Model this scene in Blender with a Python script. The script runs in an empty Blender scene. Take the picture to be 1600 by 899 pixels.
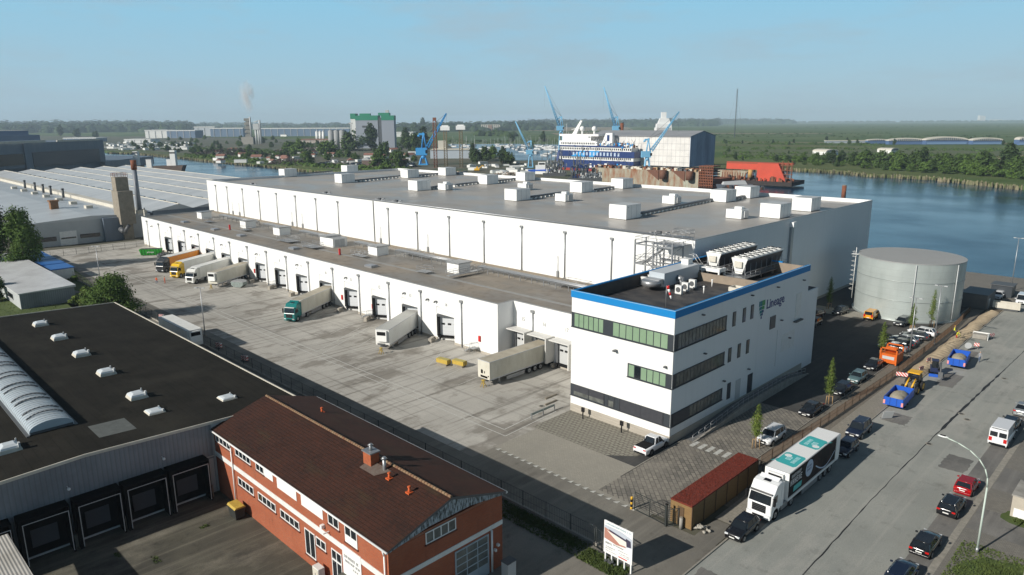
import bpy, math, random
from mathutils import Vector, Matrix
from math import sin, cos, pi, radians
random.seed(11)
S = bpy.context.scene
COL = S.collection

# ------------------------------------------------------------------ camera
PITCH, YAW, ROLL, CAMH, FPX = radians(13.089), radians(44.785), radians(.323), 39.0, 1111.7
fw = Vector((-sin(YAW)*cos(PITCH), cos(YAW)*cos(PITCH), -sin(PITCH)))
r0 = Vector((cos(YAW), sin(YAW), 0)); u0 = r0.cross(fw)
rt = r0*cos(ROLL) - u0*sin(ROLL); up = r0*sin(ROLL) + u0*cos(ROLL)
cd = bpy.data.cameras.new('camera'); cam = bpy.data.objects.new('camera', cd); COL.objects.link(cam)
M = Matrix((rt, up, -fw)).transposed().to_4x4(); M.translation = Vector((0, 0, CAMH)); cam.matrix_world = M
cd.sensor_width = 36; cd.lens = FPX/1600*36; cd.clip_start = .5; cd.clip_end = 60000
S.camera = cam
S.render.resolution_x, S.render.resolution_y = 1024, 575

def at(px, py, z=0.0):
    d = fw*FPX + rt*(px-800) + up*(449.5-py)
    lim = -math.hypot(d.x, d.y)*CAMH/12500        # nothing is placed beyond 12.5 km
    if z < 5 and d.z > lim: d.z = lim
    return Vector((0, 0, CAMH)) + d*((z-CAMH)/d.z)
def whereabouts(px):
    """landmark phrase for a far thing seen at image column px"""
    for lim, s in ((215, 'left of the moored ships'), (260, 'behind the moored white ship'), (305, 'below the white box warehouse'), (345, 'below the pale grey warehouse'), (380, 'just left of the mixing plant'), (420, 'at the mixing plant'), (460, 'right of the mixing plant'), (495, 'left of the small silos'), (535, 'below the round silos'), (575, 'left of the grain silo'), (610, 'under the grain silos'), (640, 'right of the grain silos'), (672, 'by the bright blue crane'), (735, 'by the lattice towers'), (775, 'below the apartment block'), (815, 'left of the small pale crane'), (870, 'beside the tug'), (960, 'behind the cruise ship'),
      (1140, 'right of the sheeted hall'), (1180, 'right of the radio mast'), (1240, 'above the red dock'), (1290, 'left of the white hangars'), (1340, 'at the nearer white hangar'), (1380, 'below the leftmost blue hangar'), (1430, 'at the half hidden white hangar'), (1480, 'below the long blue hangar'), (1530, 'below the largest blue hangar'), (1575, 'by the ploughed field')):
        if px < lim: return s
    return 'at the right edge'
def hat(px, pb, pt):
    """height of a thing whose foot is at image row pb and top at row pt"""
    b = at(px, pb); d = fw*FPX + rt*(px-800) + up*(449.5-pt)
    return CAMH + d.z*math.hypot(b.x, b.y)/math.hypot(d.x, d.y)

# ------------------------------------------------------------------ light
SUN_EL, SUN_AZ = radians(28), radians(13)          # shadows run 13 deg right of +Y
trav = Vector((sin(SUN_AZ)*cos(SUN_EL), cos(SUN_AZ)*cos(SUN_EL), -sin(SUN_EL)))
sd = bpy.data.lights.new('sun', 'SUN'); sun = bpy.data.objects.new('sun', sd); COL.objects.link(sun)
sd.energy = 5.0; sd.angle = radians(.5); sd.color = (1, .95, .87)
sun.rotation_euler = trav.to_track_quat('-Z', 'Y').to_euler(); sun.location = (-60, -100, 120)
W = bpy.data.worlds.new('World'); S.world = W; W.use_nodes = True
wn = W.node_tree.nodes; wl = W.node_tree.links; wn.clear()
sky = wn.new('ShaderNodeTexSky'); sky.sky_type = 'NISHITA'; sky.sun_disc = False
sky.sun_elevation = SUN_EL; sky.sun_rotation = radians(180) + SUN_AZ
sky.air_density = 1.0; sky.dust_density = .55; sky.ozone_density = 1.3; sky.altitude = 40
wo = wn.new('ShaderNodeOutputWorld'); bg = wn.new('ShaderNodeBackground'); bg.inputs[1].default_value = .085
tc = wn.new('ShaderNodeTexCoord'); mp = wn.new('ShaderNodeMapping'); mp.inputs['Scale'].default_value = (3, 3, 15)
nz = wn.new('ShaderNodeTexNoise'); nz.inputs['Scale'].default_value = 1.6; nz.inputs['Detail'].default_value = 7; nz.inputs['Roughness'].default_value = .62
cr = wn.new('ShaderNodeValToRGB'); cr.color_ramp.elements[0].position = .46; cr.color_ramp.elements[1].position = .78
cr.color_ramp.elements[0].color = (0, 0, 0, 1); cr.color_ramp.elements[1].color = (.85, .85, .85, 1)
mx = wn.new('ShaderNodeMixRGB'); mx.blend_type = 'MIX'; mx.inputs[2].default_value = (4.3, 5.6, 6.5, 1)
tint = wn.new('ShaderNodeMixRGB'); tint.blend_type = 'MIX'; tint.inputs[0].default_value = .94
sx = wn.new('ShaderNodeSeparateXYZ'); rp = wn.new('ShaderNodeValToRGB'); e = rp.color_ramp.elements
SKYK = 1/.085
RAMP = ((0, (.38, .53, .62)), (.05, (.35, .55, .67)), (.17, (.25, .57, .78)), (.215, (.05, .17, .30)), (.34, (.012, .045, .10)), (1, (.002, .010, .03)))
while len(e) < len(RAMP): e.new(.5)
for q_, (p_, c_) in zip(e, RAMP): q_.position = p_
for q_, (p_, c_) in zip(e, RAMP): q_.position = p_; q_.color = (*c_, 1)
sc_ = wn.new('ShaderNodeVectorMath'); sc_.operation = 'SCALE'; sc_.inputs['Scale'].default_value = SKYK
wl.new(tc.outputs['Generated'], sx.inputs[0]); wl.new(sx.outputs[2], rp.inputs[0]); wl.new(rp.outputs[0], sc_.inputs[0])
wl.new(tc.outputs['Generated'], mp.inputs[0]); wl.new(mp.outputs[0], nz.inputs[0]); wl.new(nz.outputs[0], cr.inputs[0])
wl.new(cr.outputs[0], mx.inputs[0]); wl.new(sky.outputs[0], tint.inputs[1]); wl.new(sc_.outputs[0], tint.inputs[2]); wl.new(tint.outputs[0], mx.inputs[1]); wl.new(mx.outputs[0], bg.inputs[0]); wl.new(bg.outputs[0], wo.inputs[0])
S.view_settings.view_transform = 'Standard'; S.view_settings.look = 'None'
S.view_settings.exposure = 0.08; S.view_settings.gamma = 1; S.view_settings.use_curve_mapping = False
S.render.engine = 'CYCLES'
S.cycles.max_bounces = 5; S.cycles.volume_bounces = 2; S.cycles.transparent_max_bounces = 6

# ------------------------------------------------------------------ materials
MATS = {}
def mat(name, col, rough=.7, metal=0, var=None, vs=1.0, amt=.25, bump=0, bs=20, vstretch=(1, 1, 1), emit=0, spec=.5, det=6, world=False):
    """Principled with an optional noise variation towards colour var and a fine noise bump"""
    if name in MATS: return MATS[name]
    m = bpy.data.materials.new(name); m.use_nodes = True; n = m.node_tree.nodes; l = m.node_tree.links
    b = n['Principled BSDF']; b.inputs['Base Color'].default_value = (*col, 1); b.inputs['Roughness'].default_value = rough
    b.inputs['Metallic'].default_value = metal; b.inputs['Specular IOR Level'].default_value = spec
    if var or bump:
        if world: g = n.new('ShaderNodeNewGeometry'); src = g.outputs['Position']
        else: g = n.new('ShaderNodeTexCoord'); src = g.outputs['Object']
        q = n.new('ShaderNodeMapping'); q.inputs['Scale'].default_value = vstretch; l.new(src, q.inputs[0]); src = q.outputs[0]
    if var:
        t = n.new('ShaderNodeTexNoise'); t.inputs['Scale'].default_value = vs; t.inputs['Detail'].default_value = det; t.inputs['Roughness'].default_value = .65
        l.new(src, t.inputs[0])
        r = n.new('ShaderNodeMapRange'); r.inputs[1].default_value = .5-amt; r.inputs[2].default_value = .5+amt; l.new(t.outputs[0], r.inputs[0])
        x = n.new('ShaderNodeMixRGB'); x.inputs[1].default_value = (*col, 1); x.inputs[2].default_value = (*var, 1)
        l.new(r.outputs[0], x.inputs[0]); l.new(x.outputs[0], b.inputs['Base Color'])
    if bump:
        t2 = n.new('ShaderNodeTexNoise'); t2.inputs['Scale'].default_value = bs; t2.inputs['Detail'].default_value = 3; l.new(src, t2.inputs[0])
        bp = n.new('ShaderNodeBump'); bp.inputs['Strength'].default_value = bump; bp.inputs['Distance'].default_value = .05
        l.new(t2.outputs[0], bp.inputs['Height']); l.new(bp.outputs[0], b.inputs['Normal'])
    if emit: b.inputs['Emission Color'].default_value = (*col, 1); b.inputs['Emission Strength'].default_value = emit
    MATS[name] = m; return m

class NT:
    """little helper for node materials"""
    def __init__(s, name, rough=.7, metal=0, spec=.5):
        s.m = bpy.data.materials.new(name); s.m.use_nodes = True; s.n = s.m.node_tree.nodes; s.l = s.m.node_tree.links
        s.b = s.n['Principled BSDF']; s.b.inputs['Roughness'].default_value = rough; s.b.inputs['Metallic'].default_value = metal; s.b.inputs['Specular IOR Level'].default_value = spec
        s.pos = s.n.new('ShaderNodeNewGeometry').outputs['Position']; MATS[name] = s.m
    def map(s, sc=(1, 1, 1), rot=(0, 0, 0), loc=(0, 0, 0), src=None):
        q = s.n.new('ShaderNodeMapping'); q.inputs['Scale'].default_value = sc; q.inputs['Rotation'].default_value = rot; q.inputs['Location'].default_value = loc
        s.l.new(src or s.pos, q.inputs[0]); return q.outputs[0]
    def noise(s, scale, det=5, src=None, rough=.6):
        t = s.n.new('ShaderNodeTexNoise'); t.inputs['Scale'].default_value = scale; t.inputs['Detail'].default_value = det; t.inputs['Roughness'].default_value = rough
        s.l.new(src or s.pos, t.inputs[0]); return t.outputs[0]
    def rng(s, v, a, b, c=0, d=1):
        r = s.n.new('ShaderNodeMapRange'); r.inputs[1].default_value = a; r.inputs[2].default_value = b; r.inputs[3].default_value = c; r.inputs[4].default_value = d
        s.l.new(v, r.inputs[0]); return r.outputs[0]
    def mix(s, f, a, b, mode='MIX'):
        x = s.n.new('ShaderNodeMixRGB'); x.blend_type = mode
        for i, v in ((0, f), (1, a), (2, b)):
            if isinstance(v, (int, float)): x.inputs[i].default_value = v
            elif isinstance(v, tuple): x.inputs[i].default_value = (*v, 1)
            else: s.l.new(v, x.inputs[i])
        return x.outputs[0]
    def brick(s, src, w, h, mort, c1, c2, cm, scale=1.0):
        t = s.n.new('ShaderNodeTexBrick'); s.l.new(src, t.inputs[0]); t.inputs['Scale'].default_value = scale
        t.inputs['Brick Width'].default_value = w; t.inputs['Row Height'].default_value = h; t.inputs['Mortar Size'].default_value = mort
        t.inputs['Color1'].default_value = (*c1, 1); t.inputs['Color2'].default_value = (*c2, 1); t.inputs['Mortar'].default_value = (*cm, 1)
        return t.outputs
    def bump(s, h, strength=.3, dist=.05):
        b = s.n.new('ShaderNodeBump'); b.inputs['Strength'].default_value = strength; b.inputs['Distance'].default_value = dist
        s.l.new(h, b.inputs['Height']); s.l.new(b.outputs[0], s.b.inputs['Normal'])
    def color(s, v): s.l.new(v, s.b.inputs['Base Color'])
    def rough(s, v): s.l.new(v, s.b.inputs['Roughness'])
    def sep(s, src=None):
        x = s.n.new('ShaderNodeSeparateXYZ'); s.l.new(src or s.pos, x.inputs[0]); return x.outputs
    def comb(s, x, y, z=None):
        c = s.n.new('ShaderNodeCombineXYZ'); s.l.new(x, c.inputs[0]); s.l.new(y, c.inputs[1])
        if z is not None: s.l.new(z, c.inputs[2])
        return c.outputs[0]
    def wave(s, src, scale, axis='X', prof='SIN', dist=0):
        t = s.n.new('ShaderNodeTexWave'); t.bands_direction = axis; t.wave_profile = prof; t.inputs['Scale'].default_value = scale; t.inputs['Distortion'].default_value = dist
        s.l.new(src, t.inputs[0]); return t.outputs[1]
    def math(s, op, a, b):
        t = s.n.new('ShaderNodeMath'); t.operation = op
        for i, v in ((0, a), (1, b)):
            if isinstance(v, (int, float)): t.inputs[i].default_value = v
            else: s.l.new(v, t.inputs[i])
        return t.outputs[0]

# ------------------------------------------------------------------ mesh building
class MB:
    def __init__(s): s.v = []; s.f = []; s.mi = []; s.sm = []
    def face(s, idx, m=0, smooth=False): s.f.append(tuple(idx)); s.mi.append(m); s.sm.append(smooth)
    def poly(s, pts, m=0):
        b = len(s.v); s.v += [tuple(p) for p in pts]; s.face(range(b, b+len(pts)), m); return s
    def box(s, x0, x1, y0, y1, z0, z1, m=0, mtop=None):
        b = len(s.v); s.v += [(x, y, z) for z in (z0, z1) for y in (y0, y1) for x in (x0, x1)]
        for q in ((0, 2, 3, 1), (0, 1, 5, 4), (1, 3, 7, 5), (3, 2, 6, 7), (2, 0, 4, 6)): s.face([b+i for i in q], m)
        s.face([b+i for i in (4, 5, 7, 6)], m if mtop is None else mtop); return s
    def bx(s, c, d, m=0, rz=0, rot=None):
        b = len(s.v); R = rot or Matrix.Rotation(rz, 3, 'Z'); c = Vector(c)
        s.v += [tuple(c + R @ Vector((x*d[0]/2, y*d[1]/2, z*d[2]/2))) for z in (-1, 1) for y in (-1, 1) for x in (-1, 1)]
        for q in ((0, 2, 3, 1), (0, 1, 5, 4), (1, 3, 7, 5), (3, 2, 6, 7), (2, 0, 4, 6), (4, 5, 7, 6)): s.face([b+i for i in q], m)
        return s
    def frus(s, b0, z0, b1, z1, m=0, mtop=None, sides=None):
        """b=(x0,x1,y0,y1) at z0 and z1"""
        b = len(s.v)
        for (x0, x1, y0, y1), z in ((b0, z0), (b1, z1)): s.v += [(x0, y0, z), (x1, y0, z), (x0, y1, z), (x1, y1, z)]
        for k, q in enumerate(((0, 2, 3, 1), (0, 1, 5, 4), (1, 3, 7, 5), (3, 2, 6, 7), (2, 0, 4, 6))): s.face([b+i for i in q], m)
        s.face([b+i for i in (4, 5, 7, 6)], m if mtop is None else mtop); return s
    def prism(s, pts, a0, a1, axis='x', m=0, mcap=None):
        """pts are 2D in the other two axes (in order); extruded from a0 to a1 along axis"""
        def P3(p, a):
            if axis == 'x': return (a, p[0], p[1])
            if axis == 'y': return (p[0], a, p[1])
            return (p[0], p[1], a)
        n = len(pts); b = len(s.v); s.v += [P3(p, a0) for p in pts] + [P3(p, a1) for p in pts]
        s.face(range(b, b+n), m if mcap is None else mcap); s.face(range(b+2*n-1, b+n-1, -1), m if mcap is None else mcap)
        for i in range(n): j = (i+1) % n; s.face((b+i, b+n+i, b+n+j, b+j), m)
        return s
    def cyl(s, p0, p1, r, r2=None, n=8, m=0, caps=True, mcap=None, smooth=True):
        p0, p1 = Vector(p0), Vector(p1); d = p1-p0
        if d.length < 1e-6: return s
        q = d.to_track_quat('Z', 'Y'); r2 = r if r2 is None else r2; b = len(s.v)
        for p, rr in ((p0, r), (p1, r2)): s.v += [tuple(p + q @ Vector((rr*cos(2*pi*i/n), rr*sin(2*pi*i/n), 0))) for i in range(n)]
        for i in range(n): j = (i+1) % n; s.face((b+i, b+j, b+n+j, b+n+i), m, smooth)
        if caps: s.face(range(b+n-1, b-1, -1), m if mcap is None else mcap); s.face(range(b+n, b+2*n), m if mcap is None else mcap)
        return s
    def tube(s, pts, r, n=5, m=0):
        for a, b in zip(pts[:-1], pts[1:]): s.cyl(a, b, r, n=n, m=m)
        return s
    def ell(s, c, r, n=10, k=6, m=0, jit=0, rnd=None, zmin=-1):
        b = len(s.v); rnd = rnd or random
        rings = []
        for i in range(k+1):
            th = pi*i/k; ring = []
            for j in range(n):
                e = 1+jit*(rnd.random()-.5)*2; zz = max(cos(th), zmin)
                s.v.append((c[0]+r[0]*sin(th)*cos(2*pi*j/n)*e, c[1]+r[1]*sin(th)*sin(2*pi*j/n)*e, c[2]+r[2]*zz*e)); ring.append(len(s.v)-1)
            rings.append(ring)
        for i in range(k):
            for j in range(n): jj = (j+1) % n; s.face((rings[i][j], rings[i+1][j], rings[i+1][jj], rings[i][jj]), m, True)
        return s
    def loft(s, secs, m=0, smooth=False, cap=True, mfun=None):
        """secs: list of equally long closed sections of 3D points"""
        b = len(s.v); n = len(secs[0])
        for q in secs: s.v += [tuple(p) for p in q]
        for i in range(len(secs)-1):
            for j in range(n):
                jj = (j+1) % n; s.face((b+i*n+j, b+i*n+jj, b+(i+1)*n+jj, b+(i+1)*n+j), mfun(i, j) if mfun else m, smooth)
        if cap: s.face([b+j for j in range(n-1, -1, -1)], mfun(0, 0) if mfun else m); s.face([b+(len(secs)-1)*n+j for j in range(n)], mfun(0, 0) if mfun else m)
        return s
    def build(s, name, mats, parent=None, world=False, loc=None):
        me = bpy.data.meshes.new(name); me.from_pydata(s.v, [], s.f)
        if not isinstance(mats, (list, tuple)): mats = [mats]
        for q in mats: me.materials.append(q)
        me.polygons.foreach_set('material_index', s.mi); me.polygons.foreach_set('use_smooth', s.sm); me.update()
        o = bpy.data.objects.new(name, me); COL.objects.link(o)
        if parent: o.parent = parent
        if loc: o.location = loc
        if world and parent:
            l = Vector(parent.location); pp = parent.parent
            while pp: l += Vector(pp.location); pp = pp.parent
            o.location = -l if parent.type == 'EMPTY' or True else l
        return o

def tag(o, label=None, cat=None, group=None, kind=None):
    if label: o['label'] = label
    if cat: o['category'] = cat
    if group: o['group'] = group
    if kind: o['kind'] = kind
    return o
def thing(name, label, cat, loc=(0, 0, 0), rz=0, group=None):
    o = bpy.data.objects.new(name, None); COL.objects.link(o); o.location = loc; o.rotation_euler.z = rz; o.empty_display_size = .5
    return tag(o, label, cat, group)
def dup(o, loc=None, rz=None, label=None, group=None, parent=None, scale=None, mats=None):
    c = o.copy(); COL.objects.link(c)
    if parent: c.parent = parent
    if loc is not None: c.location = loc
    if rz is not None: c.rotation_euler.z = rz
    if scale is not None: c.scale = (scale, scale, scale) if isinstance(scale, (int, float)) else scale
    if label: c['label'] = label
    if group: c['group'] = group
    for ch in list(o.children): dup(ch, parent=c)
    return c
def text(txt, size, m, parent, name, mw, ext=.01, bold=0.0, world=True, align='LEFT', sx=1.0, shear=0.0):
    """words as a mesh; mw is the 4x4 world placement of the text plane"""
    cu = bpy.data.curves.new(name, 'FONT'); cu.body = txt; cu.size = size; cu.extrude = ext; cu.offset = bold; cu.align_x = align; cu.resolution_u = 2; cu.shear = shear
    t = bpy.data.objects.new(name+'_c', cu); COL.objects.link(t)
    me = bpy.data.meshes.new_from_object(t.evaluated_get(bpy.context.evaluated_depsgraph_get())); bpy.data.objects.remove(t)
    mm = mw @ Matrix.Diagonal((sx, 1, 1, 1)); me.transform(mm); me.materials.clear(); me.materials.append(m)
    o = bpy.data.objects.new(name, me); COL.objects.link(o); o.parent = parent
    if world and parent:
        l = Vector(parent.location); pp = parent.parent
        while pp: l += Vector(pp.location); pp = pp.parent
        o.location = -l
    return o
def frame(o, x, y):
    """4x4 with origin o, x axis, y axis"""
    x, y = Vector(x).normalized(), Vector(y).normalized(); z = x.cross(y)
    m = Matrix((x, y, z)).transposed().to_4x4(); m.translation = Vector(o); return m
def FY(x, y, z): return frame((x, y, z), (1, 0, 0), (0, 0, 1))   # on a wall that faces -Y
def FX(x, y, z): return frame((x, y, z), (0, 1, 0), (0, 0, 1))   # on a wall that faces +X

def letters(u, v, width, h, m, par, f, name, seed, world=True):
    """a row of strokes for writing too small in the photo to be read; f maps (u, v) to a point"""
    r = random.Random(seed); b = MB(); x = u; st = h*.17
    def bar(u0, u1, v0, v1): b.poly([f(u0, v0), f(u1, v0), f(u1, v1), f(u0, v1)])
    while x < u+width-h*.5:
        if r.random() < .12: x += h*.5; continue
        w = h*r.uniform(.42, .62); bar(x, x+st, v, v+h)
        k = r.randrange(5)
        if k in (0, 1, 3): bar(x+w-st, x+w, v, v+h)
        if k in (1, 2, 4): bar(x+st, x+(w-st if k == 1 else w), v+h-st, v+h)
        if k in (1, 2): bar(x+st, x+(w-st if k == 1 else w), v, v+st)
        if k in (0, 2, 4): bar(x+st, x+(w-st if k == 0 else w*.85), v+h*.45, v+h*.45+st)
        x += w+h*.2
    o = b.build(name, m, par)
    if world and par:
        l = Vector(par.location); pp = par.parent
        while pp: l += Vector(pp.location); pp = pp.parent
        o.location = -l
    return o
# ------------------------------------------------------------------ shared materials
def panel_white(name, base, axis):
    t = NT(name, .5); s = t.sep()
    rib = t.wave(t.map((1, 1, 1)), .55, 'X' if axis == 'x' else 'Y', 'SAW')
    k = t.noise(.12, 3); st = t.noise(1.0, 4, t.map((1.3, 1.3, .05)))
    c = t.mix(t.rng(k, .3, .7), base, tuple(v*.95 for v in base)); c = t.mix(t.rng(st, .52, .8, 0, .22), c, tuple(v*.72 for v in base))
    edge = t.rng(rib, .93, 1.0, 0, .18); c = t.mix(edge, c, tuple(v*.6 for v in base)); t.color(c); return t.m
WHITE_Y = panel_white('white_wall_panel_front', (.80, .80, .78), 'x')
WHITE_X = panel_white('white_wall_panel_side_shaded', (.76, .77, .77), 'y')  # darker, cooler copy of the front panel; side wall shade is in the colour
def roofmat(name, a, b, c, rough, lo, stain):
    t = NT(name, rough, spec=.28); big = t.noise(.06, 4, t.map((1, 1.2, 1))); med = t.noise(.5, 6); fine = t.noise(5, 4)
    k = t.mix(t.rng(big, .38, .62), a, b); k = t.mix(t.rng(med, .5+lo, .85, 0, stain), k, c); k = t.mix(t.rng(fine, .3, .7, 0, .16), k, (.5, .5, .5), 'OVERLAY')
    seam = t.wave(t.map((1, 1, 1)), .16, 'X', 'SAW'); k = t.mix(t.rng(seam, .97, 1, 0, .55), k, tuple(v*.6 for v in a)); s2 = t.wave(t.map((1, 1, 1)), .028, 'Y', 'SAW'); k = t.mix(t.rng(s2, .99, 1, 0, .6), k, tuple(v*.6 for v in a)); pu = t.noise(.035, 5, t.map((1, 2, 1), loc=(11, 0, 0))); k = t.mix(t.rng(pu, .54, .62, 0, .35), k, tuple(v*.72 for v in a))
    t.color(k); t.rough(t.rng(big, .4, .6, rough-.1, rough+.12)); return t.m
ROOF_HIGH = roofmat('high_roof_membrane', (.345, .320, .288), (.40, .372, .335), (.24, .22, .19), .42, .1, .5)
ROOF_LOW = roofmat('low_roof_membrane', (.215, .205, .188), (.30, .26, .21), (.13, .09, .062), .6, .0, .85)
t = NT('bitumen_roof', .93, spec=.08); n1 = t.noise(.25, 6); n2 = t.noise(6, 4); seam = t.wave(t.map((1, 1, 1)), .33, 'Y', 'SAW')
k = t.mix(t.rng(n1, .35, .7), (.016, .015, .0125), (.026, .024, .020)); k = t.mix(t.rng(n2, .4, .8, 0, .3), k, (.045, .042, .034)); k = t.mix(t.rng(seam, .95, 1, 0, .8), k, (.006, .006, .006)); pd = t.noise(.09, 5, t.map((1, 1, 1), loc=(5, 5, 0))); k = t.mix(t.rng(pd, .55, .66, 0, .6), k, (.040, .037, .030))
st = t.noise(.7, 5, t.map((.15, 1.2, 1))); k = t.mix(t.rng(st, .5, .8, 0, .4), k, (.042, .038, .030)); t.color(k); t.bump(n2, .3); BITUMEN = t.m
# yard concrete: pale slabs, tyre tracks, stains
t = NT('yard_concrete', .85, spec=.3); big = t.noise(.045, 5, t.map((1, 1.6, 1))); stain = t.noise(.16, 7, t.map((1, .62, 1), loc=(7, 3, 0)), .62); fine = t.noise(4, 5)
k = t.mix(t.rng(big, .38, .62), (.53, .505, .455), (.40, .38, .34)); k = t.mix(t.rng(stain, .52, .60, 0, .62), k, (.155, .135, .108))
tr = t.noise(1.0, 5, t.map((1.1, .035, 1))); k = t.mix(t.rng(tr, .52, .66, 0, .62), k, (.14, .125, .105))
tr2 = t.noise(1.0, 5, t.map((.03, .9, 1), rot=(0, 0, .16))); k = t.mix(t.rng(tr2, .55, .72, 0, .5), k, (.12, .11, .095))
lt = t.noise(.3, 6, t.map((1, 1, 1), loc=(40, 9, 0))); k = t.mix(t.rng(lt, .56, .72, 0, .5), k, (.54, .52, .475)); br = t.brick(t.map((1, 1, 1)), 9, 6, .03, (1, 1, 1), (.93, .93, .93), (.7, .7, .7)); k = t.mix(.8, k, br[0], 'MULTIPLY')
k = t.mix(t.rng(fine, .3, .7, 0, .2), k, (.15, .14, .12)); t.color(k); t.bump(fine, .12); YARD = t.m
def asphalt(name, a, b, dark, patch, ps=.09, sc=.5):
    t = NT(name, .85); big = t.noise(ps, 5); med = t.noise(sc, 6, rough=.7); fine = t.noise(9, 4); tr = t.noise(1, 4, t.map((1.2, .03, 1)))
    k = t.mix(t.rng(big, .4, .6), a, b); dust = t.noise(.11, 7, t.map((1, .5, 1), loc=(3, 8, 0)), .68); k = t.mix(t.rng(dust, .50, .64, 0, .75), k, patch); k = t.mix(t.rng(med, .56, .70, 0, .6), k, dark); st_ = t.noise(.2, 6, t.map((1, .4, 1), loc=(9, 1, 0)), .7); k = t.mix(t.rng(st_, .60, .68, 0, .55), k, dark); k = t.mix(t.rng(tr, .50, .70, 0, .5), k, patch)
    k = t.mix(t.rng(fine, .35, .65, 0, .35), k, dark); t.color(k); t.bump(fine, .2); return t.m
ROAD = asphalt('road_asphalt', (.28, .288, .262), (.34, .345, .312), (.15, .15, .135), (.42, .405, .365))
ASPH = asphalt('dark_asphalt', (.045, .045, .044), (.065, .063, .058), (.03, .03, .03), (.09, .086, .078))
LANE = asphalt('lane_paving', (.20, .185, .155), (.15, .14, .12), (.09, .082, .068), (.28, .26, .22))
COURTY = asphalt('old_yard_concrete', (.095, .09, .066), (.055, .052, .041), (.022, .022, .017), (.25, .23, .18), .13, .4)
PARKST = asphalt('parking_strip_asphalt', (.19, .18, .165), (.14, .135, .125), (.08, .08, .075), (.28, .265, .24))
def paver(name, w, h, c1, c2, cm, var, rot=0, mort=.015):
    t = NT(name, .85); br = t.brick(t.map((1, 1, 1), rot=(0, 0, rot)), w, h, mort, c1, c2, cm); n1 = t.noise(.3, 6); n2 = t.noise(3, 4)
    k = t.mix(t.rng(n1, .42, .66, 0, .6), br[0], var); k = t.mix(t.rng(n2, .4, .7, 0, .3), k, cm); t.color(k); return t.m
PAVE_LIGHT = paver('light_concrete_pavers', .4, .2, (.33, .31, .26), (.30, .28, .235), (.21, .19, .16), (.25, .235, .20))
PAVE_DARK = paver('herringbone_pavers', 1.0, .5, (.27, .245, .205), (.15, .138, .12), (.08, .075, .065), (.27, .245, .205), .785, .05)
PAVE_GRID = paver('perforated_pavers', .6, .6, (.27, .255, .21), (.25, .235, .195), (.10, .09, .07), (.21, .195, .16), 0, .06)
SIDEWALK = paver('sidewalk_slabs', .5, .5, (.29, .265, .22), (.26, .24, .20), (.16, .145, .12), (.23, .21, .17))
PAVE_GREY = paver('grey_pavers', .3, .2, (.23, .215, .185), (.18, .17, .148), (.12, .11, .095), (.16, .15, .13))
KERB = mat('kerb_stone', (.36, .33, .28), .85, var=(.2, .19, .16), vs=2, world=True)
PAINT = mat('road_paint', (.62, .62, .58), .7, var=(.36, .35, .32), vs=3, amt=.2, world=True)
SOIL = mat('bare_soil', (.16, .12, .08), .95, var=(.08, .065, .045), vs=1.2, bump=.6, bs=5, world=True)
GRAVEL = mat('gravel', (.24, .21, .17), .95, var=(.10, .09, .07), vs=4, bump=.6, bs=9, world=True)
BEDROCK = mat('ground_earth', (.13, .115, .085), .95, var=(.075, .08, .05), vs=.05, world=True)
GRASS = mat('grass', (.085, .115, .022), .95, var=(.045, .075, .016), vs=.8, bump=.8, bs=6, world=True)
TAR = mat('tar_seal', (.022, .022, .022), .6)
CONC = mat('concrete', (.36, .34, .30), .85, var=(.22, .205, .18), vs=1.2, bump=.15)
CONCD = mat('weathered_concrete', (.30, .265, .21), .9, var=(.19, .165, .13), vs=.8, bump=.2)
PLINTH = mat('plinth_concrete', (.46, .42, .36), .85, var=(.33, .30, .25), vs=1, vstretch=(.4, .4, 2))
WPAINT = mat('white_paint', (.78, .78, .76), .5, var=(.66, .66, .63), vs=1.5, amt=.2)
WBRIGHT = mat('clean_white', (.82, .82, .80), .4)
OFFW = mat('off_white_sheet', (.66, .63, .55), .6, var=(.50, .46, .38), vs=.7, vstretch=(1, 1, .3))
GREYM = mat('galvanised_steel', (.42, .43, .44), .42, .6, var=(.30, .31, .32), vs=2)
GREYL = mat('light_grey_paint', (.48, .49, .49), .5)
GREYD = mat('dark_grey_paint', (.09, .095, .10), .5)
ANTH = mat('anthracite_panel', (.035, .042, .050), .45)
BLACK = mat('black_rubber', (.010, .010, .011), .8, spec=.15)
BLACKG = mat('black_gloss', (.010, .010, .011), .15)
GLASS = mat('dark_window_glass', (.012, .016, .020), .06, spec=.8)
GLASSB = mat('blind_window_glass', (.17, .18, .165), .12, var=(.08, .085, .08), vs=.9, amt=.15)
GLASSG = mat('green_tinted_blind', (.19, .29, .185), .22, var=(.25, .35, .235), vs=.6)
BLUEB = mat('blue_parapet_sheet', (.005, .20, .50), .6, spec=.3)
RED = mat('red_paint', (.55, .015, .015), .4)
ORANGE = mat('orange_paint', (.72, .15, .015), .4, var=(.5, .09, .01), vs=3)
YELLOW = mat('yellow_paint', (.75, .42, .02), .45)
YELD = mat('dirty_yellow_paint', (.60, .42, .06), .6, var=(.35, .24, .05), vs=4)
GREENP = mat('green_skip_paint', (.02, .38, .03), .5, var=(.02, .22, .02), vs=2)
BLUEP = mat('blue_machine_paint', (.015, .10, .50), .4)
WOOD = mat('timber_slats', (.30, .19, .075), .75, var=(.17, .10, .04), vs=3, vstretch=(.6, .6, 9))
SEDUM = mat('red_sedum', (.21, .028, .014), .95, var=(.10, .020, .010), vs=9, amt=.16, bump=1, bs=14)
RUST = mat('rusty_steel', (.26, .085, .035), .85, var=(.13, .05, .03), vs=.6, world=True)
RUSTL = mat('streaked_dock_steel', (.36, .38, .30), .85, var=(.24, .10, .045), vs=.35, vstretch=(1, 1, .25), amt=.16, world=True)
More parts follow.
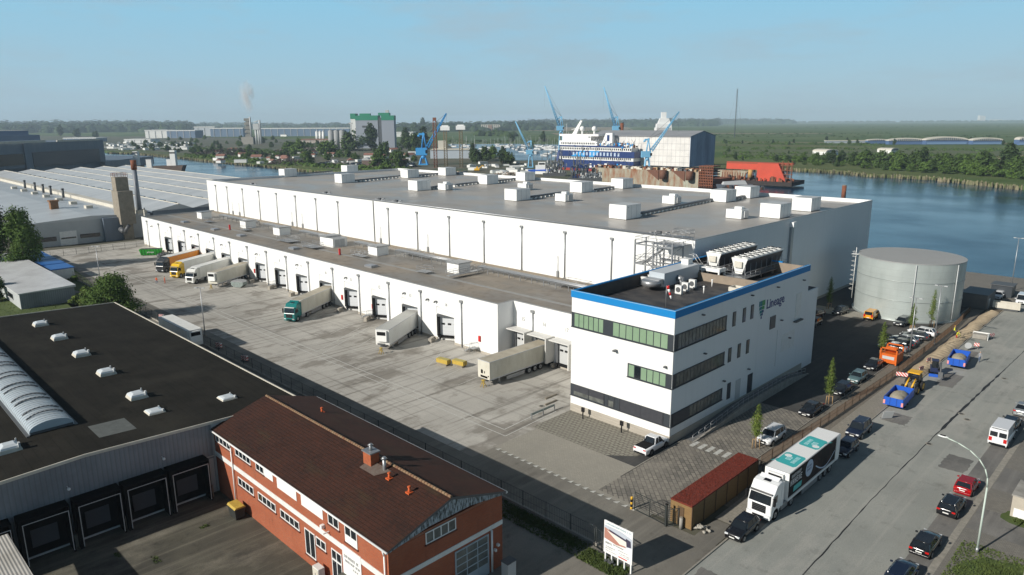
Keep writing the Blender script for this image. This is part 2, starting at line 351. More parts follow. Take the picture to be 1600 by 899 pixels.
CRANEB = mat('crane_blue', (.035, .27, .62), .5, var=(.05, .33, .68), vs=.3)
CRANEL = mat('pale_crane_blue', (.19, .46, .68), .5)
SKIN = mat('skin', (.5, .3, .2), .6)
HIVIS = mat('hivis_orange', (.85, .13, .02), .6)
JEANS = mat('blue_trousers', (.12, .16, .24), .8)
TILE_R = None
t = NT('clay_roof_tiles', .85, spec=.25); s = t.sep()
row = t.math('FRACT', t.math('MULTIPLY', s[1], 3.1), 0); colm = t.math('FRACT', t.math('MULTIPLY', s[0], 3.6), 0)
n1 = t.noise(.35, 6); n2 = t.noise(2.8, 3); n3 = t.noise(11, 2)
k = t.mix(t.rng(n1, .4, .65), (.040, .0145, .0085), (.022, .0095, .0065)); k = t.mix(t.rng(n2, .42, .7, 0, .6), k, (.066, .021, .011))
k = t.mix(t.rng(n3, .55, .8, 0, .5), k, (.045, .02, .013)); moss = t.noise(.6, 6, t.map((.3, 1, 1), loc=(3, 1, 0))); k = t.mix(t.rng(moss, .56, .75, 0, .55), k, (.045, .036, .016))
k = t.mix(t.rng(row, 0, .22, .75, 0), k, (.015, .008, .006)); k = t.mix(t.rng(colm, .8, 1, 0, .5), k, (.02, .009, .006)); t.color(k)
t.bump(t.math('ADD', row, t.math('MULTIPLY', colm, .6)), .6, .08); TILES = t.m
def brickm(name, ax):
    t = NT(name, .85); s = t.sep(); v = t.comb(s[ax], s[2]); br = t.brick(v, .24, .075, .011, (.42, .085, .022), (.32, .062, .018), (.25, .15, .10)); n1 = t.noise(.5, 5)
    k = t.mix(t.rng(n1, .4, .7, 0, .45), br[0], (.26, .055, .018)); n2 = t.noise(2, 4, t.map((1, 1, .2))); k = t.mix(t.rng(n2, .58, .8, 0, .5), k, (.10, .04, .02)); t.color(k); return t.m
BRICK_Y = brickm('red_brick_front', 0); BRICK_X = brickm('red_brick_gable', 1)
def corr(name, base, var, freq, ax, rough=.5, metal=0, amp=.5):
    t = NT(name, rough, metal); w = t.wave(t.map((1, 1, 1)), freq, 'X' if ax == 0 else 'Y'); n1 = t.noise(.25, 6); n2 = t.noise(1, 4, t.map((.8, .8, .06)))
    k = t.mix(t.rng(n1, .42, .66, 0, .8), base, var); k = t.mix(t.rng(n2, .5, .8, 0, .4), k, var); k = t.mix(t.rng(w, 0, .25, .35, 0), k, tuple(v*.4 for v in base)); t.color(k); t.bump(w, amp, .05); return t.m
SHED_SHADED = corr('grey_cladding', (.22, .245, .27), (.15, .165, .185), .75, 1)  # same cladding darkened for the sunless gable ends: shade put into the colour
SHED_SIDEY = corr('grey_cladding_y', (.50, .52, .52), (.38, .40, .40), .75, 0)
CORR_ROOF = corr('pale_corrugated_roof', (.44, .46, .47), (.31, .325, .33), 1.0, 0, .4)
CORR_WHITE = corr('white_corrugated_roof', (.66, .67, .67), (.5, .5, .5), 1.2, 0, .4)
HALL_ROOF = mat('hall_sheet_roof', (.54, .56, .57), .4, var=(.36, .38, .39), vs=.12, vstretch=(1, .35, 1), world=True)
CLAD_BLUE = mat('blue_grey_cladding', (.16, .20, .25), .5, var=(.11, .14, .18), vs=.2, vstretch=(2, 2, .2), world=True)
# container roof of the dark trailer side picture
FOL = []
for i, (a, b) in enumerate((((.050, .085, .018), (.022, .045, .010)), ((.075, .125, .022), (.035, .070, .014)), ((.035, .060, .018), (.016, .032, .010)), ((.12, .16, .03), (.06, .10, .02)))):
    t = NT('foliage_%s' % 'dark mid deep fresh'.split()[i], .8, spec=.25); n1 = t.noise(.9 if i != 3 else 2.5, 3); oi = t.n.new('ShaderNodeObjectInfo')
    k = t.mix(t.rng(n1, .35, .65), b, a); k = t.mix(t.math('MULTIPLY', oi.outputs['Random'], .45), k, tuple(v*1.5 for v in a)); t.color(k)
    FOL.append(t.m)
BARK = mat('bark', (.13, .10, .07), .9, var=(.07, .055, .04), vs=6)
t = NT('river_water', .12, spec=.32); t.b.inputs['IOR'].default_value = 1.33
n1 = t.noise(.35, 4, t.map((1, .35, 1), rot=(0, 0, .6))); n2 = t.noise(.02, 3); t.color(t.mix(t.rng(n2, .4, .6), (.004, .028, .064), (.007, .040, .085))); t.rough(t.rng(n2, .35, .65, .10, .22)); t.bump(n1, .15, .2); WATER = t.m
t = NT('marsh_fields', .95, spec=.1); n1 = t.noise(.006, 8, t.map((1, 1.8, 1), rot=(0, 0, .7))); n2 = t.noise(.03, 6); n3 = t.noise(.0016, 3, t.map((1, 3, 1), rot=(0, 0, .75)))
k = t.mix(t.rng(n1, .42, .58), (.060, .105, .028), (.115, .15, .055)); k = t.mix(t.rng(n2, .5, .75, 0, .6), k, (.032, .065, .016)); k = t.mix(t.rng(n3, .55, .68, 0, .6), k, (.15, .14, .07)); t.color(k); FIELD = t.m
FIELDG = mat('green_field', (.060, .115, .022), .95, var=(.045, .09, .02), vs=.02, world=True)
FIELDT = mat('dry_field', (.26, .20, .12), .95, var=(.20, .16, .09), vs=.02, world=True)
REED = mat('dry_reeds', (.27, .23, .15), .95, var=(.12, .13, .06), vs=.12, amt=.12, world=True)
TOWNG = mat('harbour_ground', (.13, .115, .085), .95, var=(.045, .07, .03), vs=.025, amt=.12, world=True)
# ------------------------------------------------------------------ ground, water, road
def sheet(name, pts, z, m, kind='structure'):
    o = MB().poly([(p[0], p[1], z) for p in pts]).build(name, m); o['kind'] = kind; return o
def rect(name, x0, x1, y0, y1, z, m): return sheet(name, [(x0, y0), (x1, y0), (x1, y1), (x0, y1)], z, m)
R = 14000
def grid(name, xs, ys, z, m):
    b = MB()
    for xa, xb in zip(xs[:-1], xs[1:]):
        for ya, yb in zip(ys[:-1], ys[1:]): b.poly([(xa, ya, z), (xb, ya, z), (xb, yb, z), (xa, yb, z)])
    o = b.build(name, m); o['kind'] = 'structure'; return o
grid('river_water', [-14000, -7000, -3500, -1800, -1200, -800, -500, -250, 0, 300, 800, 1600, 4000, 14000], [-900, 0, 150, 300, 450, 600, 800, 1200], -2.2, WATER)
near = [(-3000, 420), (-1600, 330), (-860, 262), (-700, 232), (-640, 214.5), (-560, 214.5), (-420, 214.5), (-260, 214.5), (-120, 214.5), (0, 214.5), (150, 214.5), (400, 214.5), (900, 214.5)]
b = MB()
for a, c in zip(near[:-1], near[1:]):
    for f0, f1 in ((-800, -200), (-200, 0), (0, 100)): b.poly([(a[0], f0, -.04), (c[0], f0, -.04), (c[0], f1, -.04), (a[0], f1, -.04)])
    b.poly([(a[0], 100, -.04), (c[0], 100, -.04), (c[0], c[1], -.04), (a[0], a[1], -.04)]); b.poly([(a[0], a[1], -4), (c[0], c[1], -4), (c[0], c[1], -.04), (a[0], a[1], -.04)])
b.build('ground', BEDROCK)['kind'] = 'structure'
def q2(px, py): p = at(px, py); return (p.x, p.y)
bank = [q2(170, 237.5), q2(210, 239), q2(285, 245.5), q2(370, 254), q2(437, 260), q2(475, 264.5), q2(517, 267.5), q2(640, 273), q2(760, 281), q2(880, 285), q2(1010, 284), q2(1075, 278), q2(1100, 263), q2(1237, 263), q2(1325, 267.5), q2(1362, 272), q2(1450, 276), q2(1512, 282), q2(1600, 291)]
a, c = Vector(bank[-2]), Vector(bank[-1]); ext = tuple(c + (c-a).normalized()*900)
fb = [(-9000, 1400), (-4000, 750), (-2200, 500)] + bank + [ext, (3000, ext[1]-500), (9000, ext[1]-900)]
b = MB(); rings = [1, 1.15, 1.4, 2, 3.2, 6, 12, 25]
for a, c in zip(fb[:-1], fb[1:]):
    for f0, f1 in zip(rings[:-1], rings[1:]): b.poly([(a[0]*f0, a[1]*f0, 0), (c[0]*f0, c[1]*f0, 0), (c[0]*f1, c[1]*f1, 0), (a[0]*f1, a[1]*f1, 0)])
    b.poly([(a[0], a[1], -4), (c[0], c[1], -4), (c[0], c[1], 0), (a[0], a[1], 0)])
b.build('far_land', FIELD)['kind'] = 'structure'
# reed fringe along the far bank
rnd = random.Random(5)
b = MB()
for i in range(len(bank)-1):
    a, c = Vector(bank[i]), Vector(bank[i+1]); L = (c-a).length; d = (c-a).normalized(); nrm = Vector((-d.y, d.x))
    if 7 <= i <= 11: continue
    for k in range(int(L/.5)):
        p = a + d*(k*.5+rnd.random()) - nrm*rnd.uniform(-1, 3.2 if i < 7 else 5.5); h = rnd.uniform(.8, 2.3)*(.75 if i < 7 else 1); w = rnd.uniform(.35, .9); th = rnd.uniform(0, pi)
        dx, dy = cos(th)*w, sin(th)*w
        b.poly([(p.x-dx, p.y-dy, -2.2), (p.x+dx, p.y+dy, -2.2), (p.x+dx*.6, p.y+dy*.6, h-1.4), (p.x-dx*.6, p.y-dy*.6, h-1.4)])
tag(b.build('river_reeds', REED), 'dry tan reeds fringing the far river bank', 'reeds', kind='stuff')
def pxsheet(name, pts, z, m): return sheet(name, [q2(*p) for p in pts], z, m)
pxsheet('harbour_ground', [(0, 222), (180, 236), (285, 243), (370, 250), (470, 259), (517, 264), (640, 272), (760, 281), (880, 284.5), (1010, 283), (1072, 277), (1096, 262), (1090, 240), (900, 232), (620, 222), (300, 214), (0, 212)], .05, TOWNG)
pxsheet('river_bank_grass', [(180, 235), (285, 242), (370, 249), (437, 255), (517, 262), (600, 268), (640, 271), (640, 265), (517, 257), (400, 246), (285, 240), (180, 233)], .12, GRASS)
pxsheet('marina_basin', [(700, 226), (800, 225), (900, 227), (905, 251), (800, 251), (770, 244), (715, 238)], .15, WATER)
pxsheet('green_field', [(700, 212), (820, 207), (830, 219), (730, 223)], .2, FIELDG)
pxsheet('dry_field', [(800, 199.5), (980, 199), (990, 203), (900, 206), (800, 204)], .3, FIELDT)
pxsheet('dry_field', [(860, 208.5), (1000, 206), (1000, 208), (870, 211)], .3, FIELDT)
pxsheet('dry_field', [(1245, 191.9), (1600, 190.0), (1600, 191.0), (1245, 193.0)], .5, FIELDT)
pxsheet('farm_track', [(1110, 208.3), (1300, 209.2), (1300, 209.9), (1110, 209.3)], .4, FIELDT)
pxsheet('farm_track', [(1100, 222), (1600, 224.5), (1600, 225.2), (1100, 222.7)], .4, FIELDT)
pxsheet('ploughed_field', [(1555, 243), (1600, 237), (1600, 252), (1562, 251)], .3, FIELDT)
pxsheet('dry_field', [(560, 206), (640, 204), (650, 208), (560, 210)], .3, FIELDT)
pxsheet('rough_meadow', [(1130, 236), (1300, 232), (1440, 234), (1600, 238), (1600, 243), (1440, 248), (1300, 246), (1130, 246)], .35, mat('rough_meadow', (.10, .115, .03), .95, var=(.05, .07, .02), vs=.04, world=True))
# near paving, each sheet a few millimetres above the one below
rect('yard_concrete', -262, -58.6, 52.2, 84.0, .008, YARD)
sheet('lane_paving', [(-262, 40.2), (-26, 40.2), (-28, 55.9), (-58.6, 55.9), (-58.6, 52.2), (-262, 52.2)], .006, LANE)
rect('driveway_pavers', -58.6, -36.0, 55.9, 63.6, .010, PAVE_LIGHT)
rect('perforated_pavers', -59.4, -44.6, 63.6, 71.3, .010, PAVE_GRID)
sheet('charging_bay_asphalt', [(-47.5, 63.6), (-43.0, 63.6), (-43.0, 74), (-44.6, 74), (-44.6, 66)], .014, ASPH)
rect('herringbone_pavers', -43.0, -34.0, 56.5, 92.0, .012, PAVE_DARK)
rect('car_park_shade_asphalt', -60.2, -34.0, 92.0, 178.0, .010, ASPH)  # asphalt kept dark to stand for the shadow over the court
rect('tank_apron', -58, -46, 147.0, 152.5, .02, PAVE_LIGHT)
rect('planting_strip', -34.0, -31.0, 63, 172, .016, GRAVEL)
sheet('trench_spoil_strip', [(-34, 55.9), (-30.9, 55.9), (-30.9, 60), (-28.6, 60), (-28.6, 52), (-34, 52)], .018, LANE)
rect('sidewalk', -31.0, -28.4, 60.0, 118.0, .10, SIDEWALK)
rect('dug_up_footway', -31.0, -28.4, 118.0, 175.0, .02, SOIL)
rect('road', -28.25, -15.2, -60, 205, .010, ROAD)
rect('parking_strip', -15.2, -13.3, -60, 200, .011, PARKST)
rect('gutter', -13.3, -12.7, -60, 200, .013, KERB)
rect('verge_pavers', -12.7, 10, -60, 200, .012, PAVE_GREY)
rect('driveway_asphalt', -12.6, 6, 75.8, 81.0, .016, PARKST)
rect('driveway_asphalt', -12.6, 6, 86.5, 93.0, .016, PARKST)
rect('quay_paving', -200, 60, 176, 214.4, .009, PAVE_GREY)
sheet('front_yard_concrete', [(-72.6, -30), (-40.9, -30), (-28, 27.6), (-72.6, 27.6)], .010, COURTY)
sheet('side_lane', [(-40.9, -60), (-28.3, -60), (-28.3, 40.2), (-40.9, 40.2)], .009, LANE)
b = MB(); b.box(-28.4, -28.25, -60, 176, 0, .12); b.build('kerb', KERB)['kind'] = 'structure'
b = MB(); b.box(-34.1, -34.0, 62, 172, 0, .1); b.build('kerb', KERB)['kind'] = 'structure'
b = MB(); b.box(-43.15, -43.0, 60.5, 74, 0, .07); b.build('kerb', KERB)['kind'] = 'structure'
b = MB(); b.box(-262, -36.5, 48.0, 48.25, 0, .25); b.build('fence_footing_kerb', CONC)['kind'] = 'structure'
# trench spoil heaps
rnd = random.Random(8); b = MB(); NX, NY = 13, 330
for j in range(NY+1):
    y = 117.5+54.5*j/NY
    for i in range(NX+1):
        u = i/NX; x = -30.85+2.35*u+.12*sin(y*.9); prof = sin(pi*u)**.8; ridge = .5+.5*sin(y*5.2+1.3*sin(y*.7)+u*1.5)
        b.v.append((x, y, .03+prof*(.20+.16*ridge+.14*sin(y*.33)+rnd.uniform(-.05, .05))))
for j in range(NY):
    for i in range(NX): k_ = j*(NX+1)+i; b.face((k_, k_+1, k_+NX+2, k_+NX+1), 0, True)
tag(b.build('trench_spoil', mat('trench_sand', (.46, .37, .25), .95, var=(.30, .235, .155), vs=1, bump=.3, bs=5)), 'heaped sandy earth along the open trench beside the road', 'earth heap', kind='stuff')
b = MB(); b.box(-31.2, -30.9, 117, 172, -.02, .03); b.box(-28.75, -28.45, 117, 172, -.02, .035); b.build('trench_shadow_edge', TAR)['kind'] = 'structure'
# grass patches by the road
b = MB(); rnd = random.Random(3)
def blades(b, x0, x1, y0, y1, n, h=.18):
    for k in range(n):
        x, y = rnd.uniform(x0, x1), rnd.uniform(y0, y1); th = rnd.uniform(0, pi); w = .10; hh = h*rnd.uniform(.5, 1.4)
        b.poly([(x-w*cos(th), y-w*sin(th), .02), (x+w*cos(th), y+w*sin(th), .02), (x+rnd.uniform(-.1, .1), y+rnd.uniform(-.1, .1), hh)])
def patch(x0, x1, y0, y1, n):
    c = [((x0+x1)/2+(x1-x0)/2*cos(a)*rnd.uniform(.85, 1.1), (y0+y1)/2+(y1-y0)/2*sin(a)*rnd.uniform(.85, 1.1), .028) for a in [2*pi*i/22 for i in range(22)]]
    b.poly(c); blades(b, x0+.2*(x1-x0), x1-.2*(x1-x0), y0+.2*(y1-y0), y1-.2*(y1-y0), n)
patch(-11.6, -2, 62, 72.5, 9000); blades(b, -12.2, -2, 62, 73.2, 5000, .15); patch(-11.0, -4, 79.3, 83.0, 1200); blades(b, -36.8, -32, 45.2, 47.2, 2600, .22); blades(b, -49, -37, 45.3, 47.8, 2600, .14); blades(b, -47, -38, 46.3, 47.6, 2500, .16); patch(-262, -190, 41, 52, 3000); patch(-190, -145, 39, 47, 2500); patch(-260, -150, 12, 44, 3000)
for k in range(3): x_, y_ = rnd.uniform(-68.5, -64), rnd.uniform(12, 24); blades(b, x_, x_+rnd.uniform(.4, 2), y_, y_+rnd.uniform(.3, 1.2), 60, .1)
tag(b.build('verge_grass', GRASS), 'patches of short grass beside the pavements', 'grass', kind='stuff')
# painted markings
b = MB()
def line(x0, y0, x1, y1, w=.14, z=.018):
    d = Vector((x1-x0, y1-y0)).normalized(); n = Vector((-d.y, d.x))*w/2
    b.poly([(x0-n.x, y0-n.y, z), (x1-n.x, y1-n.y, z), (x1+n.x, y1+n.y, z), (x0+n.x, y0+n.y, z)])
for y, xa, xb in ((59.0, -228, -59.9),): line(xa, y, xb, y)
# inner line pieces with the turn-ins to the walkways
segs = [(-228, -148.9), (-147.2, -108.1), (-106.4, -82.1), (-80.8, -61.4)]
for a_, c_ in segs: line(a_, 60.3, c_, 60.3)
for x, ytop, k_ in ((-148.9, 71, .53), (-147.2, 71, .53), (-108.1, 73.6, .53), (-106.4, 75.4, .53), (-82.1, 76, .2), (-80.8, 76.7, .2)): line(x, 60.3, x-(ytop-60.3)*k_, ytop, .12, .020)
line(-59.9, 59.0, -60.5, 69.5, .14, .021); line(-61.4, 60.3, -62, 69.5, .14, .021)
for x in (-202.3, -192.1, -181.9, -171.7, -161.5, -141.2, -131.3, -121.1, -111.2): line(x+5.3+.2, 67.5, x+2.2, 73.8, .10, .019)
line(-86.9, 67.3, -91.9, 75.1, .1, .019); line(-77.9, 66.7, -78.5, 72, .1, .019)
for i in range(20):
    x = -58.2 + i*1.05
    b.poly([(x, 55.55, .022), (x+.55, 55.55, .022), (x+.5, 56.15, .022)])
for i in range(6):
    x0, y0 = -41.7+i*1.08, 73.1; b.poly([(x0, y0-.2, .020), (x0+.55, y0-.2, .020), (x0+.55, y0+1.5, .020), (x0, y0+1.5, .020)])
b.build('painted_markings', PAINT)['kind'] = 'structure'
# tar seam along the road, manholes
b = MB(); pts = []; rnd = random.Random(4)
for i in range(140):
    y = 10+i*1.35; pts.append((-20.9+.25*sin(y*.05)+rnd.uniform(-.05, .05) + (1.2*max(0, (y-75)/90)), y, rnd.uniform(.03, .075) + (.16*rnd.random() if 97 < y < 132 else 0)))
for p, q in zip(pts[:-1], pts[1:]): b.poly([(p[0]-p[2], p[1], .016), (p[0]+p[2], p[1], .016), (q[0]+q[2], q[1], .016), (q[0]-q[2], q[1], .016)])
b.build('road_tar_seam', TAR)['kind'] = 'structure'
mh = None
for k, (px, py) in enumerate([(1451.5, 694), (1502, 647), (1511, 656), (1569, 592), (846, 635)]):
    p = at(px, py)
    if mh is None:
        mh = thing('manhole_cover', '', 'manhole', (p.x, p.y, .02)); MB().cyl((0, 0, 0), (0, 0, .02), .42, n=20).build('cover_ring', KERB, mh); MB().cyl((0, 0, 0), (0, 0, .027), .27, n=16).build('cover_plate', ASPH, mh); o = mh
    else: o = dup(mh, (p.x, p.y, .02))
    o['label'] = ['round manhole cover in the road nearest the camera, left of the street lamp head', 'round manhole cover in the road, farther one of the close pair', 'round manhole cover in the road, nearer one of the close pair', 'small round manhole cover in the road near the far right edge', 'manhole cover in the loading yard beside the guard rail'][k]; o['group'] = 'manhole covers'

for x0, x1, y0, y1 in ((-27.6, -24.6, 97.5, 101.2), (-28.1, -26.9, 60, 74), (-26.2, -23.8, 117, 124), (-27.9, -25.0, 132, 139), (-18.2, -15.6, 88, 92.5), (-24, -21.8, 44, 50), (-27.8, -24.9, 46, 52)):
    b = MB(); rnd = random.Random(int(x0*10+y0)); n = 10; pts = []
    for i in range(n): f = i/n; pts.append((x0+(x1-x0)*f, y0+rnd.uniform(-.12, .12)))
    for i in range(n): f = i/n; pts.append((x1+rnd.uniform(-.12, .12), y0+(y1-y0)*f))
    for i in range(n): f = i/n; pts.append((x1-(x1-x0)*f, y1+rnd.uniform(-.12, .12)))
    for i in range(n): f = i/n; pts.append((x0+rnd.uniform(-.12, .12), y1-(y1-y0)*f))
    sheet('road_patch', pts, .0145, PARKST)
# ------------------------------------------------------------------ high cold store
X0, X1, Y0, Y1, HT = -254.0, -60.3, 103.7, 186.4, 19.8
wh = thing('cold_store', 'tall white windowless cold store with a wide flat grey roof, centre of the picture', 'warehouse', (-157, 145, 0))
b = MB()
b.box(X0, X1, Y0, Y1, 0, 18.95)
b.build('wall', [WHITE_Y], wh, True)
# walls as separate skins so that each carries its own panel direction and side shade tone
b = MB(); b.box(X0-.02, X1, Y0-.06, Y0, .6, HT); b.build('front_cladding', WHITE_Y, wh, True)
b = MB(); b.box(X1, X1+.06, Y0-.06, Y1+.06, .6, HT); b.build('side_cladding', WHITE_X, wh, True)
b = MB(); b.box(X1, X1+.10, Y0, Y1, 0, .58); b.build('plinth', PLINTH, wh, True)
b = MB(); b.box(X0+.3, X1-.3, Y0+.3, Y1-.3, 18.95, 19.0); b.build('roof', ROOF_HIGH, wh, True)
b = MB(); t_ = .28
b.box(X0, X0+t_, Y0, Y1, 18.95, HT, 0); b.box(X0, X1, Y1-t_, Y1, 18.95, HT+.1); b.box(X1-t_, X1-.003, Y0, Y1-t_, 18.95, HT); b.box(X0+t_, X1-t_, Y0+.003, Y0+t_, 18.95, HT-.25)
b.build('parapet', WHITE_X, wh, True)
b = MB(); b.box(X0-.05, X1+.12, Y0-.16, Y0+.05, HT, HT+.07); b.box(X1-.2, X1+.14, Y0-.16, Y1+.1, HT+.001, HT+.08); b.cyl((X0+8, Y0+.45, HT+.15), (X1-1, Y0+.45, HT+.15), .16, n=6); b.cyl((X0+8, Y0+.9, HT+.05), (X1-1, Y0+.9, HT+.05), .12, n=6)
b.build('edge_pipe', GREYM, wh, True)
def downpipe(par, x, y, z0, z1, r=.10, side=-1, m=None):
    b = MB(); b.cyl((x, y-.18, z0), (x, y-.18, z1-.5), r, n=6); b.box(x-.28, x+.28, y-.42, y-.02, z1-.5, z1-.1); b.box(x-.55, x-.28, y-.14, y-.02, z1-.3, z1-.15)
    for k in range(3): zz = z0+(z1-z0)*(k+.5)/3; b.box(x-.14, x+.14, y-.2, y-.01, zz, zz+.06)
    b.cyl((x, y-.18, z0+.1), (x, y-.3, z0), r*1.6, n=6)
    return b.build('downpipe', m or GREYM, par, True)
for x in [-246.7, -237.8]+[-226.3+11.46*i for i in range(6)]+[-145.98, -134.4, -122.7, -111.2, -99.9, -88.3, -77.1]: downpipe(wh, x, Y0-.06, 9.3, 18.6)
b = MB(); b.box(-152.5, -152.15, Y0-.16, Y0-.05, 9.3, HT-.1); b.build('expansion_joint', GREYD, wh, True)
for x in (-234.5, -229.5, -194.5, -188.5, -149.5, -130.5, -90.0, -70.2): b = MB(); b.cyl((x, Y0-.3, 9.3), (x, Y0-.3, 13.5), .05, n=5); b.box(x-.15, x+.15, Y0-.5, Y0-.1, 9.3, 10.5); b.build('vent_pipe', GREYM, wh, True)
yj = 140.5
b = MB(); b.box(X1+.06, X1+.5, yj-.55, yj+.55, .6, 18.2); b.build('corner_downpipe', GREYM, wh, True)
b = MB(); b.box(X1+.06, X1+.9, yj-.7, yj+.7, 18.2, 19.2); b.build('rain_hopper', WBRIGHT, wh, True)
# low loading building in front
YD, YR, XS, HD = 79.7, 83.4, -82.5, 9.5
ld = thing('loading_hall', 'long low white loading hall with numbered dock doors facing the lorry yard', 'warehouse', (-157, 92, 0))
TA = math.tan(radians(29)); ZL = 5.0
docks = [(-228, '1'), (-217.6, '2'), (-207.4, '3'), (-197.2, '4'), (-187.1, '5'), (-176.9, '6'), (-167.3, '7'), (-157.2, '8'), (-147.0, '9'), (-136.6, '10'), (-126.6, '11'), (-116.4, '12'), (-106.3, '13'), (-95.8, '14')]
b = MB(); b.prism([(-250.3, YD+3), (XS, YD+3), (XS, YR), (-57, YR), (-57, Y0-.4), (-250.3, Y0-.4)], 0, HD-.35, 'z'); b.build('wall', WHITE_Y, ld, True)
b = MB(); b.box(-250.3, XS, YD, YD+3.01, ZL, HD-.36)
notch = [(x-2.6, x+2.15) for x, _ in docks]; xp = -250.3
for a_, c_ in notch+[(XS, XS)]: b.box(xp, a_, YD, YD+3.01, 0, ZL); xp = c_
b.build('front_wall', WHITE_Y, ld, True)
b = MB(); b.box(-250.4, XS, YD-.06, YD, ZL, HD); b.box(XS+.06, -59, YR-.06, YR, .45, HD); xp = -250.4
for a_, c_ in notch+[(XS, XS)]: b.box(xp, a_, YD-.06, YD, .45, ZL-.002); xp = c_
b.build('front_cladding', WHITE_Y, ld, True)
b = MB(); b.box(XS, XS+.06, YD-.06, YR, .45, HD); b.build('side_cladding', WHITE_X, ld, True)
b = MB(); xp = -250.4
for a_, c_ in notch+[(XS+.08, XS)]: MB().box(xp, a_, YD-.10, YD, 0, .45).build('plinth', PLINTH, ld, True); xp = c_
b.box(XS+.08, -59, YR-.10, YR, 0, .45); b.build('plinth', PLINTH, ld, True)
b = MB(); b.prism([(-250, YD+.3), (XS-.3, YD+.3), (XS-.3, YR+.3), (-57.5, YR+.3), (-57.5, 104), (-250, 104)], HD-.35, HD-.3, 'z'); b.build('roof', ROOF_LOW, ld, True)
WALKM = mat('roof_walkway', (.33, .325, .31), .6, var=(.24, .235, .22), vs=1, world=True)
b = MB(); b.box(-250, -59.6, 87.6, 88.5, HD-.3, HD-.28); b.build('roof_walkway', WALKM, ld, True)
b = MB(); b.box(-250, -59.6, 101.6, 103.6, HD-.3, HD-.285); b.build('roof_gravel_strip', mat('roof_dirt_strip', (.30, .24, .17), .9, var=(.20, .17, .13), vs=.4, world=True), ld, True)
b = MB(); b.box(-250.45, XS+.1, YD-.12, YD+.28, HD, HD+.05); b.box(XS-.2, XS+.12, YD+.28, YR-.1, HD, HD+.05); b.box(XS+.12, -59.4, YR-.12, YR+.25, HD, HD+.05); b.box(-250.45, -250.2, YD+.28, 104, HD-.3, HD+.05); b.build('roof_edge_trim', GREYM, ld, True)
PX = [-245.3, -235.1, -225.0, -214.7, -204.5, -194.3, -184.3, -174.1, -163.8, -154.0, -143.8, -133.6, -123.5, -113.1, -103.0, -91.5]
for x in PX: downpipe(ld, x, YD-.06, 0, 8.75)
downpipe(ld, -77.8, YR-.06, 0, 8.75)
def shelter(par, x0, x1, y, z0=.9, z1=4.75, num=None, deep=.45, canopy=True, frameM=GREYD):
    b = MB(); b.box(x0, x0+.38, y-deep, y-.03, z0, z1); b.box(x1-.38, x1, y-deep, y-.03, z0, z1); b.box(x0, x1, y-deep-.02, y-.03, z1, z1+.38)
    s_ = b.build('dock_shelter', frameM, par, True)
    b = MB(); b.box(x0+.38, x1-.38, y-.10, y-.065, z0, z1)
    d = b.build('door', GREYL if not canopy else WPAINT, s_, False)
    b = MB(); w = x1-x0-.76
    for k in range(3): cx = x0+.38+w*(k+.5)/3; b.box(cx-.34, cx+.34, y-.13, y-.10, z0+(z1-z0)*.55, z0+(z1-z0)*.55+.34)
    for k in range(1, 5): zz = z0+(z1-z0)*k/5; b.box(x0+.38, x1-.38, y-.108, y-.10, zz, zz+.03, 1)
    b.build('door_window', [BLACKG, GREYL], s_, False)
    b = MB(); b.box(x0-.1, x1+.1, y-.55, y-.06, z0-.35, z0); b.box(x0+.1, x0+.45, y-.75, y-.5, z0-.6, z0+.1); b.box(x1-.45, x1-.1, y-.75, y-.5, z0-.6, z0+.1); b.build('dock_bumper', BLACK, par, True)
    b = MB(); b.box(x0-.55, x0-.12, y-1.3, y-.1, .1, .75); b.build('wheel_guide', CONC, par, True)
    if canopy:
        b = MB(); b.box(x0-.45, x0-.38, y-.40, y-.06, z1+.1, z1+1.4); b.bx(((x0+x1)/2, y-.25, z1+.95), (x1-x0+.4, .45, .06), rot=Matrix.Rotation(.16, 3, 'Y')); b.build('rain_deflector', WPAINT, par, True)
    if num:
        text(num, .95, GREYD, par, 'door_number', FY((x0+x1)/2-.4, y-.075, z1+2.0), sx=.8)
DOORG = mat('sectional_door', (.62, .64, .66), .45)
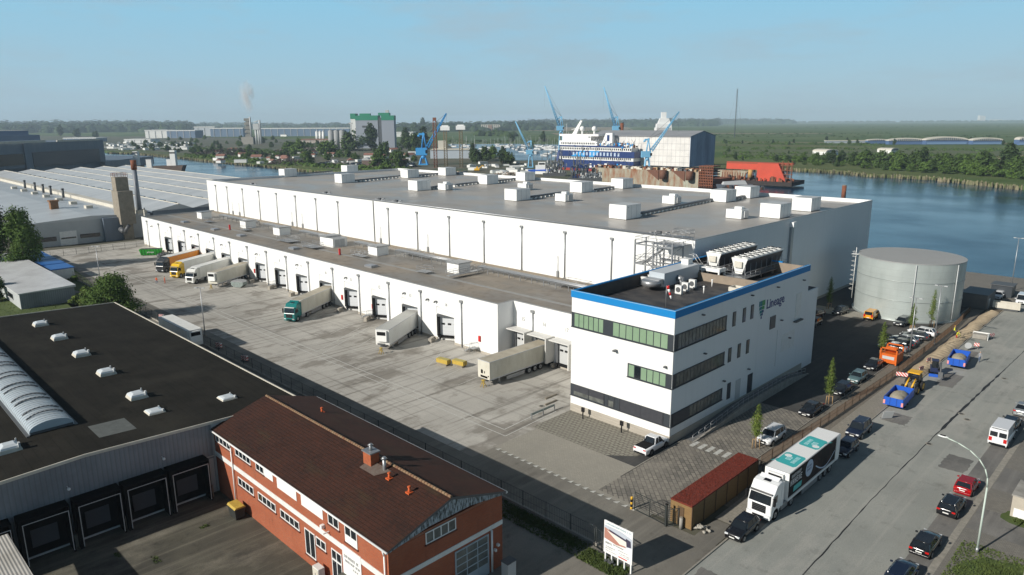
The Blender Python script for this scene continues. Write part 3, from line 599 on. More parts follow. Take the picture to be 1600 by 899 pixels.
def canted(x, num):
    """dock door set at an angle in a notch under the wall"""
    an = radians(29); cx, sy = cos(an), sin(an); A = Vector((x-2.6, YD)); Lw = (4.75)/cx
    def tr(b):
        b.v = [(A.x+u*cx+v*sy, A.y+u*sy-v*cx, z) for u, v, z in b.v]; return b      # v points out of the door
    s_ = tr(MB().box(0, Lw, -.3, 0, 0, ZL)).build('door_recess', WHITE_Y, ld, True)
    tr(MB().box(.08, .5, .0, .62, .9, 4.55)).build('dock_cushion', BLACK, s_); tr(MB().box(Lw-1.25, Lw-.9, .0, .55, .9, 4.55)).build('dock_cushion', BLACK, s_); tr(MB().box(.08, Lw-.9, .0, .66, 4.55, 4.95)).build('dock_header', GREYD, s_)
    tr(MB().box(.5, Lw-1.25, .0, .06, .95, 4.55)).build('door', DOORG, s_)
    w = Lw-1.75; b = MB()
    for k in range(3): c = .5+w*(k+.5)/3; b.box(c-.33, c+.33, .06, .09, 2.9, 3.25)
    tr(b).build('door_window', BLACKG, s_); b = MB()
    for k in range(1, 5): z = .95+3.6*k/5; b.box(.5, Lw-1.25, .06, .066, z, z+.025)
    tr(b).build('door_joint', GREYL, s_)
    tr(MB().box(.2, Lw-.9, .0, .45, .55, .9).box(.45, .8, .45, .65, .3, 1.0).box(Lw-1.5, Lw-1.15, .45, .65, .3, 1.0)).build('dock_bumper', BLACK, s_)
    tr(MB().box(-.9, -.3, .9, 2.6, 0, .8)).build('wheel_guide', PLINTH, ld, True)
    b = MB(); b.box(x-2.75, x-2.68, YD-.10, YD-.06, ZL+.0, ZL+1.35); b.bx((x-.2, YD-.10, ZL+.95), (5.0, .08, .05), rot=Matrix.Rotation(.13, 3, 'Y')); b.bx((x-.2, YD-.10, ZL+1.3), (5.0, .06, .03), rot=Matrix.Rotation(.02, 3, 'Y')); b.build('rain_deflector', GREYL, ld, True)
    text(num, .95, GREYD, ld, 'door_number', FY(x-.4, YD-.075, 6.7), sx=.8)
for x, nmb in docks: canted(x, nmb)
LSH = mat('shelter_hood', (.60, .59, .56), .6)
for x, nmb in ((-80.2, '15'), (-75.4, '16'), (-70.6, '17')):
    xx = x+.2
    shelter(ld, xx-1.9, xx+1.9, YR-.06, .9, 4.6, None, .45, False)
    b = MB(); b.box(xx-2.05, xx+2.15, YR-2.2, YR-.08, 4.98, 5.15); b.box(xx+1.95, xx+2.15, YR-2.2, YR-.08, .9, 4.98); b.build('dock_hood', LSH, ld, True)
    text(nmb, .95, GREYD, ld, 'door_number', FY(xx-.45, YR-.075, 6.35), sx=.8)
for x in (-170.9, -130.3, -119.9+1.0, -86.9): b = MB(); b.box(x-.22, x+.22, (YD)-.3, YD-.06, 2.1, 3.1); b.build('fire_hose_cabinet', RED, ld, True)
for x in (-241, -209.5, -189.2, -168.9, -148.7, -128.2, -107.9, -98.4, -96.2-4.6): b = MB(); b.box(x-.25, x+.2, YD-.5, YD-.06, 7.2, 7.35); b.box(x-.3, x-.1, YD-.6, YD-.3, 7.0, 7.2); b.build('wall_lamp', GREYD, ld, True)
for i, x in enumerate((-160.6, -119.9, -88.2)):
    b = MB()
    for k in range(4): b.box(x-1.2+.35*k, x-.85+.35*k, YD-1.6, YD-.3, .2+.22*k, .26+.22*k)
    for yy in (YD-1.6, YD-.3):
        for k in range(4): b.cyl((x-1.2+.7*k, yy, .1), (x-1.2+.7*k, yy, 1.3+.2*k), .035, n=4)
        b.cyl((x-1.2, yy, 1.3), (x+.9, yy, 1.9), .035, n=4)
    b.box(x+.1, x+1.2, YD-1.6, YD-.3, .95, 1.0)
    b.build('access_stair', GREYM, ld, True)

# ------------------------------------------------------------------ roof air handlers
def roof_unit(w, d, h, small=False):
    t = thing('roof_unit', '', 'roof unit')
    b = MB(); b.box(-w, 0, 0, d, .12, h, 0, 1); b.build('housing', [WBRIGHT, GREYL], t)
    b = MB(); b.box(-w+.1, -.1, .1, d-.1, 0, .12); b.build('frame', GREYD, t)
    if small:
        b = MB(); b.box(-w*.6, -w*.15, d*.3, d*.75, h, h+.5); b.build('cowl', WBRIGHT, t)
        b = MB(); b.box(.0, .35, d*.25, d*.85, .4, h-.3); b.build('louvre', GREYL, t)
    else:
        b = MB(); b.box(0, .05, d*.12, d*.18, h-.5, h-.35); b.box(0, .03, d*.35, d*.36, .2, h-.1); b.box(0, .03, d*.7, d*.71, .2, h-.1); b.build('door_seam', GREYL, t)
    return t
A0 = roof_unit(4.4, 5.2, 3.05); A1 = roof_unit(3.5, 3.0, 2.0, True)
big = dict(a=(-253.5, 133.1, 'leftmost on the high roof, in front of the dark left parapet'), b=(-255.0, 161.6, 'second from the left in the back row of the high roof'), c=(-212.3, 132.2, 'front one of the stacked looking left pair'),
 d=(-213.6, 161.0, 'back row of the high roof, left of the blue crane'), e=(-212.1, 177.9, 'by the back parapet under the blue crane'), f=(-170.7, 132, 'large one beside the little unit left of centre'), h=(-171.4, 161.3, 'below the marina, middle row of the high roof'),
 i=(-128.8, 131.6, 'large one at the very centre of the high roof'), j=(-171.2, 179.1, 'by the back parapet below the tug'), l=(-130.3, 159.9, 'below the docked cruise ship, right of centre'), m=(-128.9, 177.8, 'by the back parapet below the blue harbour crane'),
 o=(-86.8, 121.2, 'nearest and largest, with a side box, in the right foreground'), q=(-87.6, 164.5, 'left one of a close pair near the rusty dock'), r=(-87.6, 177.3, 'right one of the close pair near the rusty dock'),
 t=(-64.3, 144.0, 'against the right parapet, nearer the camera'), u=(-64.4, 160, 'against the right parapet, farther back'))
for k, (x, y, l_) in big.items():
    o = A0 if k == 'a' else dup(A0); o.location = (x, y, 19.0); o['label'] = 'white boxy roof unit, ' + l_; o['group'] = 'white air units on the high roof'
    if k == 'o': MB().box(-5.2, -4.4, 1.0, 4.0, .5, 2.3).build('side_box', WBRIGHT, o)
sm = dict(g=(-166, 139, 'left of centre, beside a large unit'), k=(-147.7, 155, 'half hidden behind the central large unit'), n=(-118.4, 138.8, 'in the open middle of the high roof'), p=(-94.8, 152.3, 'right of the middle, behind the long pipe tray'), s=(-69.8, 138, 'at the right near the side parapet'))
for k, (x, y, l_) in sm.items():
    o = A1 if k == 'g' else dup(A1); o.location = (x, y, 19.0); o['label'] = 'small white cowled roof unit, ' + l_; o['group'] = 'small roof units on the high roof'
# pipe trays on the high roof
def tray(p, q, lab, z=19.0, w=.9):
    a, c = at(*p, z), at(*q, z); t = thing('pipe_tray', lab, 'pipe tray', (a.x, a.y, z), group='pipe trays on the high roof')
    d = c-a; L = d.length; ang = math.atan2(d.y, d.x); t.rotation_euler.z = ang
    b = MB(); b.box(0, L, -w/2, w/2, .45, .85, 0); b.build('tray', mat('tray_grey', (.10, .11, .125), .5), t)
    b = MB(); n = int(L/1.9)
    for k in range(n+1): b.box(k*L/max(n, 1)-.3, k*L/max(n, 1)+.3, -w/2, w/2, 0, .45)
    b.build('foot', WPAINT, t)
for p, q, l_ in [((464, 275), (519, 270), 'dark pipe tray between the two leftmost units of the high roof'), ((555, 285), (632, 277), 'dark pipe tray running right from the front left pair of units'), ((656, 276.5), (688, 273.5), 'dark pipe tray just under the tall blue crane'),
  ((671, 297), (686, 294), 'short pipe tray left of the small unit, left of centre'), ((710, 292), (752, 287), 'pipe tray right of the small unit, left of centre'), ((776, 286), (804, 282), 'pipe tray below the marina basin'), ((828, 311.5), (886, 303), 'pipe tray from the central unit to its right neighbour'),
  ((930, 300), (958, 295.5), 'pipe tray by the back parapet, right of centre'), ((999, 338), (1112, 315), 'long pipe tray from the nearest large unit to the right'), ((1147, 314), (1162, 310), 'short pipe tray in the close pair of units at right'), ((712, 273.5), (729, 271), 'short pipe tray ending by the back parapet left of centre')]: tray(p, q, l_)
for k, (px, py) in enumerate([(395, 288), (496, 303), (593, 312), (622, 315), (1020, 367)]):
    p = at(px, py, 19.9); t = thing('valve_station', ['small pipe cluster at the left end of the high roof edge', 'small pipe cluster on the front edge of the high roof, second from left', 'pipe cluster just right of the dark wall joint', 'pipe cluster with wheels a little right of the dark wall joint', 'pipes and white duct on the high roof above the steel stair'][k], 'pipework', (p.x, 105.6, 19.0), group='pipe clusters on the high roof edge')
    b = MB()
    for i in range(4): b.tube([(-2+i*1.1, 0, 0), (-2+i*1.1, 0, .9+.3*(i % 2)), (-1.5+i*1.1, .5, .9+.3*(i % 2)), (-1.5+i*1.1, .5, 0)], .09)
    b.cyl((-2.2, .2, .8), (2.2, .2, .8), .11, n=5); b.build('pipe', GREYM, t); MB().box(-.4, .4, -.2, .3, .9, 1.3).build('valve', GREYD, t)
# ------------------------------------------------------------------ units on the low roof
zr = HD-.3
B0 = thing('roof_cabin', '', 'roof cabin')
MB().box(-3.6, 0, 0, 3.2, 0, 2.0, 0).build('housing', [WBRIGHT], B0); MB().box(-3.8, -1.6, -.2, 3.5, 2.0, 2.14).box(-1.5, .25, -.2, 3.5, 2.02, 2.28).build('lid', GREYM, B0)
labs = ['leftmost', 'second from the left', 'third from the left', 'next left of the red-marked walkway', 'nearest one, left of the office block']
for k, (x, y) in enumerate([(-231.2, 91.6), (-200, 91.6), (-180.1, 91.8), (-135, 92.2), (-106.3, 91.9)]):
    o = B0 if k == 0 else dup(B0); o.location = (x, y, zr); o['label'] = 'white cabin with grey lids on the low roof, ' + labs[k]; o['group'] = 'white cabins on the low roof'
t = thing('roof_cabin', 'large white cabin with double side doors in the middle of the low roof', 'roof cabin', (-152.4, 91.4, zr))
MB().box(-6, 0, 0, 4, 0, 2.2, 0, 1).build('housing', [WBRIGHT, GREYM], t); MB().box(0, .05, .6, 1.9, .1, 1.9).box(0, .05, 2.0, 3.3, .1, 1.9).build('door', GREYL, t); MB().box(-6.3, -2.8, -.2, 4.2, 2.2, 2.5).build('lid', GREYM, t)
# long pipe rack along the low roof
t = thing('pipe_rack', 'long silver pipe rack on short legs running along the low roof', 'pipe rack', (-150, 96.6, zr))
b = MB(); b2 = MB()
for xa, xb in ((-228, -203), (-198, -184), (-177, -160), (-150, -138.5), (-133, -110), (-105, -59.6)):
    for k in range(4): b.cyl((xa+150, -.6+.4*k, 1.25), (xb+150, -.6+.4*k, 1.25), .13, n=6)
    b.box(xa+150, xb+150, -.8, .8, 1.05, 1.1)
    n = max(2, int((xb-xa)/3))
    for k in range(n+1): x = xa+150+(xb-xa)*k/n; b2.box(x-.06, x+.06, -.8, -.68, 0, 1.1); b2.box(x-.06, x+.06, .68, .8, 0, 1.1); b2.box(x-.05, x+.05, -.8, .8, .98, 1.05)
b.build('pipe', GREYM, t); b2.build('support', GREYM, t)
def rails(b, x0, x1, y0, y1, z, h=1.1, r=.035):
    for (xa, ya, xb, yb) in ((x0, y0, x1, y0), (x1, y0, x1, y1), (x1, y1, x0, y1), (x0, y1, x0, y0)):
        L = math.hypot(xb-xa, yb-ya); n = max(1, int(L/1.6))
        for k in range(n): f = k/n; b.cyl((xa+(xb-xa)*f, ya+(yb-ya)*f, z), (xa+(xb-xa)*f, ya+(yb-ya)*f, z+h), r, n=4)
        for zz in (h, h*.55): b.cyl((xa, ya, z+zz), (xb, yb, z+zz), r, n=4)
for k, (x, y, w, d) in enumerate([(-222, 88.5, 3, 2), (-196.5, 88.2, 3, 2), (-171.5, 86.5, 6, 3.2), (-158.3, 86.2, 5.2, 3.0), (-139.4, 88.0, 5, 1.6), (-113.5, 86.8, 3, 2.0), (-84, 97.5, 5.5, 2.2), (-131, 97.5, 3.5, 1.6), (-126, 97.3, 3.5, 1.6)]):
    t = thing('roof_crossover', ['leftmost galvanised platform with handrails on the low roof', 'second galvanised platform with handrails from the left', 'larger galvanised platform with handrails behind the sixth lorry bay', 'galvanised platform beside the big double door cabin', 'galvanised platform next to the red marker on the low roof', 'galvanised platform in front of the nearest roof cabin', 'galvanised platform behind the pipe rack near the office', 'left one of two platforms behind the pipe rack', 'right one of two platforms behind the pipe rack'][k], 'roof platform', (x, y, zr), group='galvanised platforms on the low roof')
    b = MB(); rails(b, 0, w, 0, d, .5, 1.0); b.build('handrail', GREYM, t); MB().box(0, w, 0, d, .44, .5).box(-.5, 0, .2, d-.2, .2, .25).build('deck', GREYM, t)
t = thing('roof_walkway_bridge', 'raised walkway with handrails crossing the low roof beside the nearest cabin', 'walkway', (-104.9, 87.4, zr)); b = MB(); rails(b, 0, 1.2, 0, 9.5, .7, 1.0); b.build('handrail', GREYM, t); MB().box(0, 1.2, 0, 9.5, .62, .7).build('deck', GREYM, t)
for k, (x, y) in enumerate([(-226.5, 84.5), (-204.0, 84.3), (-187, 84.2), (-157.8, 83.9), (-125.6, 84.2)]):
    t = thing('roof_hatch', 'low grey skylight hatch near the front edge of the low roof, %s' % ['leftmost', 'second from the left', 'third from the left', 'fourth from the left', 'rightmost and largest'][k], 'roof hatch', (x, y, zr), group='roof hatches on the low roof')
    MB().box(-1.3, 1.3, -.9, .9, 0, .35).build('curb', GREYM, t); MB().frus((-1.25, 1.25, -.85, .85), .35, (-1.1, 1.1, -.7, .7), .5).build('lid', mat('hatch_lid', (.20, .22, .25), .35), t)
for k, (x, y) in enumerate([(-142.7, 87.2), (-201, 87.3)]):
    t = thing('roof_hydrant_post', ['red post standing on the low roof above the green lorry', 'small red post on the low roof at far left'][k], 'red post', (x, y, zr)); MB().box(-.18, .18, -.18, .18, 0, 1.5).build('post', RED, t); MB().box(-.3, .3, -.3, .3, 0, .1).build('foot', GREYD, t)
# ------------------------------------------------------------------ office block
OX0, OX1, OY0, OY1, OH = -59.4, -43.6, 71.33, 109.7, 17.1
of = thing('office_block', 'white three storey office block with blue roof band and ribbon windows', 'office building', (-51.5, 90, 0))
b = MB(); b.box(OX0, OX1, OY0, OY1, 0, 15.25); b.build('wall', WHITE_Y, of, True)
bands = [(12.15, 14.15), (7.35, 9.15), (2.35, 4.0)]
def clad(x0, x1, y0, y1, zs, ax, name, m):
    b = MB()
    for z0, z1 in zs: b.box(x0, x1, y0, y1, z0, z1)
    b.build(name, m, of, True)
clad(OX0-.02, OX1+.06, OY0-.08, OY0, [(1.1, 16.2)], 'x', 'front_cladding', WHITE_Y)
clad(OX1, OX1+.08, OY0, OY1+.06, [(1.1, 16.2)], 'y', 'side_cladding', WHITE_X)
b = MB(); b.box(OX0-.02, OX1+.1, OY0-.12, OY0, 0, 1.1); b.box(OX1, OX1+.12, OY0, OY1, 0, 1.1)
for z in (.37, .74): b.box(OX0, OX1+.1, OY0-.123, OY0-.119, z, z+.02, 1)
b.build('plinth', [PLINTH, CONCD], of, True)
b = MB(); b.box(OX0-.1, OX1+.16, OY0-.18, OY0+.3, 16.2, OH); b.box(OX1-.3, OX1+.16, OY0+.3, OY1+.1, 16.2, OH); b.box(OX0-.1, OX0+.3, OY0+.3, OY1+.1, 16.2, OH); b.box(OX0+.3, OX1-4.2, OY1-.3, OY1+.1, 16.2, OH)
b.build('blue_parapet', BLUEB, of, True)
b = MB(); b.box(OX0-.14, OX1+.2, OY0-.22, OY0-.1, OH, OH+.06); b.box(OX1+.08, OX1+.2, OY0-.1, OY1+.1, OH, OH+.06); b.build('parapet_trim', mat('light_blue_trim', (.25, .48, .72), .35), of, True)
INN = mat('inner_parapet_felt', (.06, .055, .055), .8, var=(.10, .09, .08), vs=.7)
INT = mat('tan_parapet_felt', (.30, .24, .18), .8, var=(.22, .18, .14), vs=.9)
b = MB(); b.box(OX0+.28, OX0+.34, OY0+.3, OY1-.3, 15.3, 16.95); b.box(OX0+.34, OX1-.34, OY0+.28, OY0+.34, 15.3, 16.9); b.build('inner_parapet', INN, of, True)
b = MB(); b.box(OX0+.34, OX1-.34, OY1-.36, OY1-.28, 15.3, 16.9); b.box(OX1-.34, OX1-.28, OY0+.3, OY1-.3, 15.3, 16.9); b.box(OX0+1.5, OX1-.4, 95.6, 95.85, 15.3, 16.5); b.build('inner_parapet_tan', INT, of, True)
b = MB(); b.box(OX0+.3, OX1-.3, OY0+.3, OY1-.3, 15.25, 15.3); b.build('roof', mat('office_roof_felt', (.085, .078, .072), .6, var=(.035, .035, .038), vs=.28, amt=.10, vstretch=(1, 2.2, 1), world=True), of, True)
def winband(x0, x1, z0, z1, panes, solid=(), side='y', fr=ANTH, g=GLASSG, name='window_band'):
    """side 'y': on the front wall, x range; side 'x': on the side wall, y range"""
    b = MB()
    def bb(b, u0, u1, d0, d1, z0, z1, m=0):
        if side == 'y': b.box(u0, u1, OY0-.08-d1, OY0-.08-d0, z0, z1, m)
        else: b.box(OX1+.08+d0, OX1+.08+d1, u0, u1, z0, z1, m)
    bb(b, x0, x1, .002, .06, z0, z1)
    bb(b, x0-.05, x1+.05, .0, .16, z0-.08, z0)
    f = b.build(name, fr, of, True)
    if panes:
        for u0, u1, gm in panes:
            b = MB(); bb(b, u0, u1, .06, .085, z0+.12, z1-.14); o = b.build('pane', gm, f); 
    return f
# front, top floor: 6 + 8 green panes with an opened one
def split(u0, u1, n, gap=.12): w = (u1-u0)/n; return [(u0+i*w+gap/2, u0+(i+1)*w-gap/2) for i in range(n)]
p = [(a, c, GLASSG) for a, c in split(-58.9, -54.0, 6)] + [(a, c, GLASSG) for a, c in split(-52.5, -44.3, 8)]
winband(OX0, OX1+.02, *bands[0], p)
p = [(a, c, GLASSG if i != 1 else GLASS) for i, (a, c) in enumerate(split(-49.9, -44.35, 6))]
winband(-50.05, OX1+.02, *bands[1], p)
low = []
for a, c in ((-58.8, -56.3), (-56.1, -53.7), (-52.9, -52.1)): low.append((a, c, GLASS))
f = winband(OX0, OX1+.02, *bands[2], [], name='ground_floor_band')
b = MB()
for a, c in ((-58.8, -56.3), (-56.15, -53.7)): b.box(a, c, OY0-.165, OY0-.14, 2.5, 3.05)
b.box(-52.9, -52.1, OY0-.165, OY0-.14, 2.5, 3.3); b.build('pane', GLASSB, f)
SHU = mat('shutter_slats', (.05, .052, .060), .5, var=(.035, .037, .045), vs=2)
for a, c in ((-58.8, -56.3), (-56.15, -53.7), (-51.0, -47.9), (-47.8, -44.6)): MB().box(a, c, OY0-.18, OY0-.14, 3.05 if a < -55 else 2.4, 3.95).build('shutter', SHU, f)
b = MB()
for x in (-56.2, -53.6, -53.0, -52.0, -51.1, -47.85, -44.5): b.box(x-.04, x+.04, OY0-.19, OY0-.14, 2.4, 3.95)
b.build('mullion', SHU, f)
# side bands
for z0, z1 in bands[:2]:
    p = [(a, c, GLASSB) for a, c in split(72.0, 83.5, 14, .14)]
    winband(OY0-.02, 83.9, z0, z1, p, side='x')
f = winband(OY0-.02, 83.9, *bands[2], [(a, c, GLASSB) for a, c in split(75.5, 83.5, 9, .16)], side='x')
b = MB(); b.box(OX1+.14, OX1+.18, OY0+.3, 75.3, 2.45, 3.9); b.build('shutter', MATS['shutter_slats'], f)
def sidebox(name, y0, y1, z0, z1, m, d=.07, par=of): b = MB(); b.box(OX1+.082, OX1+.08+d, y0, y1, z0, z1); return b.build(name, m, par, True)
for y, z0 in ((85.9, 12.2), (88.7, 12.2), (91.0, 12.2), (85.3, 7.3), (87.9, 7.3), (90.4, 7.3)):
    f = sidebox('slit_window', y-.35, y+.45, z0, z0+2.0, ANTH); MB().box(OX1+.15, OX1+.17, y-.2, y+.3, z0+.15, z0+1.85).build('pane', GLASSB, f)
f = sidebox('slit_window', 85.3, 86.2, 1.9, 4.2, ANTH)
f = sidebox('entrance_door', 87.7, 89.0, 1.1, 4.0, GREYL); f = sidebox('side_door', 91.2, 92.6, 1.1, 3.9, ANTH)
f = sidebox('service_door', 97.0, 98.6, 9.4, 11.3, GREYL); f = sidebox('louvre_panel', 97.0, 98.7, 9.35, 11.25, GREYD, .09)
f = sidebox('loading_hatch', 105.6, 107.5, 9.1, 13.2, WPAINT, .05); MB().box(OX1+.13, OX1+.6, 105.2, 107.7, 8.75, 8.95).build('hatch_sill', GREYD, f)
f = sidebox('panel_joint', 99.8, 99.86, 3, 8.7, GREYL, .03); f = sidebox('panel_outline', 101.5, 106, 4.8, 7.6, WPAINT, .03)
for y, z in ((77.5, 15.4), (90.5, 15.6), (98.5, 15.4), (78.5, 10.1), (100.6, 10.0), (107.5, 15.0), (104, 6.5), (91, 4.8), (84, 4.9)): sidebox('wall_lamp', y-.15, y+.15, z, z+.15, GREYD, .4)
b = MB(); b.box(-52.1, -51.7, OY0-.7, OY0-.08, 10.3, 10.5); b.build('wall_lamp', GREYD, of, True); b = MB(); b.box(-44.6, -44.3, OY0-.5, OY0-.08, 9.9, 10.1); b.build('wall_camera', GREYD, of, True)
# lettering and shield mark
NAVY = mat('navy_lettering', (.02, .035, .16), .5); TEALM = mat('teal_mark', (.02, .20, .24), .5); GRNM = mat('green_mark', (.06, .30, .10), .5)
text('Lineage', 1.95, NAVY, of, 'lettering', FX(OX1+.10, 95.4, 12.75), ext=.02, bold=.02, sx=1.0)
b = MB(); zt = 14.2; yc = 94.0
for r_, (z0, z1, w) in enumerate(((13.5, 14.25, .95), (12.95, 13.4, .80), (12.45, 12.85, .62), (12.05, 12.38, .42), (11.6, 11.95, .2))):
    n = (4, 4, 3, 2, 1)[r_]
    for i in range(n):
        a = yc-w+2*w*(i+.12)/n; c = yc-w+2*w*(i+.88)/n; b.box(OX1+.09, OX1+.13, a, c, z0, z1, 0 if i+r_*0 < n/2 and r_ < 4 else (1 if r_ == 0 or (r_ == 1) else 2))
b.build('shield_mark', [TEALM, GRNM, NAVY], of, True)
# side annex
b = MB(); b.box(-52, OX1+.0, OY1+.1, OY1+4.2, 0, 12.8); b.build('annex', WHITE_X, of, True)
b = MB(); b.box(-51.8, OX1-.25, OY1+.3, OY1+4.0, 12.8, 12.83); b.build('annex_roof', INN, of, True)
# entrance ramp
rp = thing('access_ramp', 'long concrete ramp with steel handrail along the side of the office block', 'ramp', (-42.2, 88, 0))
b = MB(); b.prism([(73.6, 0), (87, 1.15), (101, 1.15), (108.5, .05), (108.5, 0)], -41.9, -41.65, 'x'); b.build('side_wall', CONC, rp, True)
b = MB(); b.prism([(74, 0), (87, .85), (101, .85), (108, 0)], -43.4, -41.9, 'x'); b.build('slope', mat('ramp_deck', (.14, .14, .14), .8), rp, True)
b = MB()
def rz_(y): return 1.15*max(0, min(1, (y-73.6)/13.4)) if y < 101 else 1.15*max(0, (108.5-y)/7.5)
ys = [73.8+i*1.45 for i in range(24)]
for y in ys: b.cyl((-41.78, y, rz_(y)), (-41.78, y, rz_(y)+1.0), .03, n=4)
for dz in (.55, 1.0): b.tube([(-41.78, y, rz_(y)+dz) for y in ys], .03, n=4)
b.build('handrail', GREYM, rp, True)
# rooftop plant on the office
ZR = 15.3
def cooler(x, y, lab):
    t = thing('dry_cooler', lab, 'rooftop cooler', (x, y, ZR)); L = 12.6
    b = MB(); b.prism([(-1.25, 3.1), (1.25, 3.1), (.55, .9), (-.55, .9)], 0, .12, 'y', 0); b.prism([(-1.25, 3.1), (1.25, 3.1), (.55, .9), (-.55, .9)], L-.12, L, 'y', 0); b.box(-1.3, 1.3, 0, L, 3.1, 3.3); b.build('frame', WPAINT, t)
    b = MB(); b.prism([(-1.2, 3.1), (1.2, 3.1), (.5, .95), (-.5, .95)], .12, L-.12, 'y'); b.build('coil', mat('cooler_coil', (.045, .045, .05), .5), t)
    for i in range(8):
        for s_ in (-.62, .62):
            yy = L*(i+.5)/8; b = MB(); b.cyl((s_, yy, 3.3), (s_, yy, 3.52), .56, n=14, m=0, mcap=1); b.cyl((s_, yy, 3.52), (s_, yy, 3.56), .12, n=6); b.build('fan', [WPAINT, BLACK], t)
    b = MB(); b.box(-.6, .6, -.35, -.0, 1.9, 2.8); b.build('control_box', OFFW, t)
    b = MB()
    for i in range(8):
        for s_ in (-1, 1): yy = L*i/7; b.cyl((s_*1.0, yy, 0), (s_*1.0, yy, 2.4), .05, n=4)
    b.box(-1.9, 1.9, -1.5, L+.4, .55, .62); rails(b, -1.9, 1.9, -1.5, L+.4, .62, .9, .03)
    for yy in (-1, 4, 8, 12):
        for xx in (-1.7, 1.7): b.box(xx-.12, xx+.12, yy-.12, yy+.12, 0, .55)
    b.build('platform', GREYM, t)
cooler(-55.6, 101.5, 'left of the two V shaped coolers with fans on the office roof'); cooler(-50.4, 100.0, 'right of the two V shaped coolers with fans on the office roof')
t = thing('flat_cooler', 'low white flat cooler on legs with round fans in front of the tall coolers', 'rooftop cooler', (-55, 98.2, ZR))
MB().box(-3.1, 2.9, -1.0, 1.0, 1.2, 1.75).build('casing', WBRIGHT, t)
for i in range(6): MB().cyl((-2.6+i*1.0, 0, 1.75), (-2.6+i*1.0, 0, 1.85), .42, n=12, mcap=1).build('fan', [WPAINT, BLACK], t)
b = MB()
for x in (-3, -.1, 2.75): b.box(x-.12, x+.12, -.95, -.7, 0, 1.2); b.box(x-.12, x+.12, .7, .95, 0, 1.2)
b.build('leg', WBRIGHT, t)
t = thing('air_handling_unit', 'long silver air handling unit with a round duct on the office roof', 'air handling unit', (-56.1, 85.3, ZR))
MB().box(-1.3, 1.3, 1, 10.5, .4, 2.4, 0, 1).build('casing', [mat('ahu_side', (.45, .50, .54), .4), mat('ahu_top', (.55, .58, .60), .4)], t)
MB().cyl((0, -.3, .75), (0, -.3, 1.5), 1.4, n=18).box(-1.2, 1.2, -.2, 1.0, .8, 1.6).build('intake_duct', GREYM, t); MB().cyl((1.3, 4.5, 1.2), (2.2, 4.5, 1.2), .45, n=12).cyl((2.0, 4.5, 0), (2.0, 4.5, 1.5), .4, n=12).build('round_duct', GREYM, t)
MB().box(-1.2, 1.2, 1.2, 10.3, 0, .4).build('base_frame', GREYD, t); MB().box(-.9, .3, 9, 10.3, 2.4, 3.2).build('cowl', WPAINT, t)
c0 = thing('condenser_unit', '', 'air conditioner', (0, 0, 0)); MB().box(-.5, .5, -.25, .25, .15, 1.35).build('casing', WPAINT, c0); MB().cyl((0, -.25, .75), (0, -.28, .75), .38, n=12).build('fan', GREYD, c0); MB().box(-.45, .45, -.2, .2, 0, .15).build('foot', GREYD, c0)
for k, (x, y) in enumerate([(-51.7, 85.3), (-52.0, 87.5), (-52.3, 89.9), (-58.4, 86.6), (-58.5, 88.4)]):
    o = c0 if k == 0 else dup(c0); o.location = (x, y, ZR); o.rotation_euler.z = .0; o['label'] = 'small air conditioner box on the office roof, ' + ['nearest of the row of three', 'middle of the row of three', 'farthest of the row of three', 'front one beside the silver unit', 'rear one behind the silver unit'][k]; o['group'] = 'air conditioner boxes on the office roof'
t = thing('windsock', 'red and white windsock on a pole at the office roof corner', 'windsock', (-48.9, 77.6, ZR)); MB().cyl((0, 0, 0), (0, 0, 3.1), .04, n=5).build('pole', GREYM, t)
b = MB()
for i in range(4): b.cyl((.12+.12*i, .1+.05*i, 3.0-.42*i), (.24+.12*i, .15+.05*i, 2.58-.42*i), .22-.03*i, .19-.03*i, n=8, m=i % 2)
b.build('sock', [RED, WBRIGHT], t)
t = thing('roof_upstand', 'white low box frame near the office roof right edge', 'roof curb', (-46.6, 93.0, ZR)); MB().box(-1.2, 1.2, -.9, -.7, 0, .6).box(-1.2, 1.2, .7, .9, 0, .6).box(-1.2, -1, -.7, .7, 0, .6).box(1, 1.2, -.7, .7, 0, .6).build('curb', OFFW, t); MB().box(-1, 1, -.7, .7, 0, .3).build('cover', GREYL, t)
for k, (x, y) in enumerate([(-49.6, 88.4), (-50.9, 93)]): t = thing('vent_pipe', ['white bent vent pipe on the office roof left of the low box frame', 'thin white vent post by the roof upstand'][k], 'vent', (x, y, ZR)); MB().cyl((0, 0, 0), (0, 0, .9), .09, n=6).build('pipe', WBRIGHT, t); MB().ell((0, 0, .95), (.18, .18, .14), 8, 5).build('cowl', WBRIGHT, t)
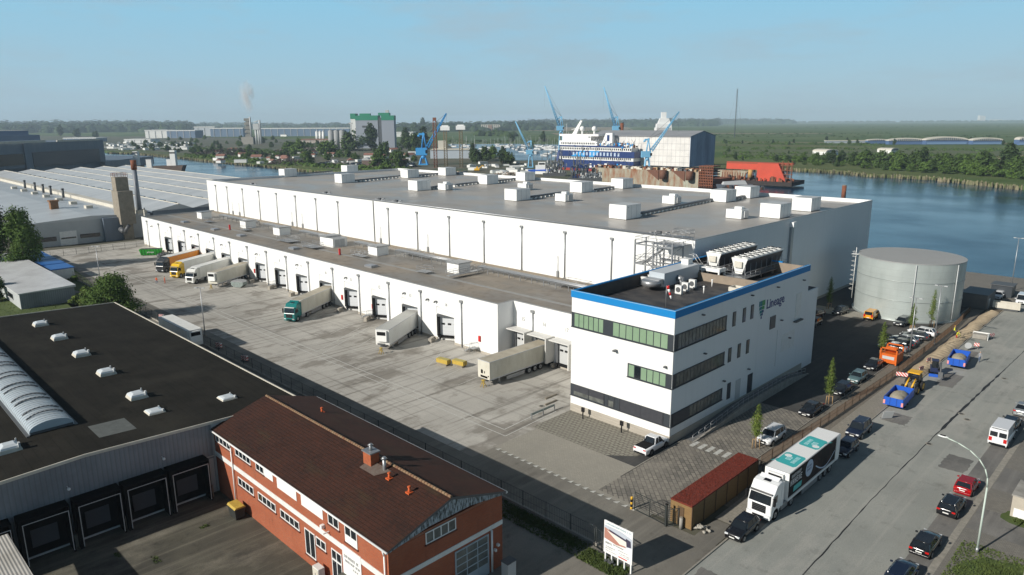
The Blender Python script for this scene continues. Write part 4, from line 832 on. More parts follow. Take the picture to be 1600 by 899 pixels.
# steel stair tower between office roof and high roof
t = thing('steel_stair_tower', 'galvanised steel stair tower climbing from the low roof to the high roof', 'stair tower', (-64.5, 99.5, 9.2))
b = MB()
for x in (-3.6, 0, 3.6):
    for y in (-1.6, 1.6): b.box(x-.11, x+.11, y-.11, y+.11, 0, 10.6)
for z in (3.3, 6.7, 10.0):
    b.box(-3.6, 3.6, -1.7, -1.5, z-.2, z); b.box(-3.6, 3.6, 1.5, 1.7, z-.2, z); b.box(-3.7, -3.5, -1.5, 1.5, z-.2, z); b.box(3.5, 3.7, -1.5, 1.5, z-.2, z)
for z in (0, 3.4, 6.8): b.cyl((-3.6, -1.6, z), (0, -1.6, z+3.1), .05, n=4); b.cyl((0, 1.6, z), (3.6, 1.6, z+3.1), .05, n=4)
b.build('frame', GREYM, t)
b = MB()
for k, z in enumerate((0, 3.3, 6.7)):
    y = -.75 if k % 2 == 0 else .75; x0, x1 = (-2.2, 2.0) if k % 2 == 0 else (2.0, -2.2)
    for i in range(12): f = i/12; xx = x0+(x1-x0)*f; b.box(xx-.17, xx+.17, y-.6, y+.6, z+3.35*f, z+3.35*f+.05)
    for s_ in (-.62, .62):
        b.cyl((x0, y+s_, z), (x1, y+s_, z+3.35), .08, n=4); b.cyl((x0, y+s_, z+1), (x1, y+s_, z+4.35), .035, n=4)
    b.box(2.0, 3.6, -1.5, 1.5, z+3.3, z+3.36) if k % 2 == 0 else b.box(-3.6, -2.2, -1.5, 1.5, z+3.3, z+3.36)
b.build('stair_flight', GREYM, t)
b = MB(); rails(b, -3.6, 3.6, -1.6, 1.6, 3.35, 1.1); rails(b, -3.6, 3.6, -1.6, 1.6, 6.75, 1.1); rails(b, -3.6, 3.6, -1.6, 4.2, 10.05, 1.1); b.box(-1.5, 3.6, 0, 4.3, 9.9, 10.0); b.build('handrail', GREYM, t)
t = thing('roof_rail_cage', 'square handrail cage on the high roof above the stair tower', 'handrail', (-66, 106.0, 19.0)); b = MB(); rails(b, 0, 3.2, 0, 1.6, .6, 1.3, .04); b.build('handrail', GREYM, t); MB().box(0, 3.2, 0, 1.6, .5, .6).build('deck', GREYM, t)
t = thing('roof_steps', 'small white railed steps over the office parapet behind the coolers', 'steps', (-59.2, 101.5, ZR)); b = MB()
for i in range(5): b.box(i*.25, i*.25+.25, 0, .9, 1.5-.3*i, 1.56-.3*i)
b.build('tread', GREYM, t); b = MB()
for yy in (0, .9): b.cyl((0, yy, 1.5), (0, yy, 2.5), .03, n=4); b.cyl((1.25, yy, 0), (1.25, yy, 1.0), .03, n=4); b.cyl((0, yy, 2.5), (1.25, yy, 1.0), .03, n=4); b.cyl((-.8, yy, 2.5), (0, yy, 2.5), .03, n=4)
b.build('handrail', WBRIGHT, t)
# ------------------------------------------------------------------ round tank
t = thing('round_steel_tank', 'large round pale green grey steel tank beside the car park', 'tank', (-43, 160, 0))
tm = NT('tank_sheet', .42, .3); v = tm.sep(); n1 = tm.noise(.25, 5); n2 = tm.noise(1, 4, tm.map((.6, .6, .08))); k = tm.mix(tm.rng(n1, .35, .65), (.47, .52, .50), (.42, .46, .445)); k = tm.mix(tm.rng(n2, .5, .8, 0, .4), k, (.28, .33, .31))
fz = tm.math('FRACT', tm.math('MULTIPLY', v[2], .78), 0); k = tm.mix(tm.rng(fz, .94, 1, 0, .35), k, (.2, .23, .22)); tm.color(k)
b = MB(); b.cyl((0, 0, .3), (0, 0, 11.7), 9.75, n=96, caps=False); b.build('shell', tm.m, t)
b = MB(); b.cyl((0, 0, 11.7), (0, 0, 11.85), 9.8, 9.8, n=96, smooth=False); b.cyl((0, 0, 11.85), (0, 0, 12.0), 9.6, .2, n=48, smooth=False); b.build('roof', mat('tank_roof', (.33, .335, .33), .8, var=(.31, .315, .31), vs=.3), t)
b = MB()
for z in (4.1, 8.0): b.cyl((0, 0, z), (0, 0, z+.08), 9.82, n=96)
b.cyl((0, 0, 0), (0, 0, .3), 10.1, n=64); b.build('hoop', mat('tank_hoop', (.33, .36, .35), .4, .4), t)
for a in (-1.2, -.35): b = MB(); b.cyl((9.95*cos(a), 9.95*sin(a), 0), (9.95*cos(a), 9.95*sin(a), 11.6), .09, n=6); b.build('pipe', GREYL, t)
b = MB(); a = -2.75; cx, cy = 10.3*cos(a), 10.3*sin(a)
for s_ in (-.3, .3): b.cyl((cx+s_*sin(a), cy-s_*cos(a), 2), (cx+s_*sin(a), cy-s_*cos(a), 12.9), .05, n=4)
for i in range(28): z = 2.2+i*.38; b.cyl((cx-.3*sin(a), cy+.3*cos(a), z), (cx+.3*sin(a), cy-.3*cos(a), z), .03, n=4)
for i in range(9):
    z = 4+i*1.0; pts = [(cx+.8*cos(a+q)*.9, cy+.8*sin(a+q)*.9, z) for q in (-1.5, -.8, 0, .8, 1.5)]; b.tube(pts, .035, 4)
b.box(cx-.7, cx+.7, cy-.7, cy+.7, 11.5, 11.56); b.build('ladder', WPAINT, t)
t = thing('tank_annex', 'dark concrete service box with a flat roof right of the round tank', 'outbuilding', (-33.5, 176, 0))
MB().box(-2.4, 2.4, -3.5, 4, 0, 3.0).build('wall', mat('dark_concrete', (.10, .10, .10), .8, var=(.15, .14, .13), vs=.7), t); MB().box(-2.5, 2.5, -3.6, 4.1, 3.0, 3.15).build('roof', GREYD, t); MB().box(2.4, 2.45, -2, -.6, 0, 2.1).build('door', GREYL, t)
t = thing('service_shelter', 'dark shelter beside the service box near the quay', 'outbuilding', (-31.5, 190, 0)); MB().box(-2, 2, -2, 2, 0, 2.6).build('wall', ANTH, t); MB().box(-2.2, 2.2, -2.2, 2.2, 2.6, 2.75).build('roof', GREYD, t)
# ------------------------------------------------------------------ red brick building
BX0, BX1, BY0, BY1, BE, BR, BYR = -72.5, -40.9, 27.6, 39.8, 7.3, 9.15, 33.8
bk = thing('brick_office', 'two storey red brick building with a brown tiled gable roof in the foreground', 'brick building', (-56, 33, 0))
b = MB(); b.box(BX0, BX1-.02, BY0+.02, BY1, -1, BE-.05); b.build('wall', BRICK_Y, bk, True)
b = MB(); b.box(BX0, BX1, BY0, BY0+.02, -1, BE-.05); b.build('front_brickwork', BRICK_Y, bk, True)
b = MB(); b.prism([(BY0, -1), (BY1, -1), (BY1, 7.0), (BY0, 7.0)], BX1-.02, BX1, 'x'); b.build('gable_brickwork', BRICK_X, bk, True)
GBL = mat('stained_gable_board', (.42, .48, .52), .7, var=(.05, .055, .05), vs=2.2, amt=.10, vstretch=(1, 3, .8))
b = MB(); b.prism([(BY0-.1, 7.2), (BYR, BR-.05), (BY1+.1, 7.2), (BY1, 6.95), (BYR+2.2, 7.5), (BYR-2.2, 7.5), (BY0, 6.95)], BX1-.05, BX1+.08, 'x'); b.build('gable_board', GBL, bk, True)
th = .16; rf = MB()
sl = (BR-BE+.05)/(BYR-BY0); o_ = .22
rf.poly([(BX0-.2, BY0-o_, BE-o_*sl+.1), (BX1+.35, BY0-o_, BE-o_*sl+.1), (BX1+.35, BYR, BR+.1), (BX0-.2, BYR, BR+.1)]); rf.poly([(BX0-.2, BYR, BR+.1), (BX1+.35, BYR, BR+.1), (BX1+.35, BY1+o_, BE-o_*sl+.1), (BX0-.2, BY1+o_, BE-o_*sl+.1)])
rf.poly([(BX0-.2, BY0-o_, BE-o_*sl), (BX0-.2, BYR, BR-.02), (BX1+.35, BYR, BR-.02), (BX1+.35, BY0-o_, BE-o_*sl)]); rf.poly([(BX0-.2, BYR, BR-.02), (BX0-.2, BY1+o_, BE-o_*sl), (BX1+.35, BY1+o_, BE-o_*sl), (BX1+.35, BYR, BR-.02)])
roof = rf.build('roof', TILES, bk, True)
b = MB(); b.poly([(BX1+.35, BY0-o_, BE-o_*sl-.05), (BX1+.35, BYR, BR-.1), (BX1+.35, BYR, BR+.13), (BX1+.35, BY0-o_, BE-o_*sl+.13)]); b.poly([(BX1+.35, BYR, BR-.1), (BX1+.35, BY1+o_, BE-o_*sl-.05), (BX1+.35, BY1+o_, BE-o_*sl+.13), (BX1+.35, BYR, BR+.13)]); b.build('verge_board', mat('verge', (.10, .10, .10), .6), roof, False)
b = MB(); 
for i in range(85): x = BX0+i*.375; b.cyl((x, BYR, BR+.10), (x+.36, BYR, BR+.13), .13, .14, n=7)
b.build('ridge_tile', mat('ridge_tile', (.20, .085, .045), .85, var=(.26, .19, .11), vs=1.6, amt=.15), roof, False)
b = MB(); b.cyl((BX0-.2, BY0-.30, 7.17), (BX1+.3, BY0-.30, 7.17), .09, n=8); b.cyl((BX0-.2, BY1+.32, 7.17), (BX1+.3, BY1+.32, 7.17), .11, n=8); b.build('gutter', WBRIGHT, bk, True)
b = MB(); b.box(BX0, BX1+.05, BY0-.05, BY0, 4.2, 4.72); b.box(BX1, BX1+.05, BY0-.05, BY1, 4.12, 4.55); b.build('white_band', WPAINT, bk, True)
for x in (-68.1, -41.25): b = MB(); b.cyl((x, BY0-.15, 0), (x, BY0-.15, 6.6), .07, n=6); b.cyl((x, BY0-.15, 6.6), (x, BY0-.28, 7.1), .07, n=6); b.build('downpipe', WBRIGHT, bk, True)
def bwin(x0, x1, z0, z1, n, m=GLASS, ax='y', dark=True):
    b = MB(); g = MB(); f_ = .09
    def B(q, u0, u1, d0, d1, z0, z1):
        if ax == 'y': q.box(u0, u1, BY0-d1, BY0-d0, z0, z1)
        else: q.box(BX1+d0, BX1+d1, u0, u1, z0, z1)
    w = x1-x0
    B(b, x0, x1, .003, .06, z0, z0+f_); B(b, x0, x1, .003, .06, z1-f_, z1)
    for i in range(n+1): x = x0+(w-f_)*i/n; B(b, x, x+f_, .003, .06, z0+f_, z1-f_)
    if dark: B(g, x0+f_, x1-f_, .003, .02, z0+f_, z1-f_)
    fo = b.build('window', WBRIGHT, bk, True)
    if dark: g.build('pane', m, fo)
    s_ = MB(); B(s_, x0-.1, x1+.1, .0, .12, z0-.12, z0-.01); s_.build('sill', mat('dark_brick_sill', (.12, .03, .015), .8), fo)
    return fo
for x0, x1 in ((-72.0, -68.3), (-67.3, -63.9)): bwin(x0, x1, 6.05, 6.95, 4)
bwin(-62.75, -61.1, 6.05, 6.95, 2)
def panel(x0, x1, z0, z1, m=WBRIGHT, nm='blind_panel'): return MB().box(x0, x1, BY0-.05, BY0-.004, z0, z1).build(nm, m, bk, True)
panel(-61.05, -59.3, 6.0, 6.95); panel(-58.5, -54.9, 5.75, 6.95); panel(-54.05, -50.4, 5.75, 6.95)
bwin(-49.55, -47.85, 5.85, 6.95, 2); bwin(-46.95, -45.15, 5.3, 6.95, 2); MB().box(-46.86, -45.24, BY0-.055, BY0-.03, 5.32, 6.0).build('white_infill', WBRIGHT, bk, True)
for x0, x1 in ((-67.25, -63.8), (-62.85, -59.25), (-58.35, -54.8)): bwin(x0, x1, 2.75, 3.65, 4)
bwin(-53.85, -52.1, 1.0, 3.6, 2); bwin(-51.9, -50.25, 2.7, 3.6, 2)
b = bwin(-49.35, -47.75, .1, 3.6, 2); MB().box(-49.3, -47.8, BY0-.07, BY0-.02, 2.55, 2.68).build('transom', WBRIGHT, bk, True)
sg = MB().box(-47.5, -44.75, BY0-.075, BY0-.004, 1.2, 4.78).build('sign_panel', WBRIGHT, bk, True)
letters(-47.25, 3.75, 2.2, .26, GREYD, sg, lambda u, z: (u, BY0-.082, z), 'lettering', 21); letters(-47.1, 3.35, 2.2, .22, GREYD, sg, lambda u, z: (u, BY0-.082, z), 'lettering', 22); letters(-46.0, 2.95, .9, .2, GREYD, sg, lambda u, z: (u, BY0-.082, z), 'lettering', 23)
b = MB(); b.box(-47.6, -44.9, BY0-1.6, BY0-.077, 1.95, 2.1); b.build('door_canopy', mat('canopy_felt', (.09, .085, .07), .8), bk, True)
b = MB(); b.box(-50.5, -50.2, BY0-.35, BY0-.02, 5.1, 5.4); b.box(-49.6, -49.5, BY0-.6, BY0-.02, 5.0, 5.08); b.build('wall_lamp', WBRIGHT, bk, True)
# gable side
bwin(31.2, 34.4, 6.0, 7.05, 4, GLASSB, 'x')
b = MB(); b.box(BX1+.003, BX1+.06, 34.2, 38.1, 0, 3.9); gd = b.build('garage_door', mat('garage_frame', (.36, .42, .46), .5), bk, True)
for i in range(3):
    for j in range(4):
        y0 = 34.35+i*1.23; z0 = 1.15+j*.68
        MB().box(BX1+.06, BX1+.08, y0, y0+1.1, z0, z0+.56).build('pane', GLASSB, gd)
MB().box(BX1+.06, BX1+.075, 35.6, 36.7, .1, 2.0).build('wicket_door', mat('wicket', (.40, .46, .50), .5), gd)
b = MB(); b.cyl((BX1+.12, 38.4, 0), (BX1+.12, 38.4, 4.1), .1, n=6); b.build('downpipe', WBRIGHT, bk, True)
b = MB(); b.box(BX1+.03, BX1+.3, 39.0, 39.2, 2.3, 2.5); b.box(BX1+.03, BX1+.3, 38.7, 38.85, 1.9, 2.15); b.build('wall_lamp', WBRIGHT, bk, True)
# chimney and roof details
b = MB(); b.box(-51.5, -50.3, 32.6, 33.5, 8.4, 10.1); ch = b.build('chimney', mat('chimney_brick', (.42, .12, .04), .85, var=(.25, .06, .03), vs=3), roof, False)
MB().box(-51.6, -50.2, 32.5, 33.6, 10.1, 10.2).build('chimney_cap', GREYM, ch, False); MB().cyl((-50.9, 33.05, 10.2), (-50.9, 33.05, 10.7), .15, n=8).cyl((-50.9, 33.05, 10.7), (-50.9, 33.05, 10.85), .28, .1, n=8).build('chimney_cowl', GREYM, ch, False)
b = MB(); b.cyl((-48.8, 33.0, 8.5), (-48.8, 33.0, 10.1), .16, n=8); b.cyl((-48.8, 33.0, 10.1), (-48.8, 33.0, 10.3), .3, .12, n=8); b.build('flue_pipe', GREYM, roof, False)
for x, y, z in ((-47.4, 32.5, 8.95), (-44.3, 32.3, 8.9), (-66, 36.9, 8.25)): b = MB(); b.cyl((x, y, z-.2), (x, y, z+.45), .13, .10, n=7); b.cyl((x, y, z+.45), (x, y, z+.55), .18, .12, n=7); b.box(x-.25, x+.25, y-.25, y+.25, z-.1, z+.03); b.build('roof_vent', mat('terracotta', (.55, .10, .02), .7), roof, False)
b = MB(); b.poly([(-51.3, 32.0, 8.76), (-49.0, 32.0, 8.76), (-48.0, 33.2, 9.12), (-51.3, 33.2, 9.12)]); b.build('lead_flashing', mat('flashing', (.16, .14, .12), .6, var=(.10, .06, .045), vs=3), roof, False)
# small props by the brick wall
t = thing('waste_bin', 'black wheeled waste container with a dirty yellow lid by the brick wall', 'waste bin', (-66.0, 26.6, 0)); MB().frus((-.75, .75, -.45, .45), .12, (-.85, .85, -.55, .55), 1.25).build('body', mat('bin_black', (.025, .028, .025), .6), t); MB().prism([(-.6, 1.25), (.6, 1.25), (.45, 1.42), (-.45, 1.42)], -.9, .9, 'x').build('lid', YELD, t)
for x in (-.6, .6): MB().cyl((x, -.35, .1), (x+.1, -.35, .1), .1, n=8).build('wheel', BLACK, t)
t = thing('meter_box', 'white meter box standing against the brick wall by the doors', 'cabinet', (-50.6, 26.9, 0)); MB().box(-.5, .5, -.3, .3, 0, 1.5).build('casing', WPAINT, t); MB().box(-.45, .45, -.33, -.3, .1, 1.4).build('door', OFFW, t); MB().box(-.05, .02, -.345, -.33, .5, 1.0).build('handle', GREYD, t)
t = thing('grey_cabinet', 'small grey cabinet in the shade by the gable corner', 'cabinet', (-38.9, 38.6, 0)); MB().box(-.4, .4, -.5, .5, 0, 1.9).build('casing', GREYL, t); MB().box(-.45, .45, -.55, .55, 1.9, 1.98).build('lid', GREYD, t)
# ------------------------------------------------------------------ black roofed freight hall
FX0, FX1, FY0, FY1, FE, FR, FYR = -138.5, -72.6, -6.6, 37.6, 7.6, 8.45, 15.5
fh = thing('freight_hall', 'large hall with a black bitumen roof and dark loading docks in the left foreground', 'warehouse', (-105, 15, 0))
b = MB(); b.prism([(FY0, -1), (FY1, -1), (FY1, FE), (FYR, FR), (FY0, FE)], FX0, FX1, 'x'); b.build('wall', SHED_SIDEY, fh, True)
b = MB(); b.prism([(FY0, .2), (FY1-10.2, .2), (FY1-10.2, 7.98), (FYR, FR), (FY0, FE)], FX1, FX1+.05, 'x'); b.build('gable_cladding', SHED_SHADED, fh, True)
b = MB(); b.poly([(FX0-.2, FY0-.2, FE+.05), (FX1+.15, FY0-.2, FE+.05), (FX1+.15, FYR, FR+.06), (FX0-.2, FYR, FR+.06)]); b.poly([(FX0-.2, FYR, FR+.06), (FX1+.15, FYR, FR+.06), (FX1+.15, FY1+.2, FE+.05), (FX0-.2, FY1+.2, FE+.05)])
b.build('roof', BITUMEN, fh, True)
b = MB()
for (ya, za), (yb, zb) in (((FY0-.2, FE+.05), (FYR, FR+.06)), ((FYR, FR+.06), (FY1+.2, FE+.05))):
    for x in (FX1+.15, FX0-.2): b.prism([(ya, za-.18), (yb, zb-.18), (yb, zb+.12), (ya, za+.12)], x-.06, x+.06, 'x')
b.box(FX0-.2, FX1+.15, FY1+.2, FY1+.34, FE-.1, FE+.16); b.build('roof_edge_trim', OFFW, fh, True)
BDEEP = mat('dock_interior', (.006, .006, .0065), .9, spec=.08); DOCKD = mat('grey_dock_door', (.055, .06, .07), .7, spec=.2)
for y0, y1 in ((22.55, 26.1), (18.3, 21.85), (14.05, 17.6), (9.6, 13.2), (5.1, 8.7)):
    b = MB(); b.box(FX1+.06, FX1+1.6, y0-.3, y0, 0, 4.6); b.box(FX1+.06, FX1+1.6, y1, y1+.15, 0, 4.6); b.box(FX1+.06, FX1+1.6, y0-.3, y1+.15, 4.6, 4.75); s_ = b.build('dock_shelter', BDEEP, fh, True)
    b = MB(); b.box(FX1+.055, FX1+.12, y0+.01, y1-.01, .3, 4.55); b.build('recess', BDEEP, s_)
    b = MB(); b.box(FX1+.12, FX1+.18, y0+.7, y1-.75, 1.1, 2.85); b.build('door', DOCKD, s_)
    b = MB(); b.box(FX1+1.6, FX1+1.64, y0-.03, y0+.03, .2, 4.3); b.box(FX1+1.6, FX1+1.64, y1-.03, y1+.03, .2, 4.3); b.box(FX1+1.6, FX1+1.64, y0+.03, y1-.03, 4.24, 4.3); b.build('edge_trim', GREYL, s_)
    b = MB(); b.box(FX1+.2, FX1+.9, y1+.15, y1+.55, 0, 1.3); b.build('buffer_block', CONCD, fh, True)
for y in (22.2, 13.7): b = MB(); b.cyl((FX1+.05, y, 5.95), (FX1+.6, y, 5.95), .04, n=5); b.ell((FX1+.65, y, 5.9), (.2, .16, .14), 8, 5); b.build('wall_lamp', WBRIGHT, fh, True)
b = MB(); b.box(FX1+.06, FX1+.12, 26.4, 27.3, .2, 4.0); b.box(FX1+.06, FX1+.14, 26.2, 27.4, 4.2, 4.3); b.build('side_panel', GREYL, fh, True)
def rz2(y): return FR+.06 - abs(y-FYR)*(FR-FE)/(FY1-FYR)
# barrel skylight
t = thing('barrel_skylight', 'long arched translucent skylight on the ridge of the black roof', 'skylight', (-100, 14.9, 8.4))
bm_ = MB(); xs0, xs1 = -50, 19.5-.9; n = 14
pts = [(-2.0, 0.1)]+[(-2.0*cos(pi*i/n), .35+.85*sin(pi*i/n)) for i in range(n+1)]+[(2.0, .1)]
bm_.prism(pts, xs0, xs1, 'x'); SKYL = mat('skylight_sheet', (.46, .52, .56), .3, var=(.40, .46, .50), vs=.7); 
bo = bm_.build('vault', SKYL, t)
b = MB(); x = xs0
while x < xs1:
    p = [(x, -2.03*cos(pi*i/n), .36+.87*sin(pi*i/n)) for i in range(n+1)]; b.tube(p, .022, 3); x += .62
b.build('glazing_rib', GREYL, t)
x = 16.0
while x > -50:
    for dx in (0, 1.6):
        b = MB(); p = [(x-dx, -1.85*cos(a), .5+.87*sin(a)) for a in [pi*(.14+.72*i/10) for i in range(11)]]
        for p0, p1 in zip(p[:-1], p[1:]): b.cyl(p0, p1, .09, n=4)
        b.build('arched_rail', mat('rail_grey', (.13, .14, .15), .5), t)
    x -= 5.2
b = MB(); b.box(xs1, xs1+.05, -1.9, 1.9, .1, .35); b.box(xs0, xs1+.2, -2.3, -2.0, -.05, .12); b.box(xs0, xs1+.2, 2.0, 2.3, -.05, .12); b.build('curb', GREYD, t)
b = MB(); b.poly([(-79.8, 17.7, rz2(17.7)+.015), (-75.9, 17.7, rz2(17.7)+.015), (-75.9, 21.2, rz2(21.2)+.015), (-79.8, 21.2, rz2(21.2)+.015)]); b.build('roof_patch', mat('patch_felt', (.13, .14, .13), .8, var=(.08, .085, .08), vs=1.5), fh, True)
d0 = thing('dome_skylight', '', 'skylight'); MB().frus((-.85, .85, -.85, .85), 0, (-.75, .75, -.75, .75), .3).build('curb', OFFW, d0); MB().frus((-.74, .74, -.74, .74), .30, (-.66, .66, -.66, .66), .46).frus((-.66, .66, -.66, .66), .46, (-.40, .40, -.40, .40), .60).build('dome', mat('dome_acrylic', (.62, .66, .68), .18), d0)
MB().box(.5, .85, .55, .7, .3, .7).box(-.7, -.55, .6, .7, .3, .65).build('opener', GREYL, d0)
dl = ['farthest one at the top left', 'second from the far end', 'third from the far end', 'fourth from the far end', 'fifth from the far end', 'nearest flat one beside the dark patch', 'lone flat one close to the brick roof', 'by the near end of the barrel skylight']
for k, (x, y) in enumerate([(-129, 24.3), (-118.5, 24.4), (-107.5, 24.4), (-96.8, 24.4), (-85.5, 24.35), (-79.5, 24.2), (-78.4, 31.8), (-79.5, 10.8)]):
    o = d0 if k == 0 else dup(d0); o.location = (x, y, rz2(y)); o['label'] = 'white square dome skylight on the black roof, ' + dl[k]; o['group'] = 'dome skylights on the black roof'
    o.scale = (1.15, 1.15, 1.15) if k not in (5, 6) else (1.05, 1.05, .55)
# corrugated roof corner at bottom left
pa = [at(0, 838, 4.2), at(12, 834, 4.2), at(52, 899, 4.2), at(60, 930, 4.2), at(-40, 960, 4.2), at(-60, 850, 4.2)]
t = thing('corrugated_canopy', 'corner of a low corrugated grey roof at the bottom left of the picture', 'shed roof', (pa[1].x, pa[1].y, 0))
MB().prism([(p.x, p.y) for p in pa], 4.0, 4.2, 'z').build('roof', corr('canopy_sheet', (.50, .48, .44), (.36, .34, .30), 1.3, 1, .6), t, True)
MB().box(pa[4].x+.6, pa[4].x+.9, pa[4].y+.2, pa[4].y+.5, 0, 4.0).box(pa[1].x-.9, pa[1].x-.6, pa[1].y-.9, pa[1].y-.6, 0, 4.0).build('post', GREYD, t, True)
# ------------------------------------------------------------------ old factory halls at the left
def hallthing(nm, lab, pts, z, h, m, mr, extra=None):
    c = sum((Vector(p) for p in pts), Vector((0, 0)))/len(pts); t = thing(nm, lab, 'factory hall', (c.x, c.y, 0))
    MB().prism(pts, 0, h, 'z').build('wall', m, t, True); b = MB(); b.prism(pts, h, h+.15, 'z'); b.build('roof', mr, t, True); return t
f1 = thing('factory_hall', 'wide pale factory hall with long low sawtooth roofs left of the loading hall', 'factory hall', (-400, 130, 0))
MB().box(-560, -271, 90.2, 176, 0, 8.6).build('wall', CLAD_BLUE, f1, True)
b = MB()
for i in range(6):
    y0 = 90+i*14.5; b.prism([(y0, 8.6), (y0+14.4, 8.6), (y0+10, 10.4), (y0+9, 10.4)], -560, -270.8, 'x')
b.build('roof', HALL_ROOF, f1, True)
b = MB()
for i in range(6):
    y0 = 90+i*14.5+9.5; b.box(-560, -270.5, y0-.3, y0+.3, 10.35, 10.6)
b.build('ridge_strip', OFFW, f1, True)
b = MB()
for i in range(6):
    y0 = 90+i*14.5+12
    for k in range(24): x = -545+k*11.2; b.box(x, x+6, y0-1.4, y0+.8, 9.2, 10.1)
b.build('skylight', mat('sky_strip', (.13, .16, .19), .3), f1, True)
f2 = thing('factory_hall', 'lower white walled factory hall with pale roof behind the lamp post at left', 'factory hall', (-380, 70, 0))
MB().box(-560, -269.5, 50, 88.8, 0, 7.7).build('wall', mat('hall_white_wall', (.46, .48, .48), .7, var=(.36, .38, .39), vs=.15, world=True), f2, True)
b = MB(); b.prism([(50, 7.7), (88.8, 7.7), (88.8, 8.1), (70, 9.0), (50, 7.9)], -560, -269.3, 'x'); b.build('roof', HALL_ROOF, f2, True)
b = MB(); b.box(-560, -269, 84.6, 87.6, 8.3, 9.5); b.build('white_parapet', OFFW, f2, True)
b = MB()
for k in range(7): x = -420+k*20; b.box(x, x+3, 76, 78.2, 8.6, 9.7)
b.build('roof_light', OFFW, f2, True)
for k, x in enumerate((-400, -385, -372, -352, -420)): b = MB(); b.cyl((x, 82, 8.5), (x, 82, 12), .5, n=8); b.cyl((x, 82, 12), (x, 82, 12.5), .8, .4, n=8); b.build('vent_stack', GREYD, f2, True)
b = MB(); b.box(-305, -302.5, 66, 68.5, 8.6, 11.5); b.box(-305.3, -302.2, 65.7, 68.8, 11.5, 12); b.build('chimney', mat('brown_stack', (.22, .11, .05), .8), f2, True)
b = MB(); b.box(-269.5, -269.4, 51.5, 53, .2, 6.2); b.box(-269.5, -269.35, 53.5, 59, 1.8, 3.2, 0); b.box(-269.5, -269.35, 66, 72, 1.8, 3.1, 0); b.build('dark_window', GLASS, f2, True)
b = MB(); b.box(-269.5, -269.3, 60, 65, 0, 4.6); gd = b.build('gate', WPAINT, f2, True); MB().box(-269.3, -269.25, 60.3, 64.7, 2.1, 2.6).build('gate_window', GLASS, gd)
MB().box(-267.5, -269.45, 73, 79, 0, 7.9).build('lean_to', CLAD_BLUE, f2, True)
t = thing('concrete_tower', 'tall stained concrete filter tower beside the steel chimney', 'tower', (-268.5, 80.2, 0))
MB().box(-3.0, 3.4, -2.4, 2.4, 5.5, 16.8).box(-2.8, 1.4, -2.0, 2.0, 16.8, 21.4).build('shaft', CONCD, t); MB().box(-2.2, 2.2, -1.6, 1.6, 0, 5.5).build('leg', CONCD, t)
b = MB(); rails(b, -2.8, 1.4, -2, 2, 21.4, 1.3, .06); b.build('handrail', RUST, t); b = MB(); b.cyl((2.6, -2.6, 4), (5.2, -2.2, 3.2), .9, n=9); b.cyl((5.2, -2.2, 3.2), (6.5, -1, 5.5), .6, n=9); b.build('duct', GREYD, t)
t = thing('steel_chimney', 'slim grey steel chimney with a rusty top beside the concrete tower', 'chimney', (-271.5, 86, 0)); MB().cyl((0, 0, 0), (0, 0, 9), 1.5, .95, n=14).cyl((0, 0, 9), (0, 0, 23.5), .95, .75, n=14).build('stack', mat('stack_grey', (.30, .33, .37), .5, var=(.12, .13, .15), vs=.4, vstretch=(1, 1, .3)), t); MB().cyl((0, 0, 23.5), (0, 0, 26.8), .95, .95, n=14).build('cap', RUST, t)
t = thing('vent_mast', 'thin white vent mast at the corner of the loading hall', 'mast', (-262, 84.5, 0)); MB().cyl((0, 0, 0), (0, 0, 10.5), .25, n=8).build('pole', OFFW, t); MB().cyl((0, 0, 10.5), (0, 0, 11), .4, n=8).build('cap', GREYM, t)
# big hall behind
p0, p1 = at(0, 272, 8), at(170, 262, 8)
t = thing('shipyard_hall', 'big blue grey hall with dark window bands at the far left', 'factory hall', (-640, 150, 0))
MB().prism([(-566, 62), (-572, 60), (-690, 192), (-684, 194), (-760, 260), (-900, 200), (-760, 20)], 0, 8, 'z').build('base_wall', CLAD_BLUE, t, True)
def wallseg(nm, a, c, z0, z1, dd, m):
    a, c = Vector(a), Vector(c); n_ = Vector((c.y-a.y, -(c.x-a.x))).normalized()
    if n_.dot(Vector((0, 0))-a) < 0: n_ = -n_
    MB().prism([tuple(a), tuple(c), tuple(c+n_*dd), tuple(a+n_*dd)], z0, z1, 'z').build(nm, m, t, True)
A_, B_ = (-572, 60), (-688, 196)
wallseg('upper_wall', A_, B_, 8, 26, -60, CLAD_BLUE); wallseg('window_band', (-575, 64), (-626, 124), 10.5, 18.5, .4, mat('brown_glazing', (.035, .032, .03), .2)); wallseg('window_band', (-632, 131), (-682, 190), 8.5, 19, .4, mat('navy_glazing', (.035, .045, .065), .3)); wallseg('pier', (-627, 125), (-631, 130), 5, 25.9, .8, CLAD_BLUE)
wallseg('roof_edge', A_, (-640, 142), 26.0, 27.6, .9, OFFW); wallseg('roof_edge', (-650, 152), (-684, 192), 26.0, 27.2, .9, OFFW)
t = thing('blue_hall', 'blue stepped industrial hall behind the big hall at the left edge', 'factory hall', (at(20, 236).x, at(20, 236).y, 0)); c = t.location
MB().box(-50, 40, -40, 30, 0, 24).box(-44, 20, -30, 20, 24, 30).build('wall', mat('hall_blue', (.05, .11, .22), .6, var=(.08, .16, .28), vs=.08), t); MB().box(-45, 21, -31, 21, 30, 31).build('roof', OFFW, t); MB().box(-51, 41, -41, -39.5, 8, 11).box(-51, 41, -41, -39.5, 16, 18).build('window_band', GLASS, t)
